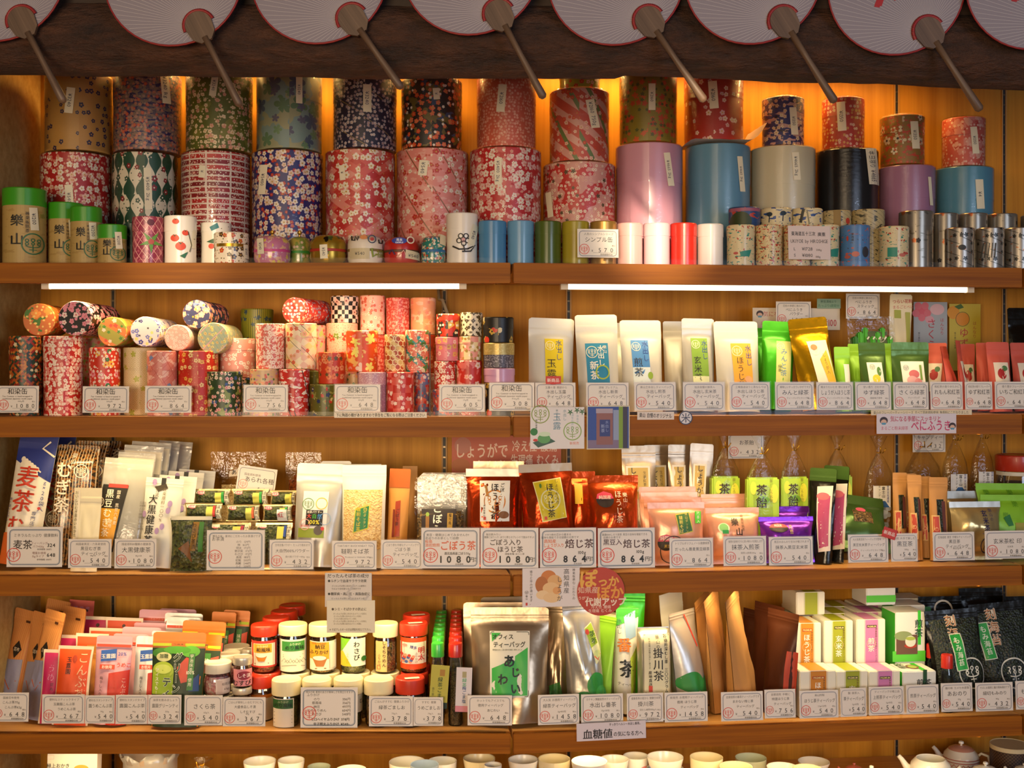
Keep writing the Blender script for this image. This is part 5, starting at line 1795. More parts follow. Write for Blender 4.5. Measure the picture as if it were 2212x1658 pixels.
face = lambda x, y, r: [('e', x, y - r * .15, r, r * .9, '#3a2420'), ('e', x, y + r * .2, r * .72, r * .62, '#d8b098'), ('p', [(x - r * .6, y + r * .35), (x + r * .6, y + r * .35), (x + r * .45, y + r * .85), (x - r * .45, y + r * .85)], '#5a98b8')]
poster('long white sign with pink writing and a masked child at the back', 1623, 665, 1818, 712, .34, '#e2d4c0', face(1639, 679, 8) + [('t', '気になる季節に', 1688, 678, 12, '#c05a5a'), ('t', 'まるごと粉末緑茶', 1672, 698, 8, '#c86a60'), ('t', 'べにふうき100', 1766, 696, 20, '#c04a48', 1, 0, 90)], 'sign', 'sign')
poster('small green sign with white lettering behind the cards', 1764, 645, 1817, 666, .33, '#8aa88c', [('t', '鮮度濃縮より', 1790, 651, 6, '#2c5a4a'), ('t', 'たっぷり1週間分', 1790, 660, 7, '#2c6a4a', 0, 0, 48)], 'sign', 'sign')
pc(None, 1675, 651, 1753, 704, 'at the back before the long pink sign', '花粉の季節に飲みたい', 'べにふうき|パウダー', '1080', d=.31, holder=False, tilt=0)
pc(None, 1826, 634, 1902, 688, 'at the back above the green tea sticks', '花粉の季節に飲みたい', 'べにふうき|スティック', '864', d=.31, holder=False, tilt=0)
pouch('shiny black bag at the end of the second shelf', 2183, 2245, 668, .2, 'black', dp=.06, tilt=5)

for x0, x1, y0, y1, w, hd, ti, p, sub in (
        (1156, 1244, 826, 886, 'under the red oval sticker', '玉露の里 岡部から', '水出し玉露|ティーバッグ', '648', '5g×12'), (1266, 1359, 826, 886, 'before the blue-label white pouch', '涼味 プレミアム', '水出し新茶|ティーバッグ', '648', ''),
        (1370, 1461, 825, 886, 'before the white pouch with fading blue label', '楽山之水出しティーバッグ', '水出し煎茶|ティーバッグ', '540', ''), (1475, 1567, 825, 886, 'before the silvery green-label pouch', '当店自慢の抹茶入', '水出し玄米茶|ティーバッグ', '540', ''),
        (1576, 1665, 825, 885, 'before the orange-label white pouch', '工場直送ほうじ茶ならでは', '水出しほうじ茶|ティーバッグ', '540', ''), (1674, 1760, 825, 885, 'before the bright green pouch', '美味しいすっきりいかがですか', 'みんと緑茶', '648', 'ティーバッグとカップ用'),
        (1763, 1845, 825, 885, 'before the gold pouch', '暖まりたいとき 夜にはます', 'しょうが入ほうじ茶', '864', 'ティーバッグとカップ用'), (1847, 1927, 825, 885, 'before the lemon picture pouch', '甘い香り さわやか', 'ゆず緑茶', '648', '国産柚子使用'),
        (1929, 2008, 825, 884, 'before the pink flower picture pouch', '金粉入りのフレーバー茶', 'さくら緑茶', '648', 'ティーバッグ'), (2009, 2082, 824, 884, 'before the first coral pouches', '和紅茶の香りゆたかに', 'れもん和紅茶', '648', ''),
        (2084, 2146, 824, 884, 'before the edgeways coral pouches', '和紅茶の香りフレーバー', 'ゆず和紅茶', '648', ''), (2148, 2228, 824, 883, 'before the strawberry picture pouch', '香り豊かフレーバー', 'いちご和紅茶', '648', '')):
    pc(2, x0, y0, x1, y1, w, hd, ti, p, sub, '本体価格¥' + {'648': '600', '540': '500', '864': '800'}[p])
poster('red oval sticker with white lettering on top of a price card', 1179, 812, 1212, 829, .004, '#c8342a', [('e', 1195, 821, 17, 9, '#d03a2c'), ('t', '新商品', 1195, 821, 9, '#f4e8dc', 1)], 'oval_sticker', 'sticker')
poster('white card with a green tea glass and maple leaves hanging under the second shelf', 1145, 879, 1263, 969, -.006, '#ddd8d8', [
    ('lg', 1167, 894, 20, '#8a9a4a'), ('lg', 1237, 931, 20, '#8aa858'), ('v', '玉露', 1203, 910, 18, '#4a8098'), ('v', '水出し', 1220, 896, 8, '#5a8a98'), ('v', '樂山', 1203, 889, 5, '#3a6a78'), ('v', '冷水で', 1248, 905, 6, '#7aa0b0'), ('v', '涼をたのしむ', 1237, 912, 6, '#7aa0b0'), ('v', '神楽坂樂山', 1158, 918, 5, '#2a3a3a'),
    ('p', [(1150, 955), (1185, 944), (1200, 953), (1162, 966)], '#3a5a4a'), ('e', 1175, 947, 14, 10, '#5a9a5a'), ('e', 1176, 937, 13, 5, '#c8dcc0'), ('e', 1153, 932, 8, 8, '#2c7a3a'), ('e', 1156, 950, 5, 3, '#c83a2c'), ('t', '新発売', 1241, 957, 7, '#d8806a')] +
    [q for x, y in ((1232, 890), (1247, 886), (1258, 889)) for q in leafs(x, y, 8, '#2c6a3a')], 'picture_card', 'card')
poster('blue photo card of a tea pouch in a clear frame under the second shelf', 1267, 876, 1361, 970, -.006, '#cfc6a8', [('r', 1269, 878, 1359, 968, '#2a4a98'), ('r', 1337, 878, 1346, 968, '#7a9a2c'), ('r', 1346, 878, 1356, 968, '#3a3444'), ('r', 1325, 885, 1337, 968, '#8a98b8'), ('r', 1269, 950, 1337, 968, '#7a6a88'), ('r', 1288, 890, 1324, 960, '#8a5a58'), ('r', 1287, 882, 1324, 892, '#a89aa8'), ('r', 1295, 906, 1318, 942, '#2a3a7a'), ('v', '水出し', 1311, 920, 8, '#8a98c8'), ('v', '新茶', 1302, 925, 9, '#9aa8d0')], 'photo_card', 'card', thick=.004)
poster('small handwritten strip with bold black brush words on the shelf edge', 1376, 889, 1457, 906, -.004, '#dcd0c8', [('t', '楽山 自慢のオリジナル', 1416, 897, 11, INK, 1, -2, 72)], 'notice_strip', 'notice')
m = MB()
P, s = at(1481, 902, -.005)
m.lathe([(0, 0), (15 * s, 0), (15 * s, .001), (0, .001)], '#d8d4d8', n=36)
for v in range(1):
    m.ring(upward(.0012), 0, 0, 15 * s, 2 * s, '#2c3a58', 0)
    m.text(upward(.0012), '米', 0, 0, 22 * s, '#2c3a58')
o = m.build('round_sticker')
o.location = P
o.rotation_euler = (math.pi / 2, 0, BAY)
tag(o, 'round white sticker with one black character on the second shelf edge', 'sticker')
poster('cream paper strip with a line of tiny writing on the second shelf edge', 1877, 885, 2105, 896, -.004, '#e2d2b0', [('t', '楽山のフレーバーティーシリーズ すべて国産原料使用 無香料にこだわりました', 1990, 890.5, 7.4, '#3a3430', 0, 0, 216)], 'notice_strip', 'notice')
poster('wide white sign with pink brush writing and masked children on the second shelf front', 1890, 893, 2070, 936, -.006, '#dcd2da', face(1906, 909, 9) + [('t', '気になる季節にスッキリと', 1978, 904, 13, '#c0506a', 1, 0, 115), ('t', 'まるごと粉末緑茶', 1930, 924, 9, '#c8607a', 0, 0, 62), ('t', 'べにふうき', 2013, 919, 24, '#c83a6a', 1, 0, 92)] + face(2061, 921, 8), 'sign', 'sign')


# ------------------------------------------------------------------ third shelf
def P3(label, x0, x1, yt, d, mat, items=None, **k):
    return pouch(label, x0, x1, yt, d, mat, items, base=3, **k)


def P4(label, x0, x1, yt, d, mat, items=None, **k):
    return pouch(label, x0, x1, yt, d, mat, items, base=4, **k)


foil('barleybag', '#e8e0cc', .4, .05, .25, 16)
W('brickbag', '#241a14', [('cl', 7, .5, '#8a5a28', 1), ('cl', 5, .58, '#5a3818', 1), ('st', 6.5, .16, '#d8c8a8', 0)], rough=.25, coat=.4)
BL = '#20307c'
for lab, x0, x1, yt, d, ro in (('blue and white barley tea bag with red brush letters, leaning by the plaster wall', 12, 96, 948, .09, 6), ('second blue and white barley tea bag behind the first', 62, 140, 946, .2, 4)):
    w_ = x1 - x0
    P3(lab, x0, x1, yt, d, 'barleybag', [('p', [(x0, yt), (x1, yt), (x1, yt + 100), (x0, yt + 58)], BL), ('s', [(x0 + 14, yt + 62), (x0 + 40, yt + 66), (x0 + 62, yt + 80)], 3, '#e8dcc4')] +
       [('e', x0 + 18 + 7 * i, yt + 58 + 4 * i + (8 if j else -3), 5, 6, '#e8dcc4') for i in range(6) for j in (0, 1)] + [('s', [(x0 + 70, yt + 12), (x0 + 55, yt + 28), (x0 + 84, yt + 44)], 4, '#e8dcc4'),
       ('v', '麦茶', x0 + 36, yt + 120, 50, '#c83a20', 1), ('t', 'む', x0 + 30, yt + 196, 40, '#c83a20', 1), ('v', '10g×20袋入', x0 + 76, yt + 118, 11, BL), ('v', '専門店用', x0 + 66, yt + 185, 10, BL), ('v', '香り豊かな色い', x0 + 8, yt + 165, 7, '#3a4a8a'), ('e', x0 + 74, yt + 157, 3, 3, '#c83a20'), ('p', [(x0, yt + 215), (x1, yt + 205), (x1, yt + 290), (x0, yt + 290)], '#d86a2c')],
       style='stand', tilt=9, roll=ro, dp=.045, dname='printed_front', sealv=.9, group='blue barley tea bags', ears=False)
for lab, x0, x1, yt, d, tl in (('striped brown bag of barley tea with large white brush letters', 97, 190, 968, .08, 8), ('second striped bag of barley tea behind the first', 150, 222, 957, .17, 6), ('third dark striped bag of barley tea at the back', 205, 248, 956, .26, 4)):
    it = [('v', 'むぎ茶', x0 + 26, yt + 95, 36, '#e8dcc8', 1), ('lg', x0 + 63, yt + 58, 15, '#e8dcc8'), ('v', '樂山の', x0 + 44, yt + 38, 13, '#d8ccb8'), ('lg', x0 + 5, yt + 165, 20, '#9a8a70')] if x0 < 100 else [('t', '玄', x0 + 40, yt + 28, 26, '#e8dcc8', 1), ('lg', x0 + 52, yt + 66, 15, '#e8dcc8'), ('v', '香りの', x0 + 36, yt + 55, 13, '#d8ccb8')]
    P3(lab, x0, x1, yt, d, 'brickbag', it, style='brick', tilt=8, dp=.045, sealv=.97, roll=2, dname='printed_front', group='striped barley tea bags', wr=.003)
pb = 'pale translucent bags stacked in a row'
P3('front pale translucent bag holding a black and orange packet', 205, 312, 997, .08, 'milky', [('p', [(209, 1056), (267, 1056), (252, 1200), (185, 1200)], '#1c1814'), ('p', [(188, 1108), (256, 1108), (248, 1200), (183, 1200)], '#d89a28'), ('r', 222, 1054, 266, 1062, '#b8342c'), ('v', '黒豆むぎ茶', 228, 1118, 20, '#f0e4cc', 1), ('v', '国産 黒豆六条麦', 248, 1105, 9, '#f0e4cc'), ('lg', 206, 1095, 11, '#e8dcc4'), ('v', '使用', 238, 1140, 9, '#f0e4cc')],
   style='stand', tilt=10, roll=4, dp=.03, dname='inner_packet', sealv=.9, ears=False)
for i, (x0, x1, yt) in enumerate(((234, 316, 982), (248, 334, 968), (264, 350, 960), (292, 368, 960), (322, 396, 957))):
    P3(('second', 'third', 'fourth', 'fifth', 'last')[i] + ' pale translucent bag in the row behind the black and orange packet', x0, x1, yt, .12 + .035 * i, 'milky', [('r', x0 + 2, yt + 12, x1 - 2, yt + 60, '#e8dcc0')] if i < 3 else None, tilt=10, roll=4, dp=.018, sealv=.92, ears=False, group=pb, dname='inner_packet')
P3('flat cream paper pouch standing before the translucent bags', 152, 212, 1055, .045, 'cream', [('r', 160, 1060, 166, 1165, '#ece0c4'), ('v', 'おいしいむぎ茶のいれかた', 158, 1112, 8, '#6a5a40')], tilt=7, roll=1, dp=.012, ears=False)
for i, (x0, x1, yt, d) in enumerate(((302, 384, 1039, .07), (330, 412, 1034, .125), (346, 424, 1026, .175), (372, 452, 1021, .23))):
    it = [('r', x0 + 34, yt, x0 + 44, yt + 16, '#1c1a18'), ('p', [(x0 + 20, yt + 20), (x0 + 45, yt + 12), (x0 + 50, yt + 22), (x0 + 30, yt + 30)], '#3a3020')]
    if i == 0:
        it += [('v', '大黒健康茶', x0 + 21, yt + 92, 21, '#26221c', 1), ('v', '古武', x0 + 28, yt + 33, 9, '#4a4030'), ('v', '在来原料一〇〇%', x0 + 44, yt + 58, 9, '#6a5a40')] + [('v', '古来より健康によい茶', x0 - 2 - 5 * k, yt + 85, 6, '#6a6258') for k in range(-1, 2)]
    it += [('e', x0 + q, yt + r, 5, 7, '#a88ab8') for q, r in ((20, 10), (60, 55), (58, 70), (4, 80), (50, 105), (40, 115))]
    P3(('front', 'second', 'third', 'last')[i] + ' white paper tea bag with purple flowers and a black tab', x0, x1, yt, d, 'white', it, tilt=9, roll=4, dp=.04, sealv=.9, ears=False, group='white paper bags with purple flowers', dname='printed_front')
# rice-soup sachets
P3('dark clear packet with a brown leaf tag at the shelf front', 367, 458, 1118, .05, 'seaweed', [('r', 368, 1116, 458, 1124, '#e0d8c0'), ('p', [(418, 1128), (432, 1128), (426, 1190), (412, 1190)], '#8a6424'), ('r', 432, 1128, 442, 1192, '#3a7a24'), ('v', 'わさび茶漬', 421, 1158, 11, '#2a1c10'), ('p', [(385, 1185), (410, 1168), (418, 1215), (400, 1195)], '#7a4a1c')], style='pillow', sealv=.96, tilt=4, dp=.03)
sch = 'small rice soup sachets stacked in three rows'
k_ = 0
for x0, x1, yt, yb, d, ink, row in ((419, 498, 1057, 1092, .17, '#2c9a3c', 'top row'), (500, 580, 1057, 1092, .17, '#2c9a3c', 'top row'), (583, 640, 1060, 1092, .17, '#d8c84a', 'top row'), (398, 480, 1087, 1126, .125, '#c83a34', 'middle row'), (488, 562, 1090, 1126, .125, '#d86a3c', 'middle row'), (567, 632, 1090, 1126, .125, '#2c9a3c', 'middle row'), (444, 540, 1130, 1226, .075, '#a02c4a', 'bottom row'), (550, 630, 1130, 1226, .075, '#2c4a9a', 'bottom row')):
    wd_ = x1 - x0
    it = [('r', x0 + 4, yt + 4, x1 - 4, yt + 34, 'seaweed'), ('r', x0 + 3, yt + 3, x0 + wd_ * .3, yt + 10, '#e8e0c8'), ('e', x0 + wd_ * .2, yt + 8, 9, 4, '#d86a78'), ('t', 'お茶漬', x0 + wd_ * .2, yt + 8, 5, '#ffffff'), ('r', x0 + wd_ * .6, yt + 8, x0 + wd_ * .78, yt + 34, '#d0cc5a'), ('r', x0 + wd_ * .78, yt + 6, x0 + wd_ * .85, yt + 30, ink), ('r', x0 + wd_ * .87, yt + 3, x0 + wd_ * .97, yt + 34, '#e0d6b8'), ('v', 'ほまれ', x0 + wd_ * .92, yt + 18, 9, INK)]
    if k_ == 5:
        it += [('r', 600, 1101, 622, 1126, '#f0ece0'), ('t', '紅', 608, 1112, 14, '#c83a3c', 1)]
    if row == 'bottom row':
        it += [('r', x0 + 4, yt + 34, x1 - 14, yt + 90, 'seaweed')]
    # sachets of the upper rows lie on a clear step
    Pq, sq = at((x0 + x1) / 2, yb, d)
    pouch(('first', 'second', 'third')[k_ % 3 if k_ < 6 else k_ - 6] + f' rice soup sachet of the {row} with a golden frame', x0, x1, yt, d, 'palegold', it, name='soup_sachet', cat='sachet', base=3 if row == 'bottom row' else Pq.z, style='pillow', sealv=.93, tilt=5, dp=.018, ears=False, group=sch, dname='printed_front')
    k_ += 1
for yb, d in ((1126, .105), (1092, .152)):
    Pq, s = at(520, yb, d + .02)
    m = MB()
    m.box(-.06 - .07, .13, -.022, -.02, SZ[3] - Pq.z, 0, 'clear')
    m.box(-.13, .13, -.022, .026, -.002, -.0005, 'clear')
    o = m.build('clear_step')
    o.location = Pq
    tag(o, 'clear acrylic step carrying the ' + ('middle' if d < .12 else 'top') + ' row of rice soup sachets', 'display step')
P3('clear bag of golden rice crackers with an open crinkled top', 452, 572, 978, .28, 'crinkle', [('p', [(493, 1020), (513, 1014), (513, 1030), (492, 1032)], '#e8dcc8'), ('t', 'あ', 503, 1022, 12, INK, 1)], dp=.06, tilt=4, sealv=.75, ears=False, name='cracker_bag', cat='bag of crackers', dname='tag', inner=lambda b_, w, h: b_.box(-w * .38, w * .36, -.018, .02, .003, h * .68, 'rice', .012, True))
card('tilted white price card for rice crackers among the sachets', 508, 1008, 592, 1066, .21, [('f', 512, 1013, 588, 1064, '#8b8b95', 1.2, .12), ('t', '国産原料使用', 540, 1026, 6, GREY), ('t', 'あられ各種', 556, 1036, 13, INK, 0, 0, 64), ('lg', 522, 1048, 10, '#d88a78'), ('t', '5 4 0', 568, 1055, 11, INK)], PAPER, None, roll=8, holder=False)
P3('clear bag of dark amber crackers at the back', 615, 692, 979, .28, 'crinkle', None, dp=.06, tilt=4, sealv=.8, ears=False, name='cracker_bag', cat='bag of crackers', inner=lambda b_, w, h: b_.box(-w * .4, w * .4, -.016, .018, .003, h * .78, 'redbean', .012, True))
P3('shiny white-silver pouch with colourful nature label', 634, 738, 1007, .085, 'silverw', [('r', 652, 1068, 708, 1165, '#dcd8d8'), ('lg', 664, 1096, 13, '#5a8a4a'), ('o', 694, 1094, 13, 1.6, '#d8b83a'), ('o', 704, 1127, 13, 1.4, '#8aa8c8'), ('r', 661, 1109, 699, 1142, '#1c1a18'), ('t', '抹茶パウダー', 680, 1113, 6, '#e8e4d8', 1, 0, 34), ('t', '大', 668, 1122, 11, '#d84a3c', 1), ('t', '自', 680, 1122, 11, '#4aa83c', 1), ('t', '然', 692, 1122, 11, '#3a8ad0', 1), ('t', '100%', 680, 1134, 12, '#e8d83a', 1),
   ('r', 645, 1148, 704, 1168, '#8a9a34'), ('e', 691, 1152, 10, 10, '#5a5048'), ('e', 700, 1148, 4, 4, '#c83a34'), ('o', 660, 1140, 12, 1.4, '#e0a0a0'), ('t', '新発売', 660, 1143, 6, '#d84a4a')], tilt=8, roll=2, dp=.055)
P3('plain pale pouch behind the nature label pouch', 690, 756, 998, .22, 'whitefoil', tilt=5)
P3('white window pouch of roasted buckwheat with a green diamond label', 736, 832, 1008, .08, 'white', [('r', 740, 1062, 826, 1190, 'rice'), ('p', [(767, 1104), (800, 1094), (798, 1146), (763, 1156)], '#c8c03c'), ('p', [(769, 1106), (798, 1097), (796, 1144), (765, 1153)], '#2c7a4a'), ('v', '韃靼そば茶', 775, 1126, 10, '#c8b83c', 1), ('v', '樂山のダッタン', 789, 1118, 7, '#d8cc6a'), ('o', 790, 1105, 4, 1, '#c8c03c')], tilt=7, dp=.06, ears=False, sealv=.88)
P3('second white window pouch behind the green diamond label one', 745, 822, 1004, .2, 'white', tilt=5, dp=.04, ears=False)
foil('woodpaper', '#c88a40', .6, 0, .2, 16)
P3('wood-grain paper pouch with a dark red tag and orange flap', 834, 880, 1018, .1, 'woodpaper', [('r', 834, 1015, 880, 1056, '#b0581c'), ('p', [(853, 1086), (864, 1083), (868, 1160), (857, 1162)], '#9a3418'), ('p', [(849, 1103), (853, 1103), (856, 1162), (850, 1163)], '#7a2414'), ('v', 'ごぼう茶', 860, 1120, 9, '#2a1410')], tilt=6, roll=1, yaw=-14, dp=.04, ears=False)
P3('orange paper pouch peeking out behind the wood-grain pouch', 868, 900, 1009, .22, 'kraft', tilt=6, ears=False)
P3('clear zip bag of dark burdock tea with black label', 893, 1008, 1034, .075, 'crinkle', [('r', 909, 1104, 985, 1150, '#201420'), ('v', 'ごぼう', 944, 1126, 22, '#ece4d8', 1), ('r', 966, 1113, 978, 1150, '#b08a3c'), ('v', '鹿児島', 972, 1126, 8, '#3a2410'), ('e', 922, 1116, 4, 5, '#8aa848'), ('r', 918, 1120, 926, 1150, '#8a6034')], dp=.05, tilt=8, sealv=.66, name='burdock_bag', inner=lambda b_, w, h: b_.box(-w * .44, w * .44, -.007, .009, .003, h * .62, 'gobo', .006, True))
for i in range(3):
    P3(('second', 'third', 'last')[i] + ' clear zip bag of burdock tea behind the black label one', 900 + 4 * i, 1006 + 2 * i, 1030 - 4 * i, .13 + .045 * i, 'milky', dp=.02, tilt=6, sealv=.7, name='burdock_bag', group='clear zip bags of burdock tea')
card('orange-red ginger poster with big pale lettering at the back', 976, 940, 1212, 1022, .37, [('e', 995, 1004, 20, 14, '#a85a24'), ('e', 1000, 962, 18, 18, '#b06a5a'), ('t', 'しょうがで', 1040, 973, 34, '#e4c8b4', 1, 0, 116), ('t', 'ぽっかぽか', 1060, 1003, 20, '#e4c8b4', 1, 0, 78), ('t', '冷え性 腰痛', 1155, 963, 26, '#e0c4b0', 1, 0, 98), ('t', '生理痛 むくみ', 1155, 993, 26, '#e0c4b0', 1, 0, 104)], '#b8543a', None, 'poster', 'poster', holder=False, thick=.001)

# foil tea bags
hj = 'shiny copper foil tea bags'
P3('copper foil tea bag with white roasted tea label', 1005, 1124, 1017, .085, 'copper', [('r', 1035, 1043, 1103, 1131, '#e8e4dc'), ('lg', 1069, 1088, 25, '#c87a24'), ('v', 'ほうじ茶', 1069, 1088, 19, '#2a2420', 1), ('v', 'ごぼう', 1086, 1064, 10, '#2a2420', 1), ('s', [(1048, 1053), (1053, 1077)], 6, '#a07038'), ('e', 1090, 1117, 12, 8, '#8a5a30'), ('r', 1043, 1121, 1049, 1128, '#c83a2c'), ('v', '神楽坂樂山', 1045, 1108, 5, '#3a3a34')], style='pillow', sealv=.92, seal='silver', tilt=6, dp=.07, wr=.012, ears=False, group=hj)
P3('copper foil tea bag behind the white roasted tea label one', 1022, 1132, 998, .19, 'copper', style='pillow', sealv=.9, seal='taupe', tilt=4, dp=.05, ears=False, group=hj)
P3('copper foil tea bag with yellow ginger label', 1126, 1243, 1008, .085, 'copper', [('p', [(1152, 1047), (1216, 1039), (1226, 1126), (1167, 1134)], '#e8e0a0'), ('p', [(1154, 1049), (1214, 1041), (1224, 1125), (1169, 1132)], '#c8b414'), ('lg', 1189, 1087, 23, '#d8d4a8'), ('v', 'ほうじ茶', 1189, 1088, 18, '#2a2418', 1), ('v', 'しょうが入り', 1205, 1070, 9, '#5a4a1c'), ('r', 1172, 1122, 1178, 1129, '#c83a2c'), ('e', 1168, 1056, 2.5, 5, '#4a7a2c')], style='pillow', sealv=.92, seal='taupe', tilt=7, roll=-2, dp=.07, wr=.012, ears=False, group=hj)
P3('copper foil tea bag with a yellow label, mostly behind the ginger one', 1222, 1288, 1020, .19, 'copper', [('r', 1240, 1036, 1258, 1090, '#d8b02c')], style='pillow', sealv=.92, seal='copper2', tilt=5, dp=.045, ears=False, group=hj)
P3('bright orange-red foil tea bag with a pink and black oval sticker', 1272, 1384, 1031, .08, 'copper2', [('e', 1304, 1084, 19, 17, '#241418'), ('p', [(1285, 1082), (1288, 1072), (1302, 1066), (1318, 1071), (1323, 1082)], '#d83a5a'), ('t', '純国産', 1304, 1079, 9, '#f0d8c8', 1), ('v', 'ほうじ茶', 1334, 1100, 17, '#e8d4b8'), ('v', '樂山', 1350, 1080, 11, '#e8d4b8'), ('lo', 1322, 1120, 11, '#8a2a10'), ('lo', 1345, 1096, 10, '#8a2a10')], style='pillow', sealv=.92, seal='copper2', tilt=7, dp=.075, wr=.013, ears=False, group=hj, dname='printed_front')
for i, (x0, x1, yt, d) in enumerate(((1347, 1422, 964, .22), (1392, 1456, 962, .28), (1444, 1496, 962, .24), (1490, 1542, 962, .2))):
    P3(('first', 'second', 'third', 'fourth')[i] + ' taupe foil pouch with cream ginger label in the back row', x0, x1, yt, d, 'taupe', [('r', x0 + 8, yt + 44, x1 - 14, yt + 115, '#e8e0d0'), ('r', x0 + 12, yt + 48, x1 - 18, yt + 115, '#c8a858'), ('v', 'しょうが', x0 + 24, yt + 78, 15, '#2a2014', 1), ('v', '生姜紅茶', x1 - 26, yt + 72, 8, '#5a4a24')], tilt=4, roll=(0, 0, 1, 4)[i], dp=.03, sealv=.88, group='taupe ginger pouches')


def candy(label, x0, x1, ytie, ylab0, ylab1, d, bg, items, base=3, fill=None, group=None):
    """clear bag tied at the neck with a gold twist, its film fanning out above"""
    xc = (x0 + x1) / 2
    P, s = at(xc, HOR, d)
    z0 = base_z(base)
    P.z = z0
    T, _ = at(xc, ytie, d)
    w, h = (x1 - x0) * s, T.z - z0
    root = thing('candy_bag', label, 'candy bag', P, (0, 0, fr(xc)), group)
    b = MB()
    prof = [(.3, 0), (.5, .02), (.52, .3), (.5, .62), (.4, .8), (.2, .93), (.05, 1.0), (.09, 1.05), (.28, 1.17)]
    n = 28
    vs, fs = [], []
    for r, v in prof:
        for i in range(n):
            a = 6.28319 * i / n
            k = 1 + (.10 if v > .7 else .03) * math.sin(i * 7.1 + v * 9) + .07 * nz(math.cos(a) * 2, math.sin(a) * 2, v * 4 + x0)
            vs.append((r * w * k * math.cos(a), r * w * k * math.sin(a) * (.55 if v < 1 else .35), v * h))
    for j in range(len(prof) - 1):
        for i in range(n):
            fs.append((j * n + i, j * n + (i + 1) % n, (j + 1) * n + (i + 1) % n, (j + 1) * n + i))
    b.add(vs, fs, 'crinkle', None, True)
    b.build('clear_film', root)
    t = MB()
    t.tube([(.05 * w * math.cos(a), .035 * w * math.sin(a), h) for a in [6.283 * i / 12 for i in range(13)]], .0014, '#d09a2c/0.3/0.8', 6, False)
    t.tube([(.04 * w, -.02, h), (.09 * w, -.026, h + .007), (.13 * w, -.026, h + .012)], .0013, '#d09a2c/0.3/0.8', 6)
    t.tube([(-.02 * w, -.02, h), (-.05 * w, -.026, h + .009), (-.06 * w, -.026, h + .016)], .0013, '#d09a2c/0.3/0.8', 6)
    t.build('gold_twist_tie', root)
    c = MB()
    hl = z0 + (HOR - ylab0) * s + CAM.z - z0 - z0
    z1_, z2_ = CAM.z + (HOR - ylab1) * s - z0, CAM.z + (HOR - ylab0) * s - z0
    if fill:
        rr = random.Random(int(x0))
        for q in range(26):
            a, b_, c_ = rr.uniform(-.33, .33) * w, rr.uniform(-.15, .15) * w, rr.uniform(.03, .5) * h
            c.box(a - .007, a + .007, b_ - .006, b_ + .006, c_ - .006, c_ + .006, fill, .002)
        c.build('candies', root)
        c = MB()
        m2 = shifted(flat, 0, 0, 0, w * .27 + .002)
        c.patch(m2, -w * .28, z1_, w * .3, z2_, bg, 0)
    else:
        c.box(-w * .44, w * .44, -w * .24, w * .2, .004, z2_, bg, .004)
        m2 = shifted(flat, 0, 0, 0, w * .24 + .0005)
    yb = HOR + (CAM.z - z0) / s
    deco(c, m2, w, z2_, pxd(items, x0, x1, ylab0, yb), .0006)
    c.build('label', root)
    return root


foil('leafprint', '#a8c838', .5, 0, .2, 20)
cg = 'clear bags of tea candy with green leaf wrappers'
for i, (x0, x1, yt, y0, d) in enumerate(((1530, 1600, 966, 1028, .2), (1600, 1680, 978, 1029, .16), (1678, 1752, 972, 1029, .17), (1788, 1856, 973, 1028, .2))):
    xm = (x0 + x1) / 2
    candy(('first', 'second', 'third', 'last')[i] + ' tied candy bag with a green leaf wrapper and brush lettering', x0, x1, yt, y0, 1085, d, 'leafprint', [('e', x0 + 18, y0 + 22, 7, 14, '#d8d840'), ('e', x1 - 16, y0 + 34, 9, 20, '#d8d840'), ('e', xm, y0 + 48, 14, 9, '#7ab030'), ('v', '茶飴', xm - 4, y0 + 40, 25, '#3a2a14', 1), ('v', '茶どころ名物', xm + 17, y0 + 28, 8, '#7a7a30')], group=cg)
cf = 'clear bags of white mountain candy'
for i, (x0, x1, yt, y0, y1, d) in enumerate(((1880, 1948, 980, 1051, 1098, .19), (1948, 2040, 965, 1040, 1100, .3), (2030, 2094, 950, 1022, 1064, .26), (2092, 2150, 946, 1017, 1058, .27))):
    xm = (x0 + x1) / 2
    candy(('first', 'second', 'third', 'last')[i] + ' tied bag of white candies with a blue mountain label', x0, x1, yt, y0, y1, d, '#e4e0dc', [('p', [(xm - 12, y1), (xm - 2, y1 - 14), (xm + 8, y1 - 14), (xm + 18, y1)], '#2c5a94'), ('v', '富士山', xm + 4, y0 + 14, 8, INK, 1), ('v', 'キャンディー', xm - 5, y0 + 18, 6, '#3a3a40'), ('v', '世界文化遺産', xm + 14, y0 + 18, 6, '#2c3a8a')], fill='#d4d8d6/0.25', group=cf)
pc(None, 1572, 935, 1650, 990, 'at the back above the tea candy bags', '', 'お茶飴', '432', d=.36, holder=False, tilt=0)
pc(None, 1970, 925, 2044, 976, 'at the back above the mountain candy bags', '', 'キャンディー', '432', d=.36, holder=False, tilt=0)

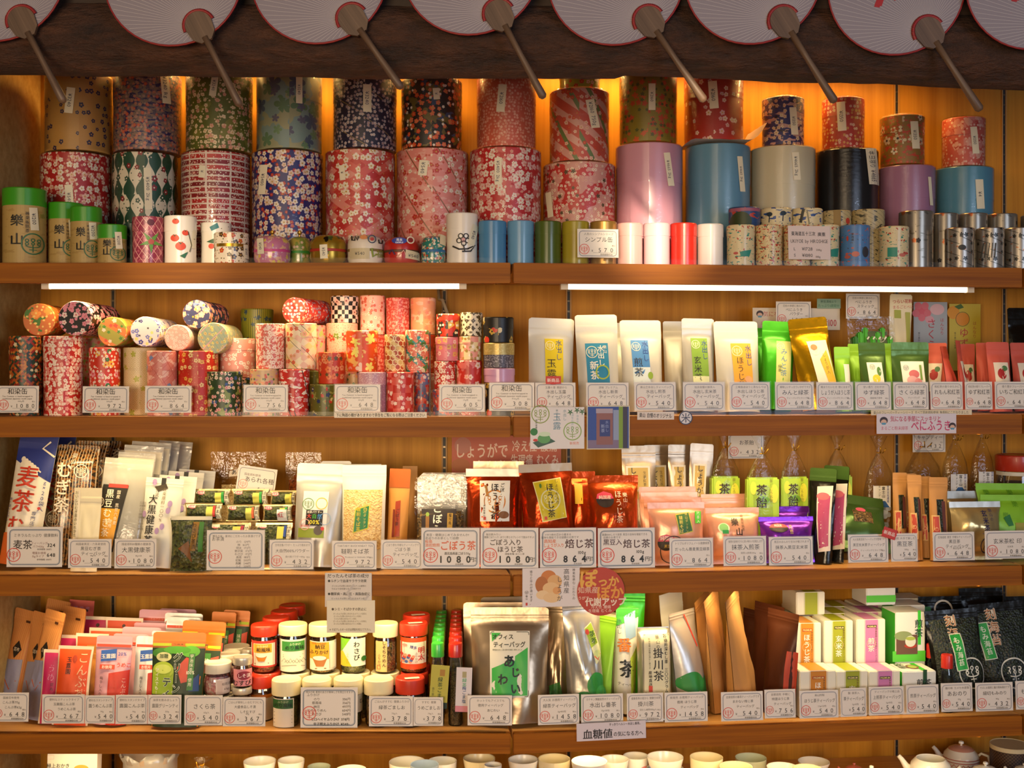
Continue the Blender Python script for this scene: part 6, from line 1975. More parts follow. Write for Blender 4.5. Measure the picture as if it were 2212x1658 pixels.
# pink, purple, black and kraft tea pouches towards the far end
for i, (x0, x1, yt, d) in enumerate(((1382, 1508, 1052, .2), (1386, 1512, 1064, .165), (1392, 1518, 1075, .13))):
    P3(('rearmost', 'second', 'third')[i] + ' salmon foil pouch in the stack behind the green square label', x0, x1, yt, d, 'pinkfoil', style='stand', tilt=5, dp=.02, sealv=.85, ears=False, group='salmon foil pouches')
P3('front salmon foil pouch with dark green square label', 1400, 1526, 1088, .075, 'pinkfoil', [('p', [(1457, 1114), (1490, 1109), (1497, 1152), (1463, 1158)], '#c8b848'), ('p', [(1459, 1116), (1488, 1111), (1495, 1150), (1465, 1156)], '#3a6a3c'), ('v', '韃靼そば', 1469, 1136, 9, '#d8cc6a', 1), ('v', '樂山ダッタン', 1482, 1132, 7, '#c8c070'), ('r', 1503, 1108, 1518, 1134, '#5ac83c'), ('v', '抹茶入', 1511, 1121, 8, '#f0f0d8'), ('e', 1434, 1175, 20, 17, '#2a2018'), ('p', [(1414, 1172), (1420, 1160), (1434, 1157), (1450, 1162), (1455, 1172)], '#d8486a'), ('t', '純国産', 1434, 1165, 10, '#f4e0d8', 1), ('t', '黒豆', 1436, 1182, 8, '#c8a838'), ('o', 1450, 1190, 30, 2, '#3a2a20')], style='pillow', sealv=.9, tilt=7, dp=.05, ears=False, dname='printed_front')
P3('salmon pouch with printed marks behind the brush lettered one', 1516, 1620, 1068, .16, 'pinkfoil', [('t', '樂 樂 樂', 1570, 1100, 9, '#c08068')], tilt=5, dp=.03, sealv=.88, ears=False, dname='printed_front')
P3('salmon pouch with black brush lettering and a small green round sticker', 1528, 1648, 1100, .075, 'pinkfoil', [('t', '樂', 1587, 1131, 18, '#2a2018', 1), ('t', '山', 1595, 1152, 18, '#2a2018', 1), ('v', '神楽坂銘茶', 1605, 1133, 7, '#5a4030'), ('e', 1560, 1144, 13, 11, '#dce8c8'), ('e', 1560, 1143, 10, 9, '#8ac878'), ('r', 1556, 1148, 1570, 1156, '#2c9a48')], style='pillow', sealv=.9, tilt=7, dp=.05, ears=False, dname='printed_front')
for i, (x0, x1, yt, d) in enumerate(((1620, 1742, 1084, .19), (1630, 1750, 1095, .14))):
    P3(('rear', 'second')[i] + ' purple foil pouch behind the round red and black sticker', x0, x1, yt, d, 'purple', style='pillow', sealv=.9, seal='purple', tilt=5, dp=.03, ears=False, group='purple foil pouches')
P3('front purple foil pouch with a red and black oval sticker', 1640, 1762, 1120, .075, 'purple', [('e', 1677, 1144, 21, 10, '#2a1a1c'), ('p', [(1656, 1143), (1662, 1137), (1677, 1134), (1692, 1137), (1698, 1143)], '#d83a4a'), ('t', '純国産', 1677, 1139, 6, '#f4d8d0', 1), ('v', '黒豆', 1704, 1148, 10, '#c8b83c'), ('t', '樂', 1742, 1150, 10, '#3a1a5a')], style='pillow', sealv=.9, tilt=8, dp=.06, wr=.011, ears=False, dname='printed_front')
for lab, x0, x1, yt, d, yw in (('black glossy pouch with a pink strip label, seen edgeways', 1746, 1784, 1012, .1, -52), ('black and green pouch with a pink strip label beside its black twin', 1772, 1806, 1006, .12, -58)):
    xm = (x0 + x1) / 2
    P3(lab, x0, x1, yt, d, 'black', [('p', [(xm - 6, yt + 40), (xm + 16, yt + 36), (xm + 18, yt + 175), (xm + 4, yt + 180)], '#e8dcd0'), ('p', [(xm - 3, yt + 62), (xm + 14, yt + 58), (xm + 16, yt + 165), (xm + 5, yt + 172)], '#b84a78'), ('e', xm + 4, yt + 60, 9, 8, '#d86a78')], tilt=5, yaw=yw, dp=.045, seal='dgreen', sealv=.86, w=.07, group='black pouches turned edgeways')
P3('dark green foil bag lying on its side behind the red oval sticker', 1800, 1938, 1090, .12, 'dgreen', [('e', 1875, 1128, 12, 6, '#d85a70'), ('r', 1852, 1132, 1900, 1158, 'gobo')], style='pillow', tilt=38, dp=.04, roll=8, ears=False, dname='printed_front')
kr = 'narrow kraft tea pouches in a fan'
for i, (x0, x1, yt, d) in enumerate(((1930, 1962, 1022, .14), (1951, 1984, 1024, .17), (1964, 1996, 1027, .1), (1987, 2016, 1030, .13), (2009, 2051, 1032, .085))):
    q = x1 - x0
    P3(('first', 'second', 'third', 'fourth', 'frontmost')[i] + ' narrow kraft pouch with a dark bean picture and red tag', x0, x1, yt, d, 'kraft', [('r', x0 + q * .32, yt + 48, x0 + q * .72, yt + 120, 'nori'), ('r', x0 + q * .6, yt + 52, x0 + q * .8, yt + 120, '#5a2a24'), ('r', x0 + q * .05, yt + 82, x0 + q * .45, yt + 138, '#d8b070'), ('r', x0 + q * .1, yt + 85, x0 + q * .4, yt + 136, '#b83a24'), ('o', x0 + q * .25, yt + 112, 4, 1, '#e0a880')], tilt=4, roll=1, dp=.03, sealv=.88, group=kr)
P3('pale gold foil bag with brush letters and a blue cap line drawing', 2050, 2166, 1086, .075, 'palegold', [('v', '玄米茶', 2120, 1128, 15, '#2a2a5a', 1), ('v', '樂山の', 2136, 1115, 9, '#4a4a6a'), ('o', 2125, 1180, 18, 2, '#3a3040'), ('p', [(2108, 1156), (2125, 1150), (2142, 1156), (2125, 1154)], '#3a4a9a'), ('s', [(2115, 1190), (2118, 1174), (2125, 1186), (2132, 1174), (2136, 1190)], 2, '#5a4a3a')], style='pillow', sealv=.9, seal='silver', tilt=7, dp=.06, wr=.011, ears=False, dname='printed_front')
P3('second pale gold foil bag behind the brush lettered one', 2046, 2116, 1062, .18, 'palegold', style='pillow', sealv=.88, seal='silver', tilt=5, dp=.04, ears=False)
for i, (x0, x1, yt, d) in enumerate(((2112, 2240, 1047, .17), (2120, 2250, 1072, .1))):
    P3(('rear', 'front')[i] + ' bright lime paper bag at the far end of the third shelf', x0, x1, yt, d, 'lime', [('t', '樂', x0 + 20 + 27 * k, yt + 20 + 24 * (k % 2), 14, '#5a9a24') for k in range(4)] + ([('p', [(x0 + 40, yt + 50), (x0 + 56, yt + 42), (x0 + 62, yt + 66), (x0 + 50, yt + 68)], '#2c7a3c'), ('r', x0 + 66, yt + 60, x0 + 96, yt + 110, '#a8a048')] if i else []), style='pillow', sealv=.9, tilt=6, dp=.045, ears=False, roll=1, group='lime paper bags', dname='printed_front')
jar('large clear jar with red lid at the far end of the third shelf', 2152, 2240, 978, 1012, None, .26, '#b8301c/0.35/0/0.3', 'gobo', [('r', 2156, 1014, 2236, 1022, '#dcd4c4')], 3, 'lidded_jar', 'jar', neck=.96)

# price cards of the third shelf
pc(3, 147, 1164, 240, 1226, 'in front of the black and orange packet', '純国産黒豆・六条麦使用', '黒豆むぎ茶|ティーバッグ', '540', '10g×12', '本体価格 ¥500')
pc(3, 247, 1164, 337, 1227, 'in front of the white purple-flowered bags', '国産原料15種類の健康茶', '大黒健康茶', '1080', '10g×20', '本体価格 ¥1000')
pc(3, 582, 1166, 677, 1229, 'in front of the nature label pouch', '日常定番パウダー たっぷり飲めます', '大自然100%パウダー', '432', '掛川産パウダー100g', '本体価格 ¥400', ts=.13)
pc(3, 717, 1168, 813, 1229, 'in front of the roasted buckwheat pouch', 'TARTARY BUCKWHEAT TEA', '韃靼そば茶', '972', 'Produced in Hokkaido 140g', '本体価格 ¥900')
pc(3, 823, 1166, 912, 1228, 'in front of the wood-grain pouch', 'ごぼう茶を手軽なティーバッグで', 'ごぼう茶|ティーバッグ', '540', '', '本体価格¥500')
pc(3, 1446, 1162, 1542, 1226, 'under the green square label', 'トリプルポリフェノール健康緑茶', 'だったん蕎麦黒豆緑茶', '864', '', '本体価格¥800', ts=.13)
pc(3, 1562, 1158, 1657, 1221, 'before the brush lettered salmon pouch', '抹茶の旨味がさらに深い味わいを演出します', '抹茶入煎茶', '1080', '抹茶入煎茶200g', '本体価格¥1000')
pc(3, 1660, 1159, 1758, 1220, 'before the purple foil pouch', '黒豆のほんのり甘みが癒されます', '抹茶入黒豆玄米茶', '540', '', '本体価格¥500', ts=.15)
pc(3, 1831, 1154, 1921, 1214, 'under the tilted red oval sticker', '大人気黒豆茶ティーバッグが登場です', '黒豆玄米茶ティーバッグ', '648', 'ティーバッグとカップ用', '本体価格¥600', ts=.12)
pc(3, 1924, 1152, 1984, 1212, 'beside the one under the red sticker', '焙煎 片手で楽しむ', '黒豆茶', '540', '200g', '本体価格¥500', stamp=False)
pc(3, 2014, 1149, 2108, 1210, 'before the frontmost kraft pouch', '北海道産 黒豆 手軽なティーバッグ', '黒豆茶|ティーバッグ', '648', '黒豆5g×15', '本体価格¥600')
pc(3, 2126, 1146, 2225, 1206, 'before the lime paper bags', '', '玄米茶松 印', '1080', '玄米茶', '本体価格¥1000')
fr_ = lambda x0, y0, x1, y1: [('f', x0 + (x1 - x0) * .045, y0 + 6, x1 - (x1 - x0) * .045, y1 - 5, '#7b8490', 2.2, .1), ('f', x0 + (x1 - x0) * .06, y0 + 8, x1 - (x1 - x0) * .06, y1 - 7, '#a8acb4', .8, .09)]
card('white framed card for barley tea listing 324 and 648', 14, 1138, 134, 1224, .012, fr_(14, 1138, 134, 1224) + [('t', 'ミネラルたっぷり 健康飲料', 76, 1156, 8, INK, 0, 0, 96), ('t', '麦茶', 48, 1176, 21, '#3a2a24', 1), ('t', 'ティーバッグ', 84, 1173, 6, '#8a5a50'), ('t', 'バラ450g', 82, 1180, 6, '#8a5a50'), ('t', '324', 110, 1177, 11, INK, 1), ('t', '増量お徳用', 84, 1194, 6, '#8a5a50'), ('t', '15gタイプ', 82, 1201, 6, '#8a5a50'), ('t', '648', 110, 1198, 11, INK, 1), ('t', '本体価格 300円', 95, 1186, 4.5, GREY), ('t', '本体価格 600円', 95, 1208, 4.5, GREY), ('lg', 29, 1198, 15, RED)], PAPER, 3, tilt=3)
card('white framed card listing rice soup prices from 129 to 259', 446, 1145, 571, 1231, .012, fr_(446, 1145, 571, 1231) + [('t', '博多の味・素材にこだわったお茶漬けです', 510, 1158, 6, INK, 0, 0, 104), ('t', 'お茶漬', 470, 1164, 9, INK)] + [('t', n + '  ' + p + '円', 525, 1170 + 6.6 * i, 6, '#4a3a38', 0, 0, 84) for i, (n, p) in enumerate((('のり', '129'), ('梅', '162'), ('明太', '172'), ('野沢菜', '172'), ('わさび', '172'), ('高菜', '183'), ('紅鮭', '205'), ('真鯛', '248'), ('ふぐ', '259')))] + [('lg', 464, 1202, 15, RED)], PAPER, 3, tilt=3)
for x0, x1, y0, y1, w, rows, pr in ((910, 1036, 1140, 1227, 'card for burdock tea with an orange title marked 1080', [('t', '美容・健康はじめてみませんか?', 967, 1155, 6.5, '#3a3a38', 0, 0, 96), ('t', '若返りのお茶として話題!', 955, 1162, 6.5, '#3a3a38'), ('t', '桜島', 926, 1169, 8, '#d86a3c', 1), ('t', '溶岩焙煎', 934, 1177, 8, '#d86a3c', 1), ('t', 'ごぼう茶', 989, 1178, 22, '#d8582c', 1, 0, 78), ('t', '鹿児島県産ごぼう70g', 988, 1195, 6.5, '#2a2624', 1, 0, 56)], '1080'),
                            (1038, 1163, 1140, 1227, 'card for burdock roasted tea with a black two-line title marked 1080', [('t', '毎日飲みたい', 1066, 1154, 5.5, '#3a3a38'), ('t', '健康ごぼう入り ほうじ茶とのブレンドで飲みやすい!', 1100, 1160, 5.5, '#3a3a38', 0, 0, 108), ('t', 'ごぼう入り', 1092, 1171, 14, '#3a2420', 1), ('t', 'ほうじ茶', 1102, 1186, 14, '#3a2420', 1), ('t', '国産有機 ほうじ茶', 1112, 1196, 5, '#3a3a38')], '1080'),
                            (1166, 1289, 1140, 1226, 'card for ginger roasted tea with orange side words marked 864', [('t', '1つ1つ体の芯から暖まる', 1206, 1154, 5.5, '#3a3a38'), ('t', '旨味も堪能できる話題のお茶です', 1210, 1160, 5.5, '#3a3a38'), ('t', '高知産', 1188, 1168, 9, '#d8703c', 1), ('t', 'しょうが入り', 1196, 1177, 9, '#d8703c', 1, 0, 46), ('t', '焙じ茶', 1252, 1174, 21, '#4a2420', 1), ('t', '100g', 1258, 1193, 9, '#2a2624', 1)], '864'),
                            (1291, 1416, 1140, 1226, 'card for black bean roasted tea with a brown title marked 864', [('t', '健康1000しそう抹茶 黒豆の旨味を堪能できる', 1350, 1154, 5.5, '#3a3a38', 0, 0, 100), ('t', '話題のお茶です', 1322, 1160, 5.5, '#3a3a38'), ('t', '黒豆入', 1323, 1170, 14, '#4a2a2c', 1), ('t', '焙じ茶', 1376, 1174, 20, '#4a2420', 1), ('t', '100g', 1384, 1191, 9, '#2a2624', 1)], '864')):
    card('large white framed ' + w, x0, y0, x1, y1, .008, fr_(x0, y0, x1, y1) + rows + [('t', ' '.join(pr), x0 + 74 if pr == '1080' else x0 + 76, y1 - 20, 20, '#1c1816', 2, 0, 68 if pr == '1080' else 52), ('t', '円', x1 - 17, y1 - 19, 11, '#1c1816', 1), ('v', '税込', x1 - 9, y1 - 19, 4.5, INK), ('t', '本体価格', x0 + 82, y1 - 9, 4.5, GREY), ('lg', x0 + 20, y1 - 28, 16, RED)], '#e6ded8', 3, tilt=2)
poster('tilted red oval sticker with white lettering by the kraft pouches', 1903, 1140, 1934, 1162, .003, '#c8342a', [('e', 1918, 1151, 17, 9, '#d03a2c'), ('t', '新商品', 1918, 1151, 9, '#f4e8dc', 1)], 'oval_sticker', 'sticker', roll=18)
# sheets hanging from the third shelf
poster('upper half of a two-part white notice about buckwheat tea on the third shelf front', 702, 1237, 803, 1310, -.005, '#d8cfc6', [('t', 'だったんそば茶の成分', 752, 1243, 9, '#3a3230', 1, 0, 92), ('t', '●ルチンで血液サラサラ効果', 750, 1254, 7, '#2a2624', 1, 0, 84), ('t', 'だったんそば茶に含まれるルチンは通常の', 754, 1265, 4.5, '#4a4440', 0, 0, 74), ('t', 'そばより含有量も多く効果的です', 748, 1271, 4.5, '#4a4440', 0, 0, 64), ('t', '●糖尿病・高血圧・高脂血症に', 754, 1282, 7, '#2a2624', 1, 0, 92), ('t', 'だったんそば茶に含まれるルチン成分', 754, 1292, 4.5, '#4a4440', 0, 0, 78), ('t', '改善するほか予防にも役立つ', 750, 1298, 4.5, '#4a4440', 0, 0, 70), ('s', [(765, 1262), (750, 1280), (760, 1296), (785, 1300), (796, 1285)], 5, '#c0b8b4')], 'notice', 'notice')
poster('lower half, coloured as lit, of the white buckwheat notice hanging before the furikake jars', 706, 1296, 810, 1366, -.008, '#e6dcc4', [('t', '●シミ・そばかすの防止に', 754, 1315, 7, '#4a3a2a', 1, 0, 76)] + [('t', 'だったんそば茶に含まれるメラニンを抑え', 756 - (i % 3) * 5, 1325 + 5.4 * i, 4.5, '#6a5a48', 0, 0, 72 - 12 * (i % 3)) for i in range(5)] + [('t', '※そばアレルギーの方は摂取を控えて下さい。', 758, 1359, 6, '#4a4038', 0, 0, 92)], 'notice', 'notice')  # lamp light put into the colour: paler, warmer paper than the upper half
poster('white card with a ginger root picture hanging under the third shelf', 1128, 1226, 1253, 1310, -.006, '#dcd4d4', [('e', 1185, 1247, 17, 16, '#c87a3c'), ('e', 1198, 1256, 16, 15, '#d8a870'), ('e', 1170, 1262, 14, 18, '#b06a34'), ('e', 1190, 1270, 18, 13, '#e0b884'), ('e', 1172, 1284, 14, 10, '#e4c498'), ('e', 1192, 1290, 19, 11, '#e0bc8c'), ('e', 1203, 1275, 9, 8, '#d89c60'), ('v', '高知県産', 1224, 1255, 13, '#2a2624'), ('v', 'しょうが', 1209, 1272, 13, '#2a2624'), ('v', '神楽坂楽山こだわりの', 1240, 1262, 6.5, '#4a4440'), ('v', '香りと辛みが違います。', 1147, 1268, 6.5, '#4a4440'), ('lg', 1137, 1278, 4, '#3a3a3a'), ('v', '樂山', 1137, 1289, 5, '#3a3a3a'), ('r', 1135, 1300, 1139, 1306, '#c83a2c')], 'picture_card', 'card')
m = MB()
P, s = at(1298, 1277, -.008)
m.lathe([(0, 0), (52 * s, 0), (52 * s, .001), (0, .001)], '#b8402c', n=48)
mu = upward(.0012)
for t, x, y, h, c, b_ in (('ぽ', -28, 28, 40, '#e0a848', 2), ('っか', 16, 22, 24, '#e0a848', 2), ('ぽか', 20, -2, 30, '#e0983c', 2), ('知県産', -28, 4, 15, '#e0b8a0', 1), ('うがで', -38, -13, 8, '#e8c8b0', 1), ('代謝アップ', 10, -22, 19, '#ecd8c4', 2), ('冷え性 腰痛', 0, -33, 8, '#e8c0b0', 1), ('生理痛 むくみ', -2, -41, 8, '#e8c0b0', 1)):
    m.text(mu, t, x * s, y * s, h * s, c, False, b_, .0003, 0, 90 * s)
o = m.build('round_sign')
o.location = P
o.rotation_euler = (math.pi / 2, 0, BAY)
tag(o, 'round red sign with big orange lettering hanging beside the ginger card', 'sign')


# ------------------------------------------------------------------ fourth shelf
W('kstripe', '#c88a4c', [('st', 6, .14, '#b8562c', 0)], rough=.6)
ks = 'striped kraft kelp tea pouches leaning by the plaster wall'
for i, (x0, x1, yt, d, ro, yw) in enumerate(((2, 66, 1320, .2, 4, -30), (20, 100, 1330, .13, 3, -34), (54, 124, 1322, .1, 3, -36), (70, 130, 1300, .24, 4, -25), (102, 160, 1318, .15, 2, -30))):
    xm = (x0 + x1) / 2
    P4(('rearmost', 'second', 'front', 'tallest', 'last')[i] + ' striped kraft pouch with a black diamond, leaning by the plaster wall', x0, x1, yt, d, 'kstripe', [('p', [(xm + 4, yt + 66), (xm + 17, yt + 84), (xm + 4, yt + 104), (xm - 9, yt + 84)], '#1c1816'), ('t', '昆布', xm + 4, yt + 85, 9, '#e0d0b8'), ('r', xm + 6, yt + 22, xm + 18, yt + 27, '#4a2a18'), ('p', [(xm - 20, yt + 110), (xm + 24, yt + 104), (xm + 26, 1560), (xm - 22, 1560)], '#8a8aa8'), ('s', [(xm - 10, yt + 150), (xm + 8, yt + 170), (xm + 20, yt + 150)], 2.5, '#b0562c')], tilt=8, roll=ro, yaw=yw, dp=.05, sealv=.88, group=ks, w=.075, dname='printed_front')
P4('pink dotted paper pouch at the back beside the striped kraft ones', 138, 192, 1299, .27, 'coralpaper', [('t', '樂 樂 樂', 166, 1316, 9, '#d890a0'), ('r', 168, 1318, 180, 1323, '#4a2a28')], tilt=5, roll=4, dp=.03, ears=False)
mg = 'framed kelp tea packets, magenta and orange'
for i, (x0, x1, yt, d, c, w) in enumerate(((88, 130, 1402, .075, '#b81858', 'front magenta packet with white frame'), (115, 192, 1398, .05, '#d84a10', 'front orange packet with white frame and pale lettering'), (112, 178, 1374, .12, '#b81858', 'second magenta packet behind the front one'), (150, 226, 1372, .1, '#d8501c', 'second orange packet behind the front one'),
                                     (168, 240, 1334, .22, '#a8184c', 'rear magenta packet with punched hole'), (214, 300, 1338, .2, '#c8441c', 'rear orange packet with punched hole'), (178, 266, 1362, .15, '#d8501c', 'third orange packet in the middle of the row'))):
    q = x1 - x0
    it = [('r', x0 + 4, yt + 7, x1 - 4, 1570, c)]
    if i == 1:
        it += [('v', '玉露園', 144, 1440, 12, '#2a1410', 1), ('v', 'こんぶ茶', 175, 1462, 25, '#e8b890'), ('e', 156, 1424, 5, 7, '#a83818')]
    if i == 0:
        it += [('v', 'うめ', 112, 1452, 18, '#d88aa8'), ('v', '昆布', 116, 1482, 9, '#2a1018')]
    if i > 3:
        it += [('e', x0 + q * .5, yt + 18, 4, 4, '#3a1410')]
    P4(w, x0, x1, yt, d, '#e0cdb4/0.45', it, style='pillow', sealv=.95, tilt=7, roll=2, dp=.025, ears=False, group=mg, dname='printed_front')
P4('brown paper pouch edge between the orange and pink packets', 183, 204, 1394, .085, 'woodpaper', tilt=6, dp=.02, ears=False)
foil('pinkpack', '#d8a0ac', .4, .15, .25, 20)
pk = 'stand-up kelp tea pouches, pink and silver'


def konbu(label, x0, x1, yt, d, body, front):
    q = x1 - x0
    it = [('r', x0 + 2, yt + 18, x1 - 2, yt + 24, '#c84a34')]
    if front:
        it += [('p', [(x0 + 12, yt + 32), (x0 + 46, yt + 28), (x0 + 47, yt + 52), (x0 + 13, yt + 56)], '#2454a8'), ('t', '玉露園', x0 + 29, yt + 44, 11, '#e8e4e0', 1, 4), ('t', '20%', x0 + 59, yt + 38, 10, '#2454a8', 1), ('r', x0 + 12, yt + 62, x0 + 45, yt + 72, '#d84a2c'), ('t', 'お徳用', x0 + 28, yt + 67, 8, '#f0e4dc', 1), ('t', 'うめこ', x0 + 64, yt + 62, 11, '#d8482c', 1), ('p', [(x0 + 34, yt + 80), (x1, yt + 72), (x1, 1570), (x0 + 36, 1570)], '#c8301c'), ('v', 'こんぶ茶', x0 + 68, yt + 112, 11, '#e8c0b0'), ('v', '梅干し入り', x0 + 18, yt + 108, 8, '#3a3038')]
    else:
        it += [('t', 'うめこんぶ茶', x0 + q * .5, yt + 21, 6, '#e8a090')]
    P4(label, x0, x1, yt, d, body, it, tilt=7, roll=2, dp=.03, sealv=.86, group=pk, dname='printed_front')


konbu('front pink kelp tea pouch with a blue brand square', 200, 278, 1376, .06, 'pinkpack', True)
for i, (x0, x1, yt, d) in enumerate(((236, 312, 1372, .11), (254, 338, 1358, .15), (280, 350, 1348, .19), (292, 376, 1320, .24), (336, 416, 1318, .29))):
    konbu(('second', 'third', 'fourth', 'fifth', 'last')[i] + ' pink kelp tea pouch in the row behind the blue brand square', x0, x1, yt, d, 'pinkpack', False)
konbu('front silver kelp tea pouch with a blue brand square', 278, 356, 1380, .055, 'silverw', True)
for i, (x0, x1, yt, d) in enumerate(((318, 372, 1366, .1), (342, 418, 1342, .15), (348, 430, 1327, .21))):
    konbu(('second', 'third', 'last')[i] + ' silver kelp tea pouch in the row behind the green tea pouch', x0, x1, yt, d, 'silverw', False)
foil('orangepack', '#c8701c', .4, .1, .25, 20)
gt = 'green tea powder pouches with orange tops'
for i, (x0, x1, yt, d) in enumerate(((325, 440, 1367, .05), (392, 470, 1374, .1), (384, 478, 1346, .15), (436, 494, 1333, .2), (470, 528, 1325, .25))):
    q = x1 - x0
    it = [('r', x0, yt + 34, x1, 1580, '#1c3414'), ('r', x0 + 1, yt + 24, x1 - 1, yt + 30, '#b8c81c'), ('r', x0 + q * .36, yt + 20, x0 + q * .62, yt + 32, '#c8701c'), ('t', '玉露園', x0 + q * .49, yt + 25, 8, '#2a1c10', 1)]
    if i == 0:
        it += [('e', 348, 1412, 22, 11, '#3a7a24'), ('e', 410, 1408, 20, 12, '#5aa832'), ('e', 380, 1405, 30, 8, '#4a9428'), ('e', 352, 1420, 17, 10, '#c8c890'), ('t', '加糖', 352, 1418, 10, '#2c4a1c', 1), ('e', 352, 1448, 24, 18, '#a8c038'), ('r', 328, 1448, 377, 1500, '#98b430'), ('e', 352, 1446, 19, 10, '#c8d868'), ('p', [(383, 1442), (402, 1420), (418, 1424), (415, 1470), (395, 1475)], '#c84a34'), ('p', [(420, 1466), (432, 1455), (434, 1492), (412, 1492)], '#24407a'), ('r', 408, 1412, 421, 1490, '#3a7a34'), ('v', '宇治抹茶', 414, 1432, 9, '#e8e8d0'), ('t', '100%', 414, 1452, 10, '#e8e8d0', 1, 0, 18), ('v', '使用', 414, 1473, 9, '#e8e8d0'),
               ('v', 'グリーン', 384, 1454, 21, '#e8ead8', 3), ('v', 'グリーン', 384, 1454, 21, '#1c3a1c', 1), ('v', 'ティ', 363, 1485, 22, '#e8ead8', 3), ('v', 'ティ', 363, 1485, 22, '#1c3a1c', 1), ('v', 'アイスでも!', 340, 1472, 9, '#f0ead8', 1)]
    else:
        it += [('r', x0 + q * .55, yt + 40, x0 + q * .75, yt + 110, '#3a7a34'), ('v', '抹茶', x0 + q * .65, yt + 60, 9, '#e8e8d0'), ('p', [(x0 + q * .76, yt + 50), (x1 - 2, yt + 45), (x1 - 2, yt + 85), (x0 + q * .78, yt + 90)], '#c84a34')]
    P4(('front', 'second', 'third', 'fourth', 'last')[i] + (' green tea powder pouch with an orange top and lettering in dark green' if i == 0 else ' green tea powder pouch in the row behind the front one'), x0, x1, yt, d, 'orangepack', it, tilt=7, roll=(1 if i == 0 else 3), dp=.035, sealv=.86, group=gt, dname='printed_front')

# jars
CR, RC = '#ece0b4/0.4/0/0.2', '#c8341c/0.4/0/0.2'


def yz(yb, d, px):
    return at(px, yb, d)[0].z


fl = 'pickled blossom jars'
for nm, x0, x1, yt, yc, yb, d, b in (('lower jar under the front', 440, 506, 1490, 1508, None, .075, 4), ('lidded jar peeking low before the front', 428, 478, 1494, 1508, None, .035 + .03, 4)):
    pass
r0, zj = jar('lowest pickled cherry blossom jar, just its lid showing over the price card', 440, 506, 1489, 1504, None, .09, '#dcd4c0/0.4', 'pinkflower', None, 4, 'blossom_jar', 'jar', group=fl, belly=.06)
jar('front pickled cherry blossom jar with a printed paper label', 437, 501, 1420, 1441, 1488, .09, '#dcd4c0/0.4', 'pinkflower', [('r', 466, 1451, 496, 1482, '#d8c8c0'), ('r', 469, 1454, 480, 1480, '#c8b4ac'), ('t', '桜花漬', 488, 1462, 6, '#5a4a48'), ('t', '65g', 488, 1472, 6, '#5a4a48')], zj + .0005, 'blossom_jar', 'jar', group=fl, belly=.06)
for i, (x0, x1, yt, d) in enumerate(((458, 520, 1401, .155), (480, 540, 1387, .22))):
    q, zz = jar(('lower one of the second', 'lower one of the rear')[i] + ' pair of stacked cherry blossom jars', x0, x1, 1462 - 10 * i, 1476 - 10 * i, None, d, '#d4ccb8/0.4', 'pinkflower', None, 4, 'blossom_jar', 'jar', group=fl, belly=.06)
    jar(('upper one of the second', 'upper one of the rear')[i] + ' pair of stacked cherry blossom jars', x0, x1, yt, yt + 18, None, d, '#d4ccb8/0.4', 'pinkflower', None, zz + .0005, 'blossom_jar', 'jar', group=fl, belly=.06)
q, zz = jar('lower small jar of pickled perilla with pale metal lid', 502, 544, 1476, 1490, None, .075, '#c4bcae/0.35/0.5', 'furir', None, 4, 'perilla_jar', 'jar')
jar('upper small jar of pickled perilla with a pink and plum label', 504, 545, 1411, 1428, 1474, .075, '#c4bcae/0.35/0.5', 'furir', [('r', 504, 1435, 545, 1470, '#d88a94'), ('e', 527, 1448, 14, 9, '#8a2038'), ('t', 'しそ漬', 527, 1448, 9, '#f0d8d8', 1, 0, 26), ('t', 'むすび', 522, 1463, 12, '#2a1418', 1)], zz + .0005, 'perilla_jar', 'jar')
jar('small perilla jar at the back, lid showing beside the red capped jar', 522, 552, 1398, 1412, None, .15, '#c4bcae/0.35/0.5', 'furir', None, 4, 'perilla_jar', 'jar')

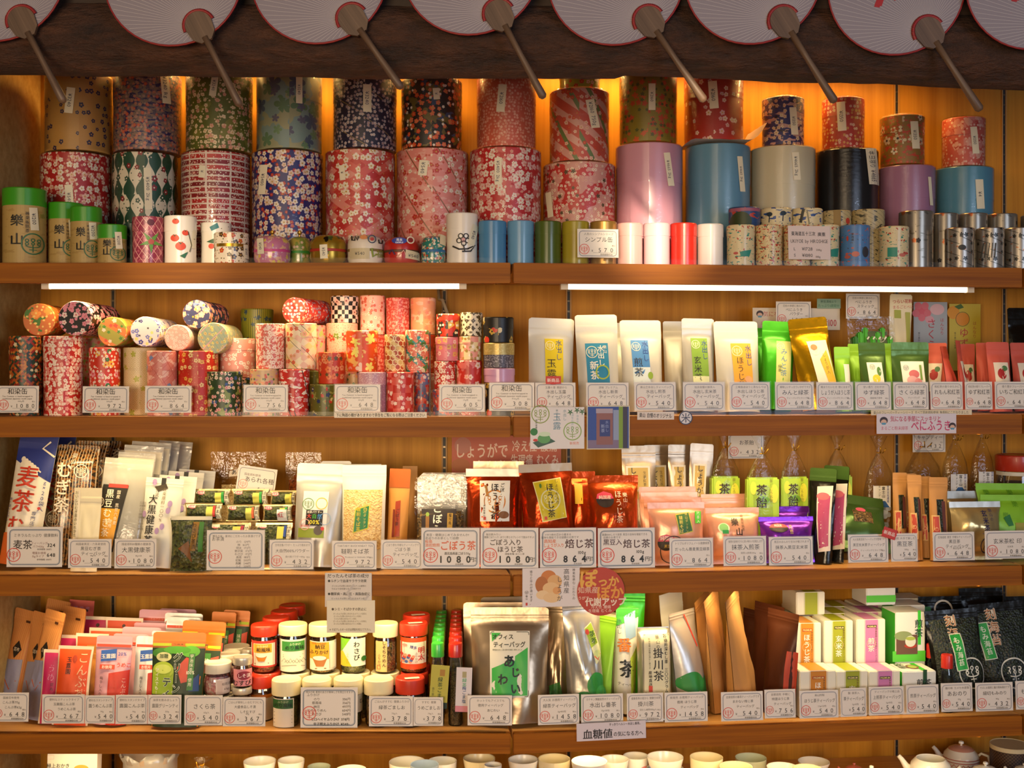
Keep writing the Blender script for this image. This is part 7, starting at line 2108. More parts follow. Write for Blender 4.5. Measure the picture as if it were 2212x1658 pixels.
LB = {
    'r': [('r', 543, 1374, 599, 1434, '#c83428'), ('r', 545, 1380, 597, 1430, '#e8e0cc'), ('r', 549, 1381, 586, 1401, '#d8a02c'), ('t', 'ふりかけ', 567, 1386, 6, '#fff0d0'), ('t', '和風味', 569, 1394, 10, '#2a1c10', 1), ('p', [(554, 1408), (576, 1408), (571, 1420), (559, 1420)], '#c8781c'), ('e', 565, 1407, 10, 4, '#ece4d0'), ('s', [(552, 1425), (580, 1424)], 1.5, '#8a5a2c')],
    'g': [('r', 606, 1370, 661, 1442, '#e8e2d0'), ('f', 607, 1371, 660, 1441, '#2a3a2c', .8), ('r', 611, 1374, 656, 1396, '#3a8a3c'), ('t', 'ふりかけ', 637, 1380, 6, '#f0f0d8'), ('t', 'のり風味', 636, 1388, 10, '#16241a', 1), ('s', [(613, 1405), (653, 1404)], .8, '#5a5a50'), ('s', [(613, 1409), (648, 1409)], .8, '#5a5a50')] + [('s', [(611 + k * 6, 1420 + (k % 3)), (616 + k * 6, 1412 + (k % 2) * 3), (622 + k * 6, 1422)], 1, '#7a7a6c') for k in range(7)] + [('s', [(612, 1430), (632, 1427), (655, 1431)], 1.4, '#8a8474')],
    'y': [('r', 671, 1374, 725, 1439, '#e8e2d0'), ('r', 671, 1376, 710, 1414, '#d8a024'), ('t', '納豆', 692, 1386, 11, '#2a1c10', 1), ('t', 'ふりかけ', 690, 1398, 10, '#2a1c10', 1), ('t', '国産大豆使用', 690, 1378, 5, '#c84a2c'), ('p', [(677, 1412), (706, 1412), (699, 1430), (684, 1430)], '#a86a34'), ('e', 691, 1411, 13, 5, '#ece4d4'), ('s', [(682, 1435), (704, 1434)], 2, '#8a5a2c'), ('r', 711, 1380, 723, 1434, '#d8d4c8')],
    'w': [('r', 738, 1368, 788, 1430, '#e8e6d8'), ('p', [(738, 1368), (757, 1368), (738, 1400)], '#7ac02c'), ('p', [(738, 1400), (742, 1396), (760, 1430), (738, 1430)], '#d8b828'), ('v', 'わさび', 770, 1396, 14, '#1c2a18', 1), ('v', 'ふりかけ', 752, 1412, 6, '#7a8a2c'), ('e', 784, 1414, 5, 6, '#2c6a2c')],
    's': [('r', 813, 1375, 836, 1444, '#d8b878'), ('v', 'しそちりめん', 830, 1404, 9.5, '#2a1c10', 1), ('v', 'ふりかけ', 820, 1418, 7, '#4a3018'), ('f', 816, 1430, 822, 1438, '#c83a2c', .8)],
    'm': [('r', 864, 1366, 920, 1436, '#d84a1c'), ('r', 865, 1376, 919, 1424, '#e4dad0'), ('t', '博多', 893, 1387, 8, '#2a3a8a', 1, -14), ('v', '明太', 909, 1402, 15, '#c82c1c', 1), ('v', 'ふりかけ', 899, 1410, 6, '#2a1c18'), ('e', 876, 1382, 5, 3, '#d8908a')] + [('e', 870 + (k * 13) % 24, 1402 + (k * 7) % 18, 3.2, 3.4, ('#b83a30', '#3a5aa0', '#d88a70')[k % 3]) for k in range(12)],
}
jr = 'rice seasoning jars with screw caps'
mids = [('r', 542, 600, 1341, 1364, 1448, RC, 'furir', 'red capped jar with an orange rice bowl label', 546, 607, RC), ('g', 602, 664, 1339, 1361, 1447, CR, 'furig', 'cream capped jar with a green headed label', 608, 670, CR), ('y', 667, 728, 1339, 1363, 1447, CR, 'furi', 'cream capped jar with a yellow rice bowl label', 672, 735, CR),
        ('w', 734, 794, 1340, 1362, 1447, CR, 'furig', 'jar with green cornered wasabi label, cap behind the hanging notice', 738, 800, CR), ('s', 805, 860, 1338, 1366, 1448, CR, 'furi', 'cream capped jar with a narrow tan label', 801, 863, CR), ('m', 863, 924, 1336, 1362, 1446, RC, 'furir', 'red capped jar with white label and blue and red lettering', 865, 925, RC)]
for kk, x0, x1, yt, yc, yb, cp, ct, w, u0, u1, uc in mids:
    q, zz = jar('lower jar carrying the ' + w, u0, u1, 1441, 1466, None, .135, uc, ct, None, 4, group=jr)
    jar(w, x0, x1, yt, yc, yb, .135, cp, ct, LB[kk], zz + .0005, group=jr, sticker='#e0d0c0' if kk == 'm' else None)
for i, (x0, x1, yt) in enumerate(((567, 626, 1325), (585, 643, 1312), (603, 660, 1300))):
    q, zz = jar(('second', 'third', 'last')[i] + ' lower red capped jar in the receding row', x0 + 2, x1 + 2, 1425 - 14 * i, 1446 - 14 * i, None, .2 + .058 * i, RC, 'furir', None, 4, group=jr)
    jar(('second', 'third', 'last')[i] + ' upper red capped jar receding behind the orange rice bowl label', x0, x1, yt, yt + 20, None, .2 + .058 * i, RC, 'furir', None, zz + .0005, group=jr)
q, zz = jar('lower red capped jar behind the white label one', 872, 930, 1424, 1446, None, .205, RC, 'furir', None, 4, group=jr)
jar('upper red capped jar with a sticker behind the white label one', 870, 929, 1319, 1340, None, .205, RC, 'furir', None, zz + .0005, group=jr, sticker='#e0d0c0')
dy = lambda L, dx, dyy: [tuple([v + (dx if q in (1, 3) else dyy) if (it[0] in 'rf' and 1 <= q <= 4 and not isinstance(v, str)) else v for q, v in enumerate(it)]) if it[0] in 'rf' else (it[0], it[1], it[2] + dx, it[3] + dyy) + it[4:] for it in L if it[0] in 'rft']
for x0, x1, yt, yc, cp, ct, w, it in ((524, 587, 1457, 1484, RC, 'furir', 'front red capped jar beside the 367 price card', [('r', 526, 1502, 586, 1560, '#d8c8b4'), ('r', 527, 1500, 586, 1508, '#c8701c')]), (587, 651, 1456, 1488, CR, 'furig', 'front cream capped jar with green headed label', [('r', 592, 1496, 634, 1562, '#d8d0c0'), ('r', 592, 1498, 632, 1519, '#2c5a2c'), ('t', 'ふりかけ', 612, 1503, 6, '#c8c8a0'), ('t', 'のり風味', 612, 1511, 10, '#16241a', 1)] + [('s', [(594, 1528 + 8 * k), (630, 1527 + 8 * k)], 1, '#8a8478') for k in range(4)]),
                                      (653, 716, 1456, 1486, CR, 'furi', 'front cream capped jar behind the furikake list card', None), (721, 785, 1454, 1486, CR, 'furig', 'front cream capped jar with wasabi label behind the furikake list card', [('r', 760, 1490, 784, 1530, '#e0dcc8'), ('t', 'び', 780, 1505, 12, INK)]), (786, 850, 1455, 1487, CR, 'furi', 'front cream capped jar of dark flakes above the 378 price card', None), (854, 918, 1453, 1485, RC, 'furir', 'front red capped jar with a white sticker on its cap', None)):
    jar(w, x0, x1, yt, yc, None, .07, cp, ct, it, 4, group=jr, sticker='#e0d0c0' if x0 == 854 else None)

# slim bottles in two receding files
for col, cp, x0a, x1a, x0b, x1b, ya, yb, ct in (('green', '#3cb83a/0.35/0/0.3', 931, 960, 942, 966, 1383, 1315, 'sesame'), ('red', '#c42a1c/0.35/0/0.3', 968, 1000, 974, 998, 1383, 1314, 'sesame')):
    for i in range(8):
        f = i / 7
        d = .07 + .042 * i
        x0, x1, yt = x0a + (x0b - x0a) * f, x1a + (x1b - x1a) * f, ya + (yb - ya) * (f ** .85)
        bottle(f'{col} capped slim sesame salt bottle, ' + ('front of its file', 'second from the front', 'third from the front', 'fourth from the front', 'fifth from the front', 'sixth from the front', 'seventh from the front', 'last of its file')[i], x0, x1, yt, d, cp, ct, 4, f'{col} capped bottles')
card('yellow paper tag with dark green foot tied to the green capped bottle', 926, 1436, 965, 1529, .032, [('r', 926, 1516, 965, 1529, '#14342c'), ('r', 945, 1445, 956, 1459, '#a87a30'), ('v', '緑茶ごま塩', 947, 1490, 11, '#2c4a1c', 1), ('v', '香り豊かな', 933, 1500, 6, '#5a5a2c'), ('p', [(940, 1518), (946, 1523), (952, 1518), (946, 1529)], '#8a4a1c')], '#b8b044', None, 'hang_tag', 'tag', holder=False, roll=4)
card('white paper tag with pink foot tied to the red capped bottle', 983, 1441, 1017, 1537, .032, [('r', 983, 1524, 1017, 1537, '#d88a98'), ('r', 996, 1450, 1005, 1463, '#a8a078'), ('v', '緑茶', 1001, 1474, 10, '#5aa87a', 1), ('v', '梅ごま塩', 1001, 1500, 9, '#3a5a8a', 1), ('v', '香り豊かな', 1011, 1510, 5, '#5a5a6a')], '#dcd4d8', None, 'hang_tag', 'tag', holder=False, roll=2)

# big bags of the second half
P4('large taupe silver pouch with a green and white office tea label', 1016, 1186, 1316, .08, 'taupe', [('r', 1057, 1366, 1145, 1505, '#e4e0d0'), ('f', 1059, 1368, 1143, 1503, '#1c2a1c', 1.2, .04), ('p', [(1061, 1444), (1095, 1430), (1141, 1400), (1141, 1501), (1061, 1501)], '#3cb04a'), ('p', [(1061, 1370), (1082, 1370), (1062, 1388)], '#3cb04a'), ('t', 'オフィス', 1086, 1378, 12, '#16201a', 1), ('t', 'ティーバッグ', 1100, 1394, 13, '#16201a', 1, 0, 72), ('t', '静岡産の深むし茶の原料を厳選し使用しました', 1096, 1405, 4, '#4a5a4a', 0, 0, 66), ('t', 'あ', 1100, 1428, 27, '#14201a', 2), ('t', 'じ', 1114, 1452, 22, '#14201a', 2), ('t', 'わ', 1086, 1466, 24, '#14201a', 2), ('t', 'い', 1114, 1486, 24, '#14201a', 2)], tilt=6, dp=.085, sealv=.88, wr=.009)
for i, (x0, x1, yt, d) in enumerate(((1000, 1150, 1303, .17), (1040, 1186, 1290, .23))):
    P4(('second', 'last')[i] + ' large taupe silver pouch stacked behind the office tea one', x0, x1, yt, d, 'taupe', tilt=5, dp=.04, sealv=.86, group='large taupe pouches behind')
P4('crumpled taupe foil bag beside the office tea pouch', 1176, 1232, 1308, .16, 'taupe', [('p', [(1190, 1480), (1215, 1470), (1222, 1500), (1195, 1500)], '#3a7a34')], tilt=5, yaw=-20, dp=.07, wr=.016, sealv=.92, dname='printed_front')
P4('silver foil bag with green leaves and a slanting yellow-green label', 1222, 1306, 1304, .085, 'silver', [('p', [(1264, 1360), (1281, 1347), (1302, 1418), (1284, 1438)], '#d8dcb0'), ('p', [(1266, 1362), (1281, 1349), (1292, 1392), (1275, 1402)], '#9ab82c'), ('v', '茎茶', 1282, 1380, 14, '#2c5a24', 1, 12), ('e', 1270, 1368, 4, 6, '#c83a30'), ('e', 1289, 1415, 8, 8, '#c8d890'), ('s', [(1281, 1420), (1289, 1428), (1298, 1416)], 2.5, '#b8341c'), ('e', 1280, 1480, 24, 26, '#2a8a3c'), ('e', 1250, 1520, 26, 28, '#2a8a3c'), ('e', 1294, 1510, 20, 28, '#3a9a48')], style='stand', tilt=6, roll=-1, yaw=10, dp=.075, wr=.016, sealv=.93, ears=False, dname='printed_front')
for i in range(3):
    P4(('front', 'middle', 'last')[i] + ' pale green edged bag in the file behind the green leaf foil bag', 1280 + 10 * i, 1306 + 10 * i, 1330 - 4 * i, .13 + .05 * i, 'lime' if i == 0 else 'cream', tilt=5, yaw=-50, dp=.03, w=.07, sealv=.93, ears=False, group='pale bags in a file')
P4('green topped bag with orange and black brush lettering', 1334, 1384, 1322, .09, 'white', [('p', [(1334, 1322), (1384, 1322), (1384, 1340), (1334, 1362)], '#3a9a2c'), ('p', [(1351, 1340), (1376, 1326), (1379, 1382), (1356, 1392)], '#8aa8c8'), ('v', '水出し', 1341, 1362, 11, '#2a3a4a'), ('t', '番', 1352, 1402, 32, '#d87a24', 2), ('t', '茶', 1361, 1452, 40, '#181c18', 2), ('t', 'ティーバッグ', 1362, 1486, 8, '#2a2a2a', 0, -6), ('p', [(1366, 1430), (1384, 1400), (1384, 1560), (1372, 1560)], '#a8c03c')], tilt=5, roll=3, dp=.05, sealv=.92, ears=False, dname='printed_front')
P4('bright green bag standing behind the orange and black lettered one', 1328, 1392, 1284, .18, 'green', [('r', 1345, 1325, 1366, 1380, '#d8dcb8')], tilt=4, dp=.04, sealv=.92, ears=False, roll=3)
P4('silver tea brick with a cream label of large black characters', 1378, 1448, 1356, .08, 'silver', [('r', 1387, 1368, 1447, 1494, '#e0d8b4'), ('f', 1389, 1370, 1445, 1492, INK, .8), ('v', '掛川茶', 1417, 1432, 23, INK, 1), ('v', 'お徳用深むし茶 三〇〇グラム', 1434, 1430, 8.5, INK, 1), ('v', '樂山の', 1417, 1384, 9, INK), ('v', '産地直送', 1399, 1461, 8, INK, 1), ('v', '神楽坂樂山自慢の深むし茶です', 1398, 1408, 4.5, '#5a5a40'), ('r', 1395, 1476, 1403, 1489, '#c83a2c')], style='brick', tilt=3, dp=.06, sealv=.99, wr=.004, ears=False)
P4('silver, white and green striped bag beside the tea brick', 1452, 1520, 1322, .11, 'silverw', [('e', 1472, 1470, 22, 22, '#2a8a3c'), ('e', 1505, 1490, 22, 26, '#2a8a3c'), ('s', [(1490, 1330), (1500, 1400)], 3, '#c83a2c')], style='stand', tilt=4, roll=-3, yaw=35, dp=.075, sealv=.93, ears=False, dname='printed_front')
P4('white bag standing at the back behind the striped silver bag', 1428, 1486, 1280, .24, 'white', tilt=2, roll=-6, yaw=30, dp=.04, ears=False)
for i, (x0, x1, yt, d, ro) in enumerate(((1486, 1560, 1288, .21, -9), (1510, 1590, 1286, .13, -10), (1556, 1616, 1286, .1, -9))):
    P4(('rear', 'middle', 'front')[i] + ' plain kraft bag leaning over, edge on', x0 + 4, x0 + 50, yt, d, 'kraft', tilt=2, roll=ro, yaw=58, dp=.055, wr=.012, sealv=.9, ears=False, w=.11, group='plain kraft bags')
for i, (x0, x1, yt, d, ro) in enumerate(((1618, 1650, 1322, .22, 3), (1640, 1676, 1306, .16, 3), (1660, 1702, 1318, .1, 3))):
    P4(('rear', 'middle', 'front')[i] + ' dark brown pouch standing edge on beside the orange banded boxes', x0, x1, yt, d, 'brown', [('r', x1 - 8, yt + 80, x1 + 4, 1500, '#b03a24')] if i == 2 else None, tilt=2, roll=ro, yaw=-56, dp=.045, sealv=.9, ears=False, w=.085, group='dark brown pouches')

# boxes
BX = [('orange', '#c8801c', 1696, 1775, 1345, 'ほうじ茶', '#a8381c'), ('olive', '#98a01c', 1775, 1844, 1340, '玄米茶', '#2a2c1c'), ('pink', '#c87ab0', 1845, 1914, 1337, '煎茶', '#2a2028')]
prt = lambda x0, x1, yt, t, pc_, dxx=0: [('r', x0 + (x1 - x0) * .35, yt + 12, x0 + (x1 - x0) * .69, yt + 18, pc_), ('t', 'PREMIUM', x0 + (x1 - x0) * .52, yt + 15, 5.5, '#e8d88a', 1, 0, (x1 - x0) * .3), ('v', t, x0 + (x1 - x0) * .5, yt + 55, 15, '#f0ece0', 1), ('v', '神楽坂樂山の本格ティーバッグ', x0 + (x1 - x0) * .67, yt + 55, 5, '#6a4a2a'), ('o', x0 + (x1 - x0) * .5, yt + 52, 10, .8, '#e0c890')]
bg_ = 'banded white tea boxes'
for nm, c, x0, x1, yt, t, pc_ in BX:
    r_, zl = tea_box(f'lower front white tea box with {nm} band', x0 + 30, x1 + 32, 1448, .042, .075, 4, '#e6e2d2/0.45', c, prt(x0 + 30, x1 + 32, 1448, t, pc_), bg_)
    step = SZ[4] + .098
    for i in range(3):
        rr_, zz = tea_box(('front', 'second', 'last')[i] + f' upper white tea box with {nm} band' + (' and premium plate' if i == 0 else ' in the receding row'), x0 + (14 if nm == 'orange' else 4), x1, yt - 0, .13 + .082 * i, .079, SZ[4] + .0202, '#e6e2d2/0.45', c, prt(x0 + (14 if nm == 'orange' else 4), x1, yt, t, pc_) if i == 0 else None, bg_, zt=None if i == 0 else ZT)
        ZT = zz
        if i == 0:
            zfront = zz
    if nm == 'olive':
        tea_box('single olive banded tea box laid on top at the back', 1719, 1783, 1272, .2, .1, ZT + .0005, '#e6e2d2/0.45', c, None, bg_, zt=ZT + .055)
r_, zl = tea_box('lower front green and white tea box with a cup picture on its lid', 1948, 2024, 1449, .042, .075, 4, '#e4e4e0/0.45', None, [('r', 1994, 1446, 2003, 1500, '#1c4a24'), ('t', '煎茶', 1996, 1474, 17, '#14181a', 1)], bg_, topitems=[('r', .6, .05, .74, .95, '#3cc02a'), ('e', .5, .5, .18, .25, '#8a5a4a'), ('e', .5, .5, .12, .18, '#a8c060'), ('t', '煎茶', .2, .4, .3, '#2a3a2a', 1, 90)], side='#3cb82c')
for i in range(3):
    rr_, zz = tea_box(('front', 'second', 'last')[i] + ' upper green and white tea box' + (' with a teacup picture' if i == 0 else ' in the receding row'), 1933, 2000, 1322, .13 + .082 * i, .079, SZ[4] + .0202, '#e4e4e0/0.45', None, [('r', 1983, 1318, 1990, 1392, '#3cc02a'), ('r', 1926, 1405, 2000, 1428, '#5ccc3a'), ('v', '煎茶', 1985, 1357, 19, '#1c3a20', 1), ('r', 1934, 1370, 1982, 1412, '#6a4a3a'), ('e', 1950, 1372, 20, 10, '#8a9a6a'), ('e', 1966, 1394, 14, 5, '#b03a24'), ('e', 1966, 1384, 12, 12, '#d8dcd0'), ('e', 1966, 1378, 11, 4, '#a8b850')] if i == 0 else None, bg_, zt=None if i == 0 else ZT, side='#3cb82c')
    ZT = zz
tea_box('single green and white tea box laid on top at the back', 1870, 1936, 1262, .22, .09, ZT + .0005, '#e4e4e0/0.45', None, [('r', 1870, 1285, 1936, 1300, '#5ccc3a')], bg_, zt=ZT + .05)
m = MB()
m.box(.622, 1.0, .125, .385, .0005, .0195, 'board')
o = m.build('display_step')
o.location = (0, 0, SZ[4])
o.rotation_euler.z = BAY
tag(o, 'low wooden step under the upper row of tea boxes', 'display step')
for i, (x0, x1, yt, d) in enumerate(((2000, 2023, 1386, .13), (2024, 2050, 1404, .075))):
    bottle(('rear', 'front')[i] + ' dark green glass bottle with red cap beside the green tea boxes', x0, x1, yt, d, '#c4281c/0.35/0/0.3', '#0c1c14', 4, 'dark bottles with red caps', 'sauce_bottle', 'bottle', .24, items=[('e', .5, .75, .34, .12, '#c8b8a0')])
sw = 'black seaweed bags with green labels'
for i, (x0, x1, yt, d, ro, gx, gy) in enumerate(((2012, 2132, 1322, .09, -3, 2068, 1374), (2108, 2236, 1308, .14, -4, 2128, 1348))):
    P4(('front', 'second')[i] + ' clear bag of black seaweed with outlined lettering and green label', x0, x1, yt, d, 'black', [('r', x0 + 6, yt + 20, x1 - 6, 1560, 'nori'), ('v', '刻海苔', gx + (-2 if i == 0 else 26), yt + 52, 26, '#e0d4c0', 3), ('v', '刻海苔', gx + (-2 if i == 0 else 26), yt + 52, 26, '#a8642c', 0), ('lo', gx + 28 if i == 0 else gx + 54, 1458, 26, '#d8d8d0'), ('o', gx + 28 if i == 0 else gx + 54, 1460, 33, 3, '#d8d8d0'),
       ('p', [(gx - 14, gy), (gx + 14, gy - 1), (gx + 20, gy + 78), (gx - 8, gy + 80)], '#d8dcc8'), ('p', [(gx - 12, gy + 2), (gx + 12, gy + 1), (gx + 18, gy + 76), (gx - 6, gy + 78)], '#24a03c'), ('v', 'もみ海苔', gx + 3, gy + 38, 15, '#e8f0dc', 1, 4)], tilt=8, roll=ro, dp=.05, wr=.012, sealv=.9, ears=False, group=sw)
for i, (x0, x1, yt, d) in enumerate(((1992, 2090, 1290, .24), (2080, 2180, 1272, .3), (2180, 2260, 1290, .24))):
    P4(('first', 'second', 'third')[i] + ' black crinkled seaweed bag stacked at the back of the fourth shelf', x0, x1, yt, d, 'black', [('r', x0 + 6, yt + 22, x0 + 26, yt + 60, '#24803c'), ('o', x0 + 55, yt + 30, 22, 4, '#c8c4b8')] if i == 0 else None, tilt=8, dp=.045, wr=.014, sealv=.9, ears=False, group='black seaweed bags at the back')

for x0, x1, y0, y1, w, hd, ti, p, sub in (
        (-18, 61, 1496, 1558, 'cut by the picture edge before the striped kraft pouches', '国産昆布使用', 'こんぶ茶70g|こんぶ茶62g', '648', ''), (90, 182, 1500, 1562, 'before the front orange packet', '便利なスティックタイプ', '玉露園こんぶ茶|うめこんぶ茶', '267', ''),
        (183, 247, 1502, 1562, 'before the front pink kelp pouch', '便利なスタンドタイプ', '園うめこんぶ茶', '540', '90g'), (249, 318, 1501, 1563, 'before the front silver kelp pouch', '便利なスタンドタイプ', '露園こんぶ茶', '540', '90g'),
        (319, 391, 1501, 1563, 'before the green tea powder pouch', '抹茶を飲みましょう', '露園グリーンティ', '324', '120g'), (398, 480, 1502, 1566, 'before the cherry blossom jars', '', 'さくら茶', '540', '65g入'), (481, 573, 1506, 1568, 'before the perilla jars', 'ごはんが美味しいおむすびにも', '大盛食品しそ漬|しそむすび', '367', '80g'),
        (797, 892, 1504, 1568, 'under the dark flake jar', 'ごはんがすすむ 健康ふりかけ', '緑茶ごましお', '378', '70g入'), (893, 957, 1506, 1567, 'under the yellow paper tag', 'すすむ 健康', 'うめごましお', '378', '70g入'), (1010, 1106, 1502, 1566, 'before the office tea pouch', 'ホットでもアイスでも', '徳用ティーバッグ|あじわい', '648', ''),
        (1162, 1252, 1500, 1564, 'before the crumpled taupe foil bag', '大人気 お徳用ティーバッグ', '緑茶ティーバッグ', '1458', '5g×100包'), (1255, 1347, 1499, 1561, 'before the green leaf foil bag', 'カテキン満載緑茶のティーバッグ', '水出し番茶', '1080', '10g×30包'), (1354, 1434, 1497, 1559, 'before the silver tea brick', '健康長寿の街から 健康日本茶', '掛川茶', '972', '深むし緑茶300g入'),
        (1435, 1530, 1495, 1558, 'before the striped silver bag', '新発売 お徳用ティーバッグ', '徳用 ほうじ茶|ティーバッグ', '1458', ''), (1557, 1650, 1494, 1556, 'before the plain kraft bags', '自家焙煎の番茶ティーバッグです', 'まかない焙じ茶|ティーバッグ', '540', ''), (1651, 1720, 1489, 1550, 'before the dark brown pouches', '自家焙煎 手軽に', '特選ほうじ茶|ティーバッグ', '756', ''),
        (1726, 1813, 1491, 1550, 'before the lower orange banded box', '楽山特製', 'ほうじ茶ティーバッグ', '540', '2.5g×20包'), (1815, 1873, 1486, 1547, 'before the lower olive banded box', '製 抹茶入', '茶ティーバッグ', '540', '5g×15包'), (1876, 1955, 1483, 1543, 'before the lower pink banded box', 'ティーバッグの極上品', '上煎茶ティーバッグ', '540', '5g×15包'), (1957, 2030, 1479, 1541, 'before the lower green and white box', '', '煎茶ティーバッグ', '540', ''),
        (2032, 2103, 1475, 1536, 'before the red capped dark bottles', '磯の味 カメセ水産製', 'あおのり', '540', '20g'), (2106, 2191, 1474, 1535, 'before the front seaweed bag', 'そばにお雑煮に磯の風味満点です', '細切もみのり', '432', '40g'), (2193, 2260, 1470, 1531, 'cut by the picture edge before the second seaweed bag', '磯の香り', 'もみのり', '432', '')):
    pc(4, x0, y0, x1, y1, w, hd, ti, p, sub, '本体価格¥' + {'648': '600', '267': '248', '540': '500', '324': '300', '367': '340', '378': '350', '1458': '1350', '1080': '1000', '972': '900', '756': '700', '432': '400'}[p], stamp=x0 not in (183, 249, 893, 1815), ts=.19 if len(ti) < 6 else .15)
card('white framed card listing furikake prices from 356 to 604', 649, 1485, 772, 1571, .012, fr_(649, 1485, 772, 1571) + [('t', '博多の味 素材の良さが美味しさを際立たせます', 711, 1495, 5.5, INK, 0, 0, 102), ('t', 'ふりかけ', 676, 1501, 7, INK)] + [('t', a, 684, 1510 + 8 * i, 7, '#3a3230') for i, a in enumerate(('のり', '都風味', '納豆', 'しそちりめん', 'わさび'))] + [('t', a + '円', 748, 1510 + 8 * i, 7, '#3a3230') for i, a in enumerate(('356', '356', '497', '604', '540'))] + [('t', 'モロヘイヤふりかけ 378円', 713, 1553, 7, '#1c1816', 1, 0, 84), ('t', '辛子明太ふりかけ ¥540-', 716, 1563, 7, '#1c1816', 1, 0, 82), ('lg', 668, 1540, 15, RED)], PAPER, 4, tilt=3)
poster('wide white sign with heavy black characters on the fourth shelf front', 1245, 1559, 1397, 1597, -.006, '#d4ccd6', [('t', '血糖値', 1291, 1583, 22, '#2a2628', 1), ('t', 'の気になる方へ', 1358, 1585, 11, '#2a2628', 1, 0, 66), ('t', 'すっきりヘルシー水出し番茶。', 1352, 1564, 6.5, '#3a3438', 1, 0, 72)], 'sign', 'sign', roll=-1)

# ------------------------------------------------------------------ lowest shelf: cups and teapots
P5 = 'pale porcelain tea cups on the lowest shelf'


def stack(w, x0, x1, yt, hp, d, mat, n=1, items=None, inside=None, flare=.8, group=P5):
    if flare < .7:
        cup(w, x0, x1, yt, 0, None, d, mat, inside, items, flare, group, .035)
        return
    flare = .64 if n > 1 else flare
    for i in range(n - 1, -1, -1):      # nested cups: the lowest stands on the shelf, each next one rises out of it
        cup(w if i == 0 else 'nested lower cup under the ' + w, x0, x1, yt, .028 * i, SZ[5] + .028 * (n - 1 - i), d, mat, inside, items if i == 0 else None, flare, group)


stack('white cup with a small stamp near the amber wall', 526, 596, 1631, 70, .16, 'porcelain', 2, [('o', 583, 1646, 3, .8, '#6a6250'), ('s', [(583, 1648), (583, 1655)], 1, '#6a6250')])
stack('plain white cup beside the small stamped one', 600, 658, 1631, 60, .16, 'porcelain', 2)
stack('low pale green cup by itself', 664, 714, 1646, 60, .18, 'celadon', 1)
stack('wide white bowl with a dark rim mark', 724, 792, 1650, 60, .12, 'porcelain', 1)
stack('white cup with blue stripes at its foot', 840, 920, 1631, 70, .17, 'porcelain', 1, [('s', [(845 + 8 * i, 1690), (850 + 8 * i, 1652)], 3, '#3a4a8a') for i in range(9)])
stack('blue-grey glazed cup in front', 886, 948, 1639, 60, .1, 'bluewash', 1)
stack('white cup with dark blue rim line', 924, 987, 1632, 60, .17, 'porcelain', 1, [('s', [(925, 1640), (955, 1645), (986, 1640)], 2, '#2a3a6a')])
stack('tall plain cream cup under the bay seam', 1000, 1070, 1625, 80, .18, 'yellowish', 2, flare=.85)
stack('white tilted ladle-shaped cup before the cream one', 1046, 1084, 1644, 50, .08, 'porcelain', 1)
stack('white bowl painted with a blue landscape', 1096, 1164, 1628, 56, .18, 'porcelain', 2, [('e', 1116, 1640, 17, 10, '#8a9ac0'), ('s', [(1105, 1648), (1128, 1644), (1150, 1655)], 4, '#4a6aa8')])
stack('cream cup with a small incised stamp', 1162, 1232, 1626, 70, .17, 'yellowish', 1, [('f', 1176, 1638, 1186, 1650, '#a89a70', .8)], flare=.85)
stack('wide white bowl, first of the big ones', 1234, 1312, 1630, 60, .1, 'porcelain', 2, [('s', [(1236, 1650), (1270, 1654), (1308, 1648)], 1.4, '#6a7aa0')])
stack('small white bowl with dark rim spots', 1296, 1358, 1628, 50, .18, 'porcelain', 2)
stack('white cup painted with pink petals', 1345, 1402, 1622, 70, .22, 'porcelain', 1, [('e', 1380, 1653, 12, 8, '#d8908a'), ('e', 1392, 1645, 9, 7, '#d88a84'), ('e', 1368, 1658, 8, 6, '#e0a8a0')])
stack('white cup painted with blue iris', 1396, 1478, 1620, 70, .18, 'porcelain', 2, [('e', 1412, 1645, 12, 14, '#5a78b8'), ('e', 1424, 1652, 11, 6, '#4a68a8'), ('e', 1404, 1634, 6, 6, '#6a88c0')])
stack('cream mug with a rough edge', 1490, 1562, 1622, 80, .16, 'yellowish', 1, flare=.85)
stack('low yellowish bowl before the pale green cup', 1554, 1626, 1642, 50, .1, 'yellowish', 1)
stack('pale green cup against the amber wall', 1588, 1656, 1624, 70, .22, 'celadon', 1, flare=.85)
stack('wide shallow white dish', 1656, 1724, 1644, 40, .13, 'porcelain', 1, flare=.6)
stack('white dish with black brush marks inside', 1724, 1792, 1632, 44, .24, 'porcelain', 1, flare=.6, items=[('s', [(1735, 1640), (1750, 1646), (1765, 1640)], 2, INK)])
stack('yellowish dish in front of the brush marked one', 1712, 1776, 1648, 40, .1, 'yellowish', 1, flare=.6)


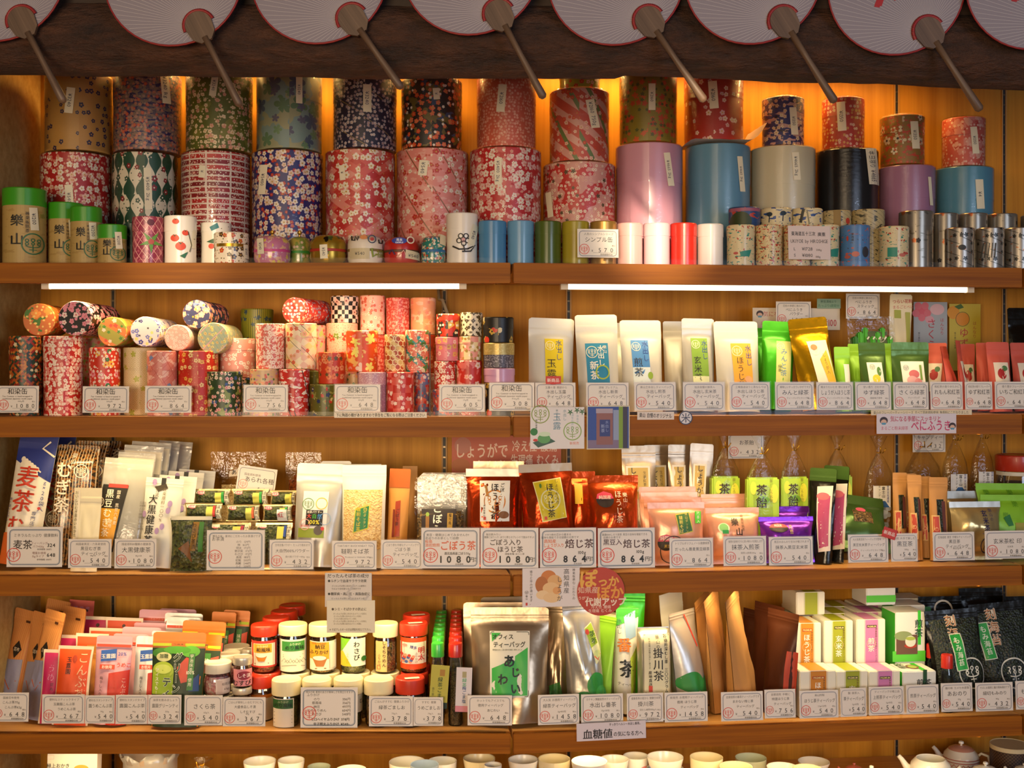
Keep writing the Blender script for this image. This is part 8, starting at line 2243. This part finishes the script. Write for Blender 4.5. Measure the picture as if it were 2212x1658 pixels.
def teapot(label, x0, x1, yt, yk, d, mat, items=None, spout=-1, knob='porcelain', lidmat=None, open_=False):
    P, s, R, zt, xc = place(x0, x1, yt, d)
    h = R * 1.25
    z0 = zt - h
    riser(P.x, P.y, z0, R * .6, label)
    root = thing('teapot', label, 'teapot', Vector((P.x, P.y, z0)), (0, 0, face_cam(P)), 'teapots on the lowest shelf')
    b = MB()
    b.lathe([(0, .002), (R * .55, .002), (R * .62, 0), (R * .9, h * .22), (R, h * .5), (R * .92, h * .8), (R * .72, h * .97), (R * .68, h)], mat, n=40)
    if open_:
        b.lathe([(R * .68, h), (R * .64, h * .97), (R * .85, h * .6), (R * .5, h * .1), (0, h * .08)], mat, n=40)
    b.build('pot_body', root)
    t = MB()
    t.tube([(spout * R * .85, 0, h * .45), (spout * R * 1.15, 0, h * .6), (spout * R * 1.35, 0, h * .85), (spout * R * 1.5, 0, h * .98)], [R * .24, R * .17, R * .12, R * .1], mat, 14)
    t.build('spout', root)
    if not open_:
        t = MB()
        t.tube([(-spout * R * .9, 0, h * .25), (-spout * R * 1.3, 0, h * .25), (-spout * R * 1.5, 0, h * .5), (-spout * R * 1.4, 0, h * .8), (-spout * R * 1.05, 0, h * .88), (-spout * R * .88, 0, h * .75)], R * .075, mat, 12)
        t.build('handle', root)
        t = MB()
        t.lathe([(R * .7, h), (R * .66, h * 1.04), (R * .4, h * 1.13), (0, h * 1.17)], lidmat or mat, n=36)
        kk = t.build('lid', root)
        t = MB()
        t.lathe([(R * .06, h * 1.15), (R * .06, h * 1.2), (R * .15, h * 1.26), (R * .13, h * 1.34), (0, h * 1.37)], knob, n=18)
        t.build('knob', kk)
    else:
        t = MB()
        t.tube([(R * .6, -R * .7, h * .7), (R * 1.1, -R * 1.1, h * .8), (R * 1.35, -R * 1.35, h * .86)], [R * .13, R * .11, R * .14], mat, 12)
        t.build('side_handle', root)
    if items:
        m = MB()
        deco(m, lambda a, t_, o: cyl(R * 1.005)(a, t_, o), 2 * R, h, items, .001)
        m.build('painted_motif', root)
    return root


teapot('white teapot with a pale lid and gold line flowers', 1850, 1915, 1656, 1635, .12, 'porcelain', spout=1, knob='porcelain', lidmat='celadon')
teapot('low coral red lidded pot behind the pale dishes', 1822, 1868, 1649, 1640, .26, '#c86a58/0.3/0/0.4', knob='#c86a58/0.3/0/0.4')
teapot('open white teapot without its lid', 1966, 2054, 1622, 1613, .12, 'porcelain', open_=True)
teapot('white teapot with red zigzag band and red lined lid', 2050, 2128, 1612, 1597, .25, 'porcelain', [('s', [(.08 + .06 * i, .5 + .12 * (i % 2)) for i in range(15)], .02, '#b84a3a'), ('r', .02, .3, .98, .33, '#b84a3a'), ('r', .02, .42, .98, .45, '#b84a3a')], knob='porcelain', lidmat='#c8907c/0.25/0/0.4')
teapot('white teapot with dark blue flowers in front', 2092, 2166, 1648, 1630, .07, 'porcelain', [('e', .7, .25, .12, .16, '#2a3a7a'), ('e', .8, .2, .08, .1, '#2a3a7a'), ('e', .2, .3, .1, .12, '#2a3a7a')])
W('weave', '#2a1c14', [('ck', 4, '#5a4230')], rough=.5)
canister('dark woven basket with a pale lid at the far end of the lowest shelf', 2140, 2225, 1592, .2, 'weave', 5, .12, '#d8c8a0/0.4', cat='basket', name='woven_basket')
teapot('small white lidded pot at the picture edge', 2186, 2240, 1650, 1640, .06, 'porcelain', spout=-1)

# paper packets, bag and wrapped bundle at the other end
card('white printed packet with a cracker picture standing by the plaster wall', 98, 1620, 206, 1757, .1, [('r', 99, 1644, 205, 1750, '#e4dcc8'), ('e', 172, 1662, 16, 8, '#d89a3c'), ('t', '極上おかき', 122, 1656, 10, INK, 1), ('f', 98, 1634, 112, 1642, '#d8b0a0', .6)], '#e2dacb', None, 'paper_packet', 'packet', holder=False, thick=.03, tilt=6)
m = MB()
P, s = at(324, 1640, .2)
vs, fs = [], []
n = 30
for j, (r, z) in enumerate(((.9, -.086), (1, -.05), (.95, 0), (1.1, .022), (1.04, .018), (.9, -.005), (.7, -.02))):
    for i in range(n):
        a = 6.28319 * i / n
        k = 1 + .10 * nz(math.cos(a) * 2.5, math.sin(a) * 2.5, j)
        vs.append((r * .064 * k * math.cos(a), r * .05 * k * math.sin(a), z + (.022 * nz(math.cos(a) * 3, math.sin(a) * 3, 9) if j in (3, 4) else 0)))
for j in range(6):
    for i in range(n):
        fs.append((j * n + i, j * n + (i + 1) % n, (j + 1) * n + (i + 1) % n, (j + 1) * n + i))
m.add(vs, fs, 'milky', None, True)
o = m.build('paper_lined_basket')
o.location = P
tag(o, 'crumpled white paper lining showing at the top of a low basket', 'basket')
candy('clear wrapped bundle with a gold tie between the paper lining and the cups', 392, 480, 1652, 1668, 1690, .14, 'cream', [], 5)


# ------------------------------------------------------------------ settle the crowded rows: small shifts in depth and slimmer fills
SETTLE = {
    'tea_canister': (0, 0.965, 0.965), 'tea_canister.001': (0, 0.89, 0.89), 'tea_canister.002': (0, 0.93, 0.93),
    'tea_canister.004': (0, 0.965, 0.965), 'tea_canister.009': (0, 0.965, 0.965), 'tea_canister.014': (0, 0.965, 0.965),
    'tea_canister.031': (0.012, 0.89, 0.89), 'tea_canister.035': (0, 0.965, 0.965), 'tea_canister.036': (0.03, 1, 1), 'tea_caddy.002': (0.02, 1, 1),
    'tea_caddy.003': (0.02, 1, 1), 'tea_caddy.004': (0.02, 0.965, 0.965), 'tea_caddy.005': (0.02, 1, 1), 'tea_canister.037': (0, 0.965, 0.965),
    'tea_canister.042': (0, 0.965, 0.965), 'tea_canister.047': (0, 0.965, 0.965), 'tea_canister.049': (0.006, 1, 1),
    'tea_canister.050': (0.006, 1, 1), 'tea_canister.051': (0, 0.965, 0.965), 'tea_canister.059': (0.012, 0.965, 0.965),
    'tea_canister.060': (0.012, 1, 1), 'tea_canister.061': (0.02, 1, 1), 'tea_canister.067': (0, 0.93, 0.93), 'tea_canister.069': (0, 0.89, 0.89),
    'tea_canister.070': (0, 0.89, 0.89), 'tea_canister.071': (0, 0.89, 0.89), 'tea_canister.073': (-0.006, 0.93, 0.93),
    'tea_canister.076': (0, 0.89, 0.89), 'tea_canister.077': (0, 0.965, 0.965), 'tea_canister.081': (0, 0.965, 0.965),
    'tea_canister.083': (0, 0.965, 0.965), 'tea_canister.111': (0, 0.93, 0.93), 'tea_canister.112': (0, 0.965, 0.965),
    'tea_canister.113': (0, 0.89, 0.89), 'tea_canister.114': (0, 0.89, 0.89), 'tea_canister.115': (0, 0.89, 0.89),
    'tea_canister.116': (0, 0.89, 0.89), 'tea_canister.120': (0, 0.89, 0.89), 'tea_pouch.007': (0.006, 1, 1), 'tea_pouch.015': (0.02, 1, 1),
    'tea_pouch.017': (-0.02, 0.5, 1), 'tea_pouch.018': (0.02, 1, 1), 'tea_pouch.025': (0.03, 1, 1), 'tea_pouch.036': (0, 0.5, 1),
    'tea_pouch.037': (0.012, 0.5, 1), 'burdock_bag': (0.006, 1, 1), 'tea_pouch.046': (0.012, 1, 1), 'tea_pouch.051': (0.006, 1, 1),
    'tea_pouch.054': (0.012, 0.5, 1), 'candy_bag': (0, 0.75, 1), 'candy_bag.001': (-0.02, 0.5, 1), 'candy_bag.002': (0, 0.35, 0.92),
    'candy_bag.003': (0.042, 1, 1), 'candy_bag.004': (0.042, 0.75, 1), 'candy_bag.005': (0.006, 1, 1), 'tea_pouch.060': (0.006, 1, 1),
    'tea_pouch.064': (-0.012, 0.75, 1), 'tea_pouch.065': (-0.02, 0.5, 1), 'tea_pouch.072': (-0.006, 1, 1), 'tea_pouch.077': (0.02, 0.5, 1),
    'tea_pouch.080': (0.02, 1, 1), 'tea_pouch.082': (-0.012, 0.5, 0.94), 'tea_pouch.085': (0.006, 0.5, 0.94), 'tea_pouch.087': (0.006, 0.5, 0.94),
    'tea_pouch.088': (0.012, 1, 1), 'tea_pouch.096': (0.012, 0.35, 0.92), 'tea_pouch.098': (0.03, 0.75, 1), 'tea_pouch.100': (-0.006, 1, 1),
    'tea_pouch.103': (0.042, 0.35, 0.92), 'tea_pouch.104': (0.02, 1, 1), 'blossom_jar': (0, 0.965, 0.965), 'blossom_jar.001': (0, 0.965, 0.965),
    'perilla_jar.002': (0.006, 1, 1), 'seasoning_jar.020': (0.042, 0.89, 0.89), 'tea_pouch.113': (0.03, 1, 1), 'tea_pouch.119': (0.006, 0.75, 1),
    'tea_pouch.121': (0.012, 1, 1), 'tea_pouch.122': (0.006, 0.75, 1), 'tea_pouch.123': (-0.012, 1, 1), 'sauce_bottle': (0, 0.93, 0.93),
    'sauce_bottle.001': (-0.02, 1, 1), 'tea_cup.013': (0, 0.965, 0.965), 'tea_cup.019': (0, 0.965, 0.965), 'tea_cup.021': (0, 0.965, 0.965),
    'teapot.003': (0.03, 1, 1),
}
for nm_, (dd_, ys_, xs_) in SETTLE.items():
    o = bpy.data.objects[nm_]
    o.location += Vector((-SB, CB, 0) if o.location.x > .003 else (0, 1, 0)) * dd_
    o.scale = (xs_, ys_, 1)
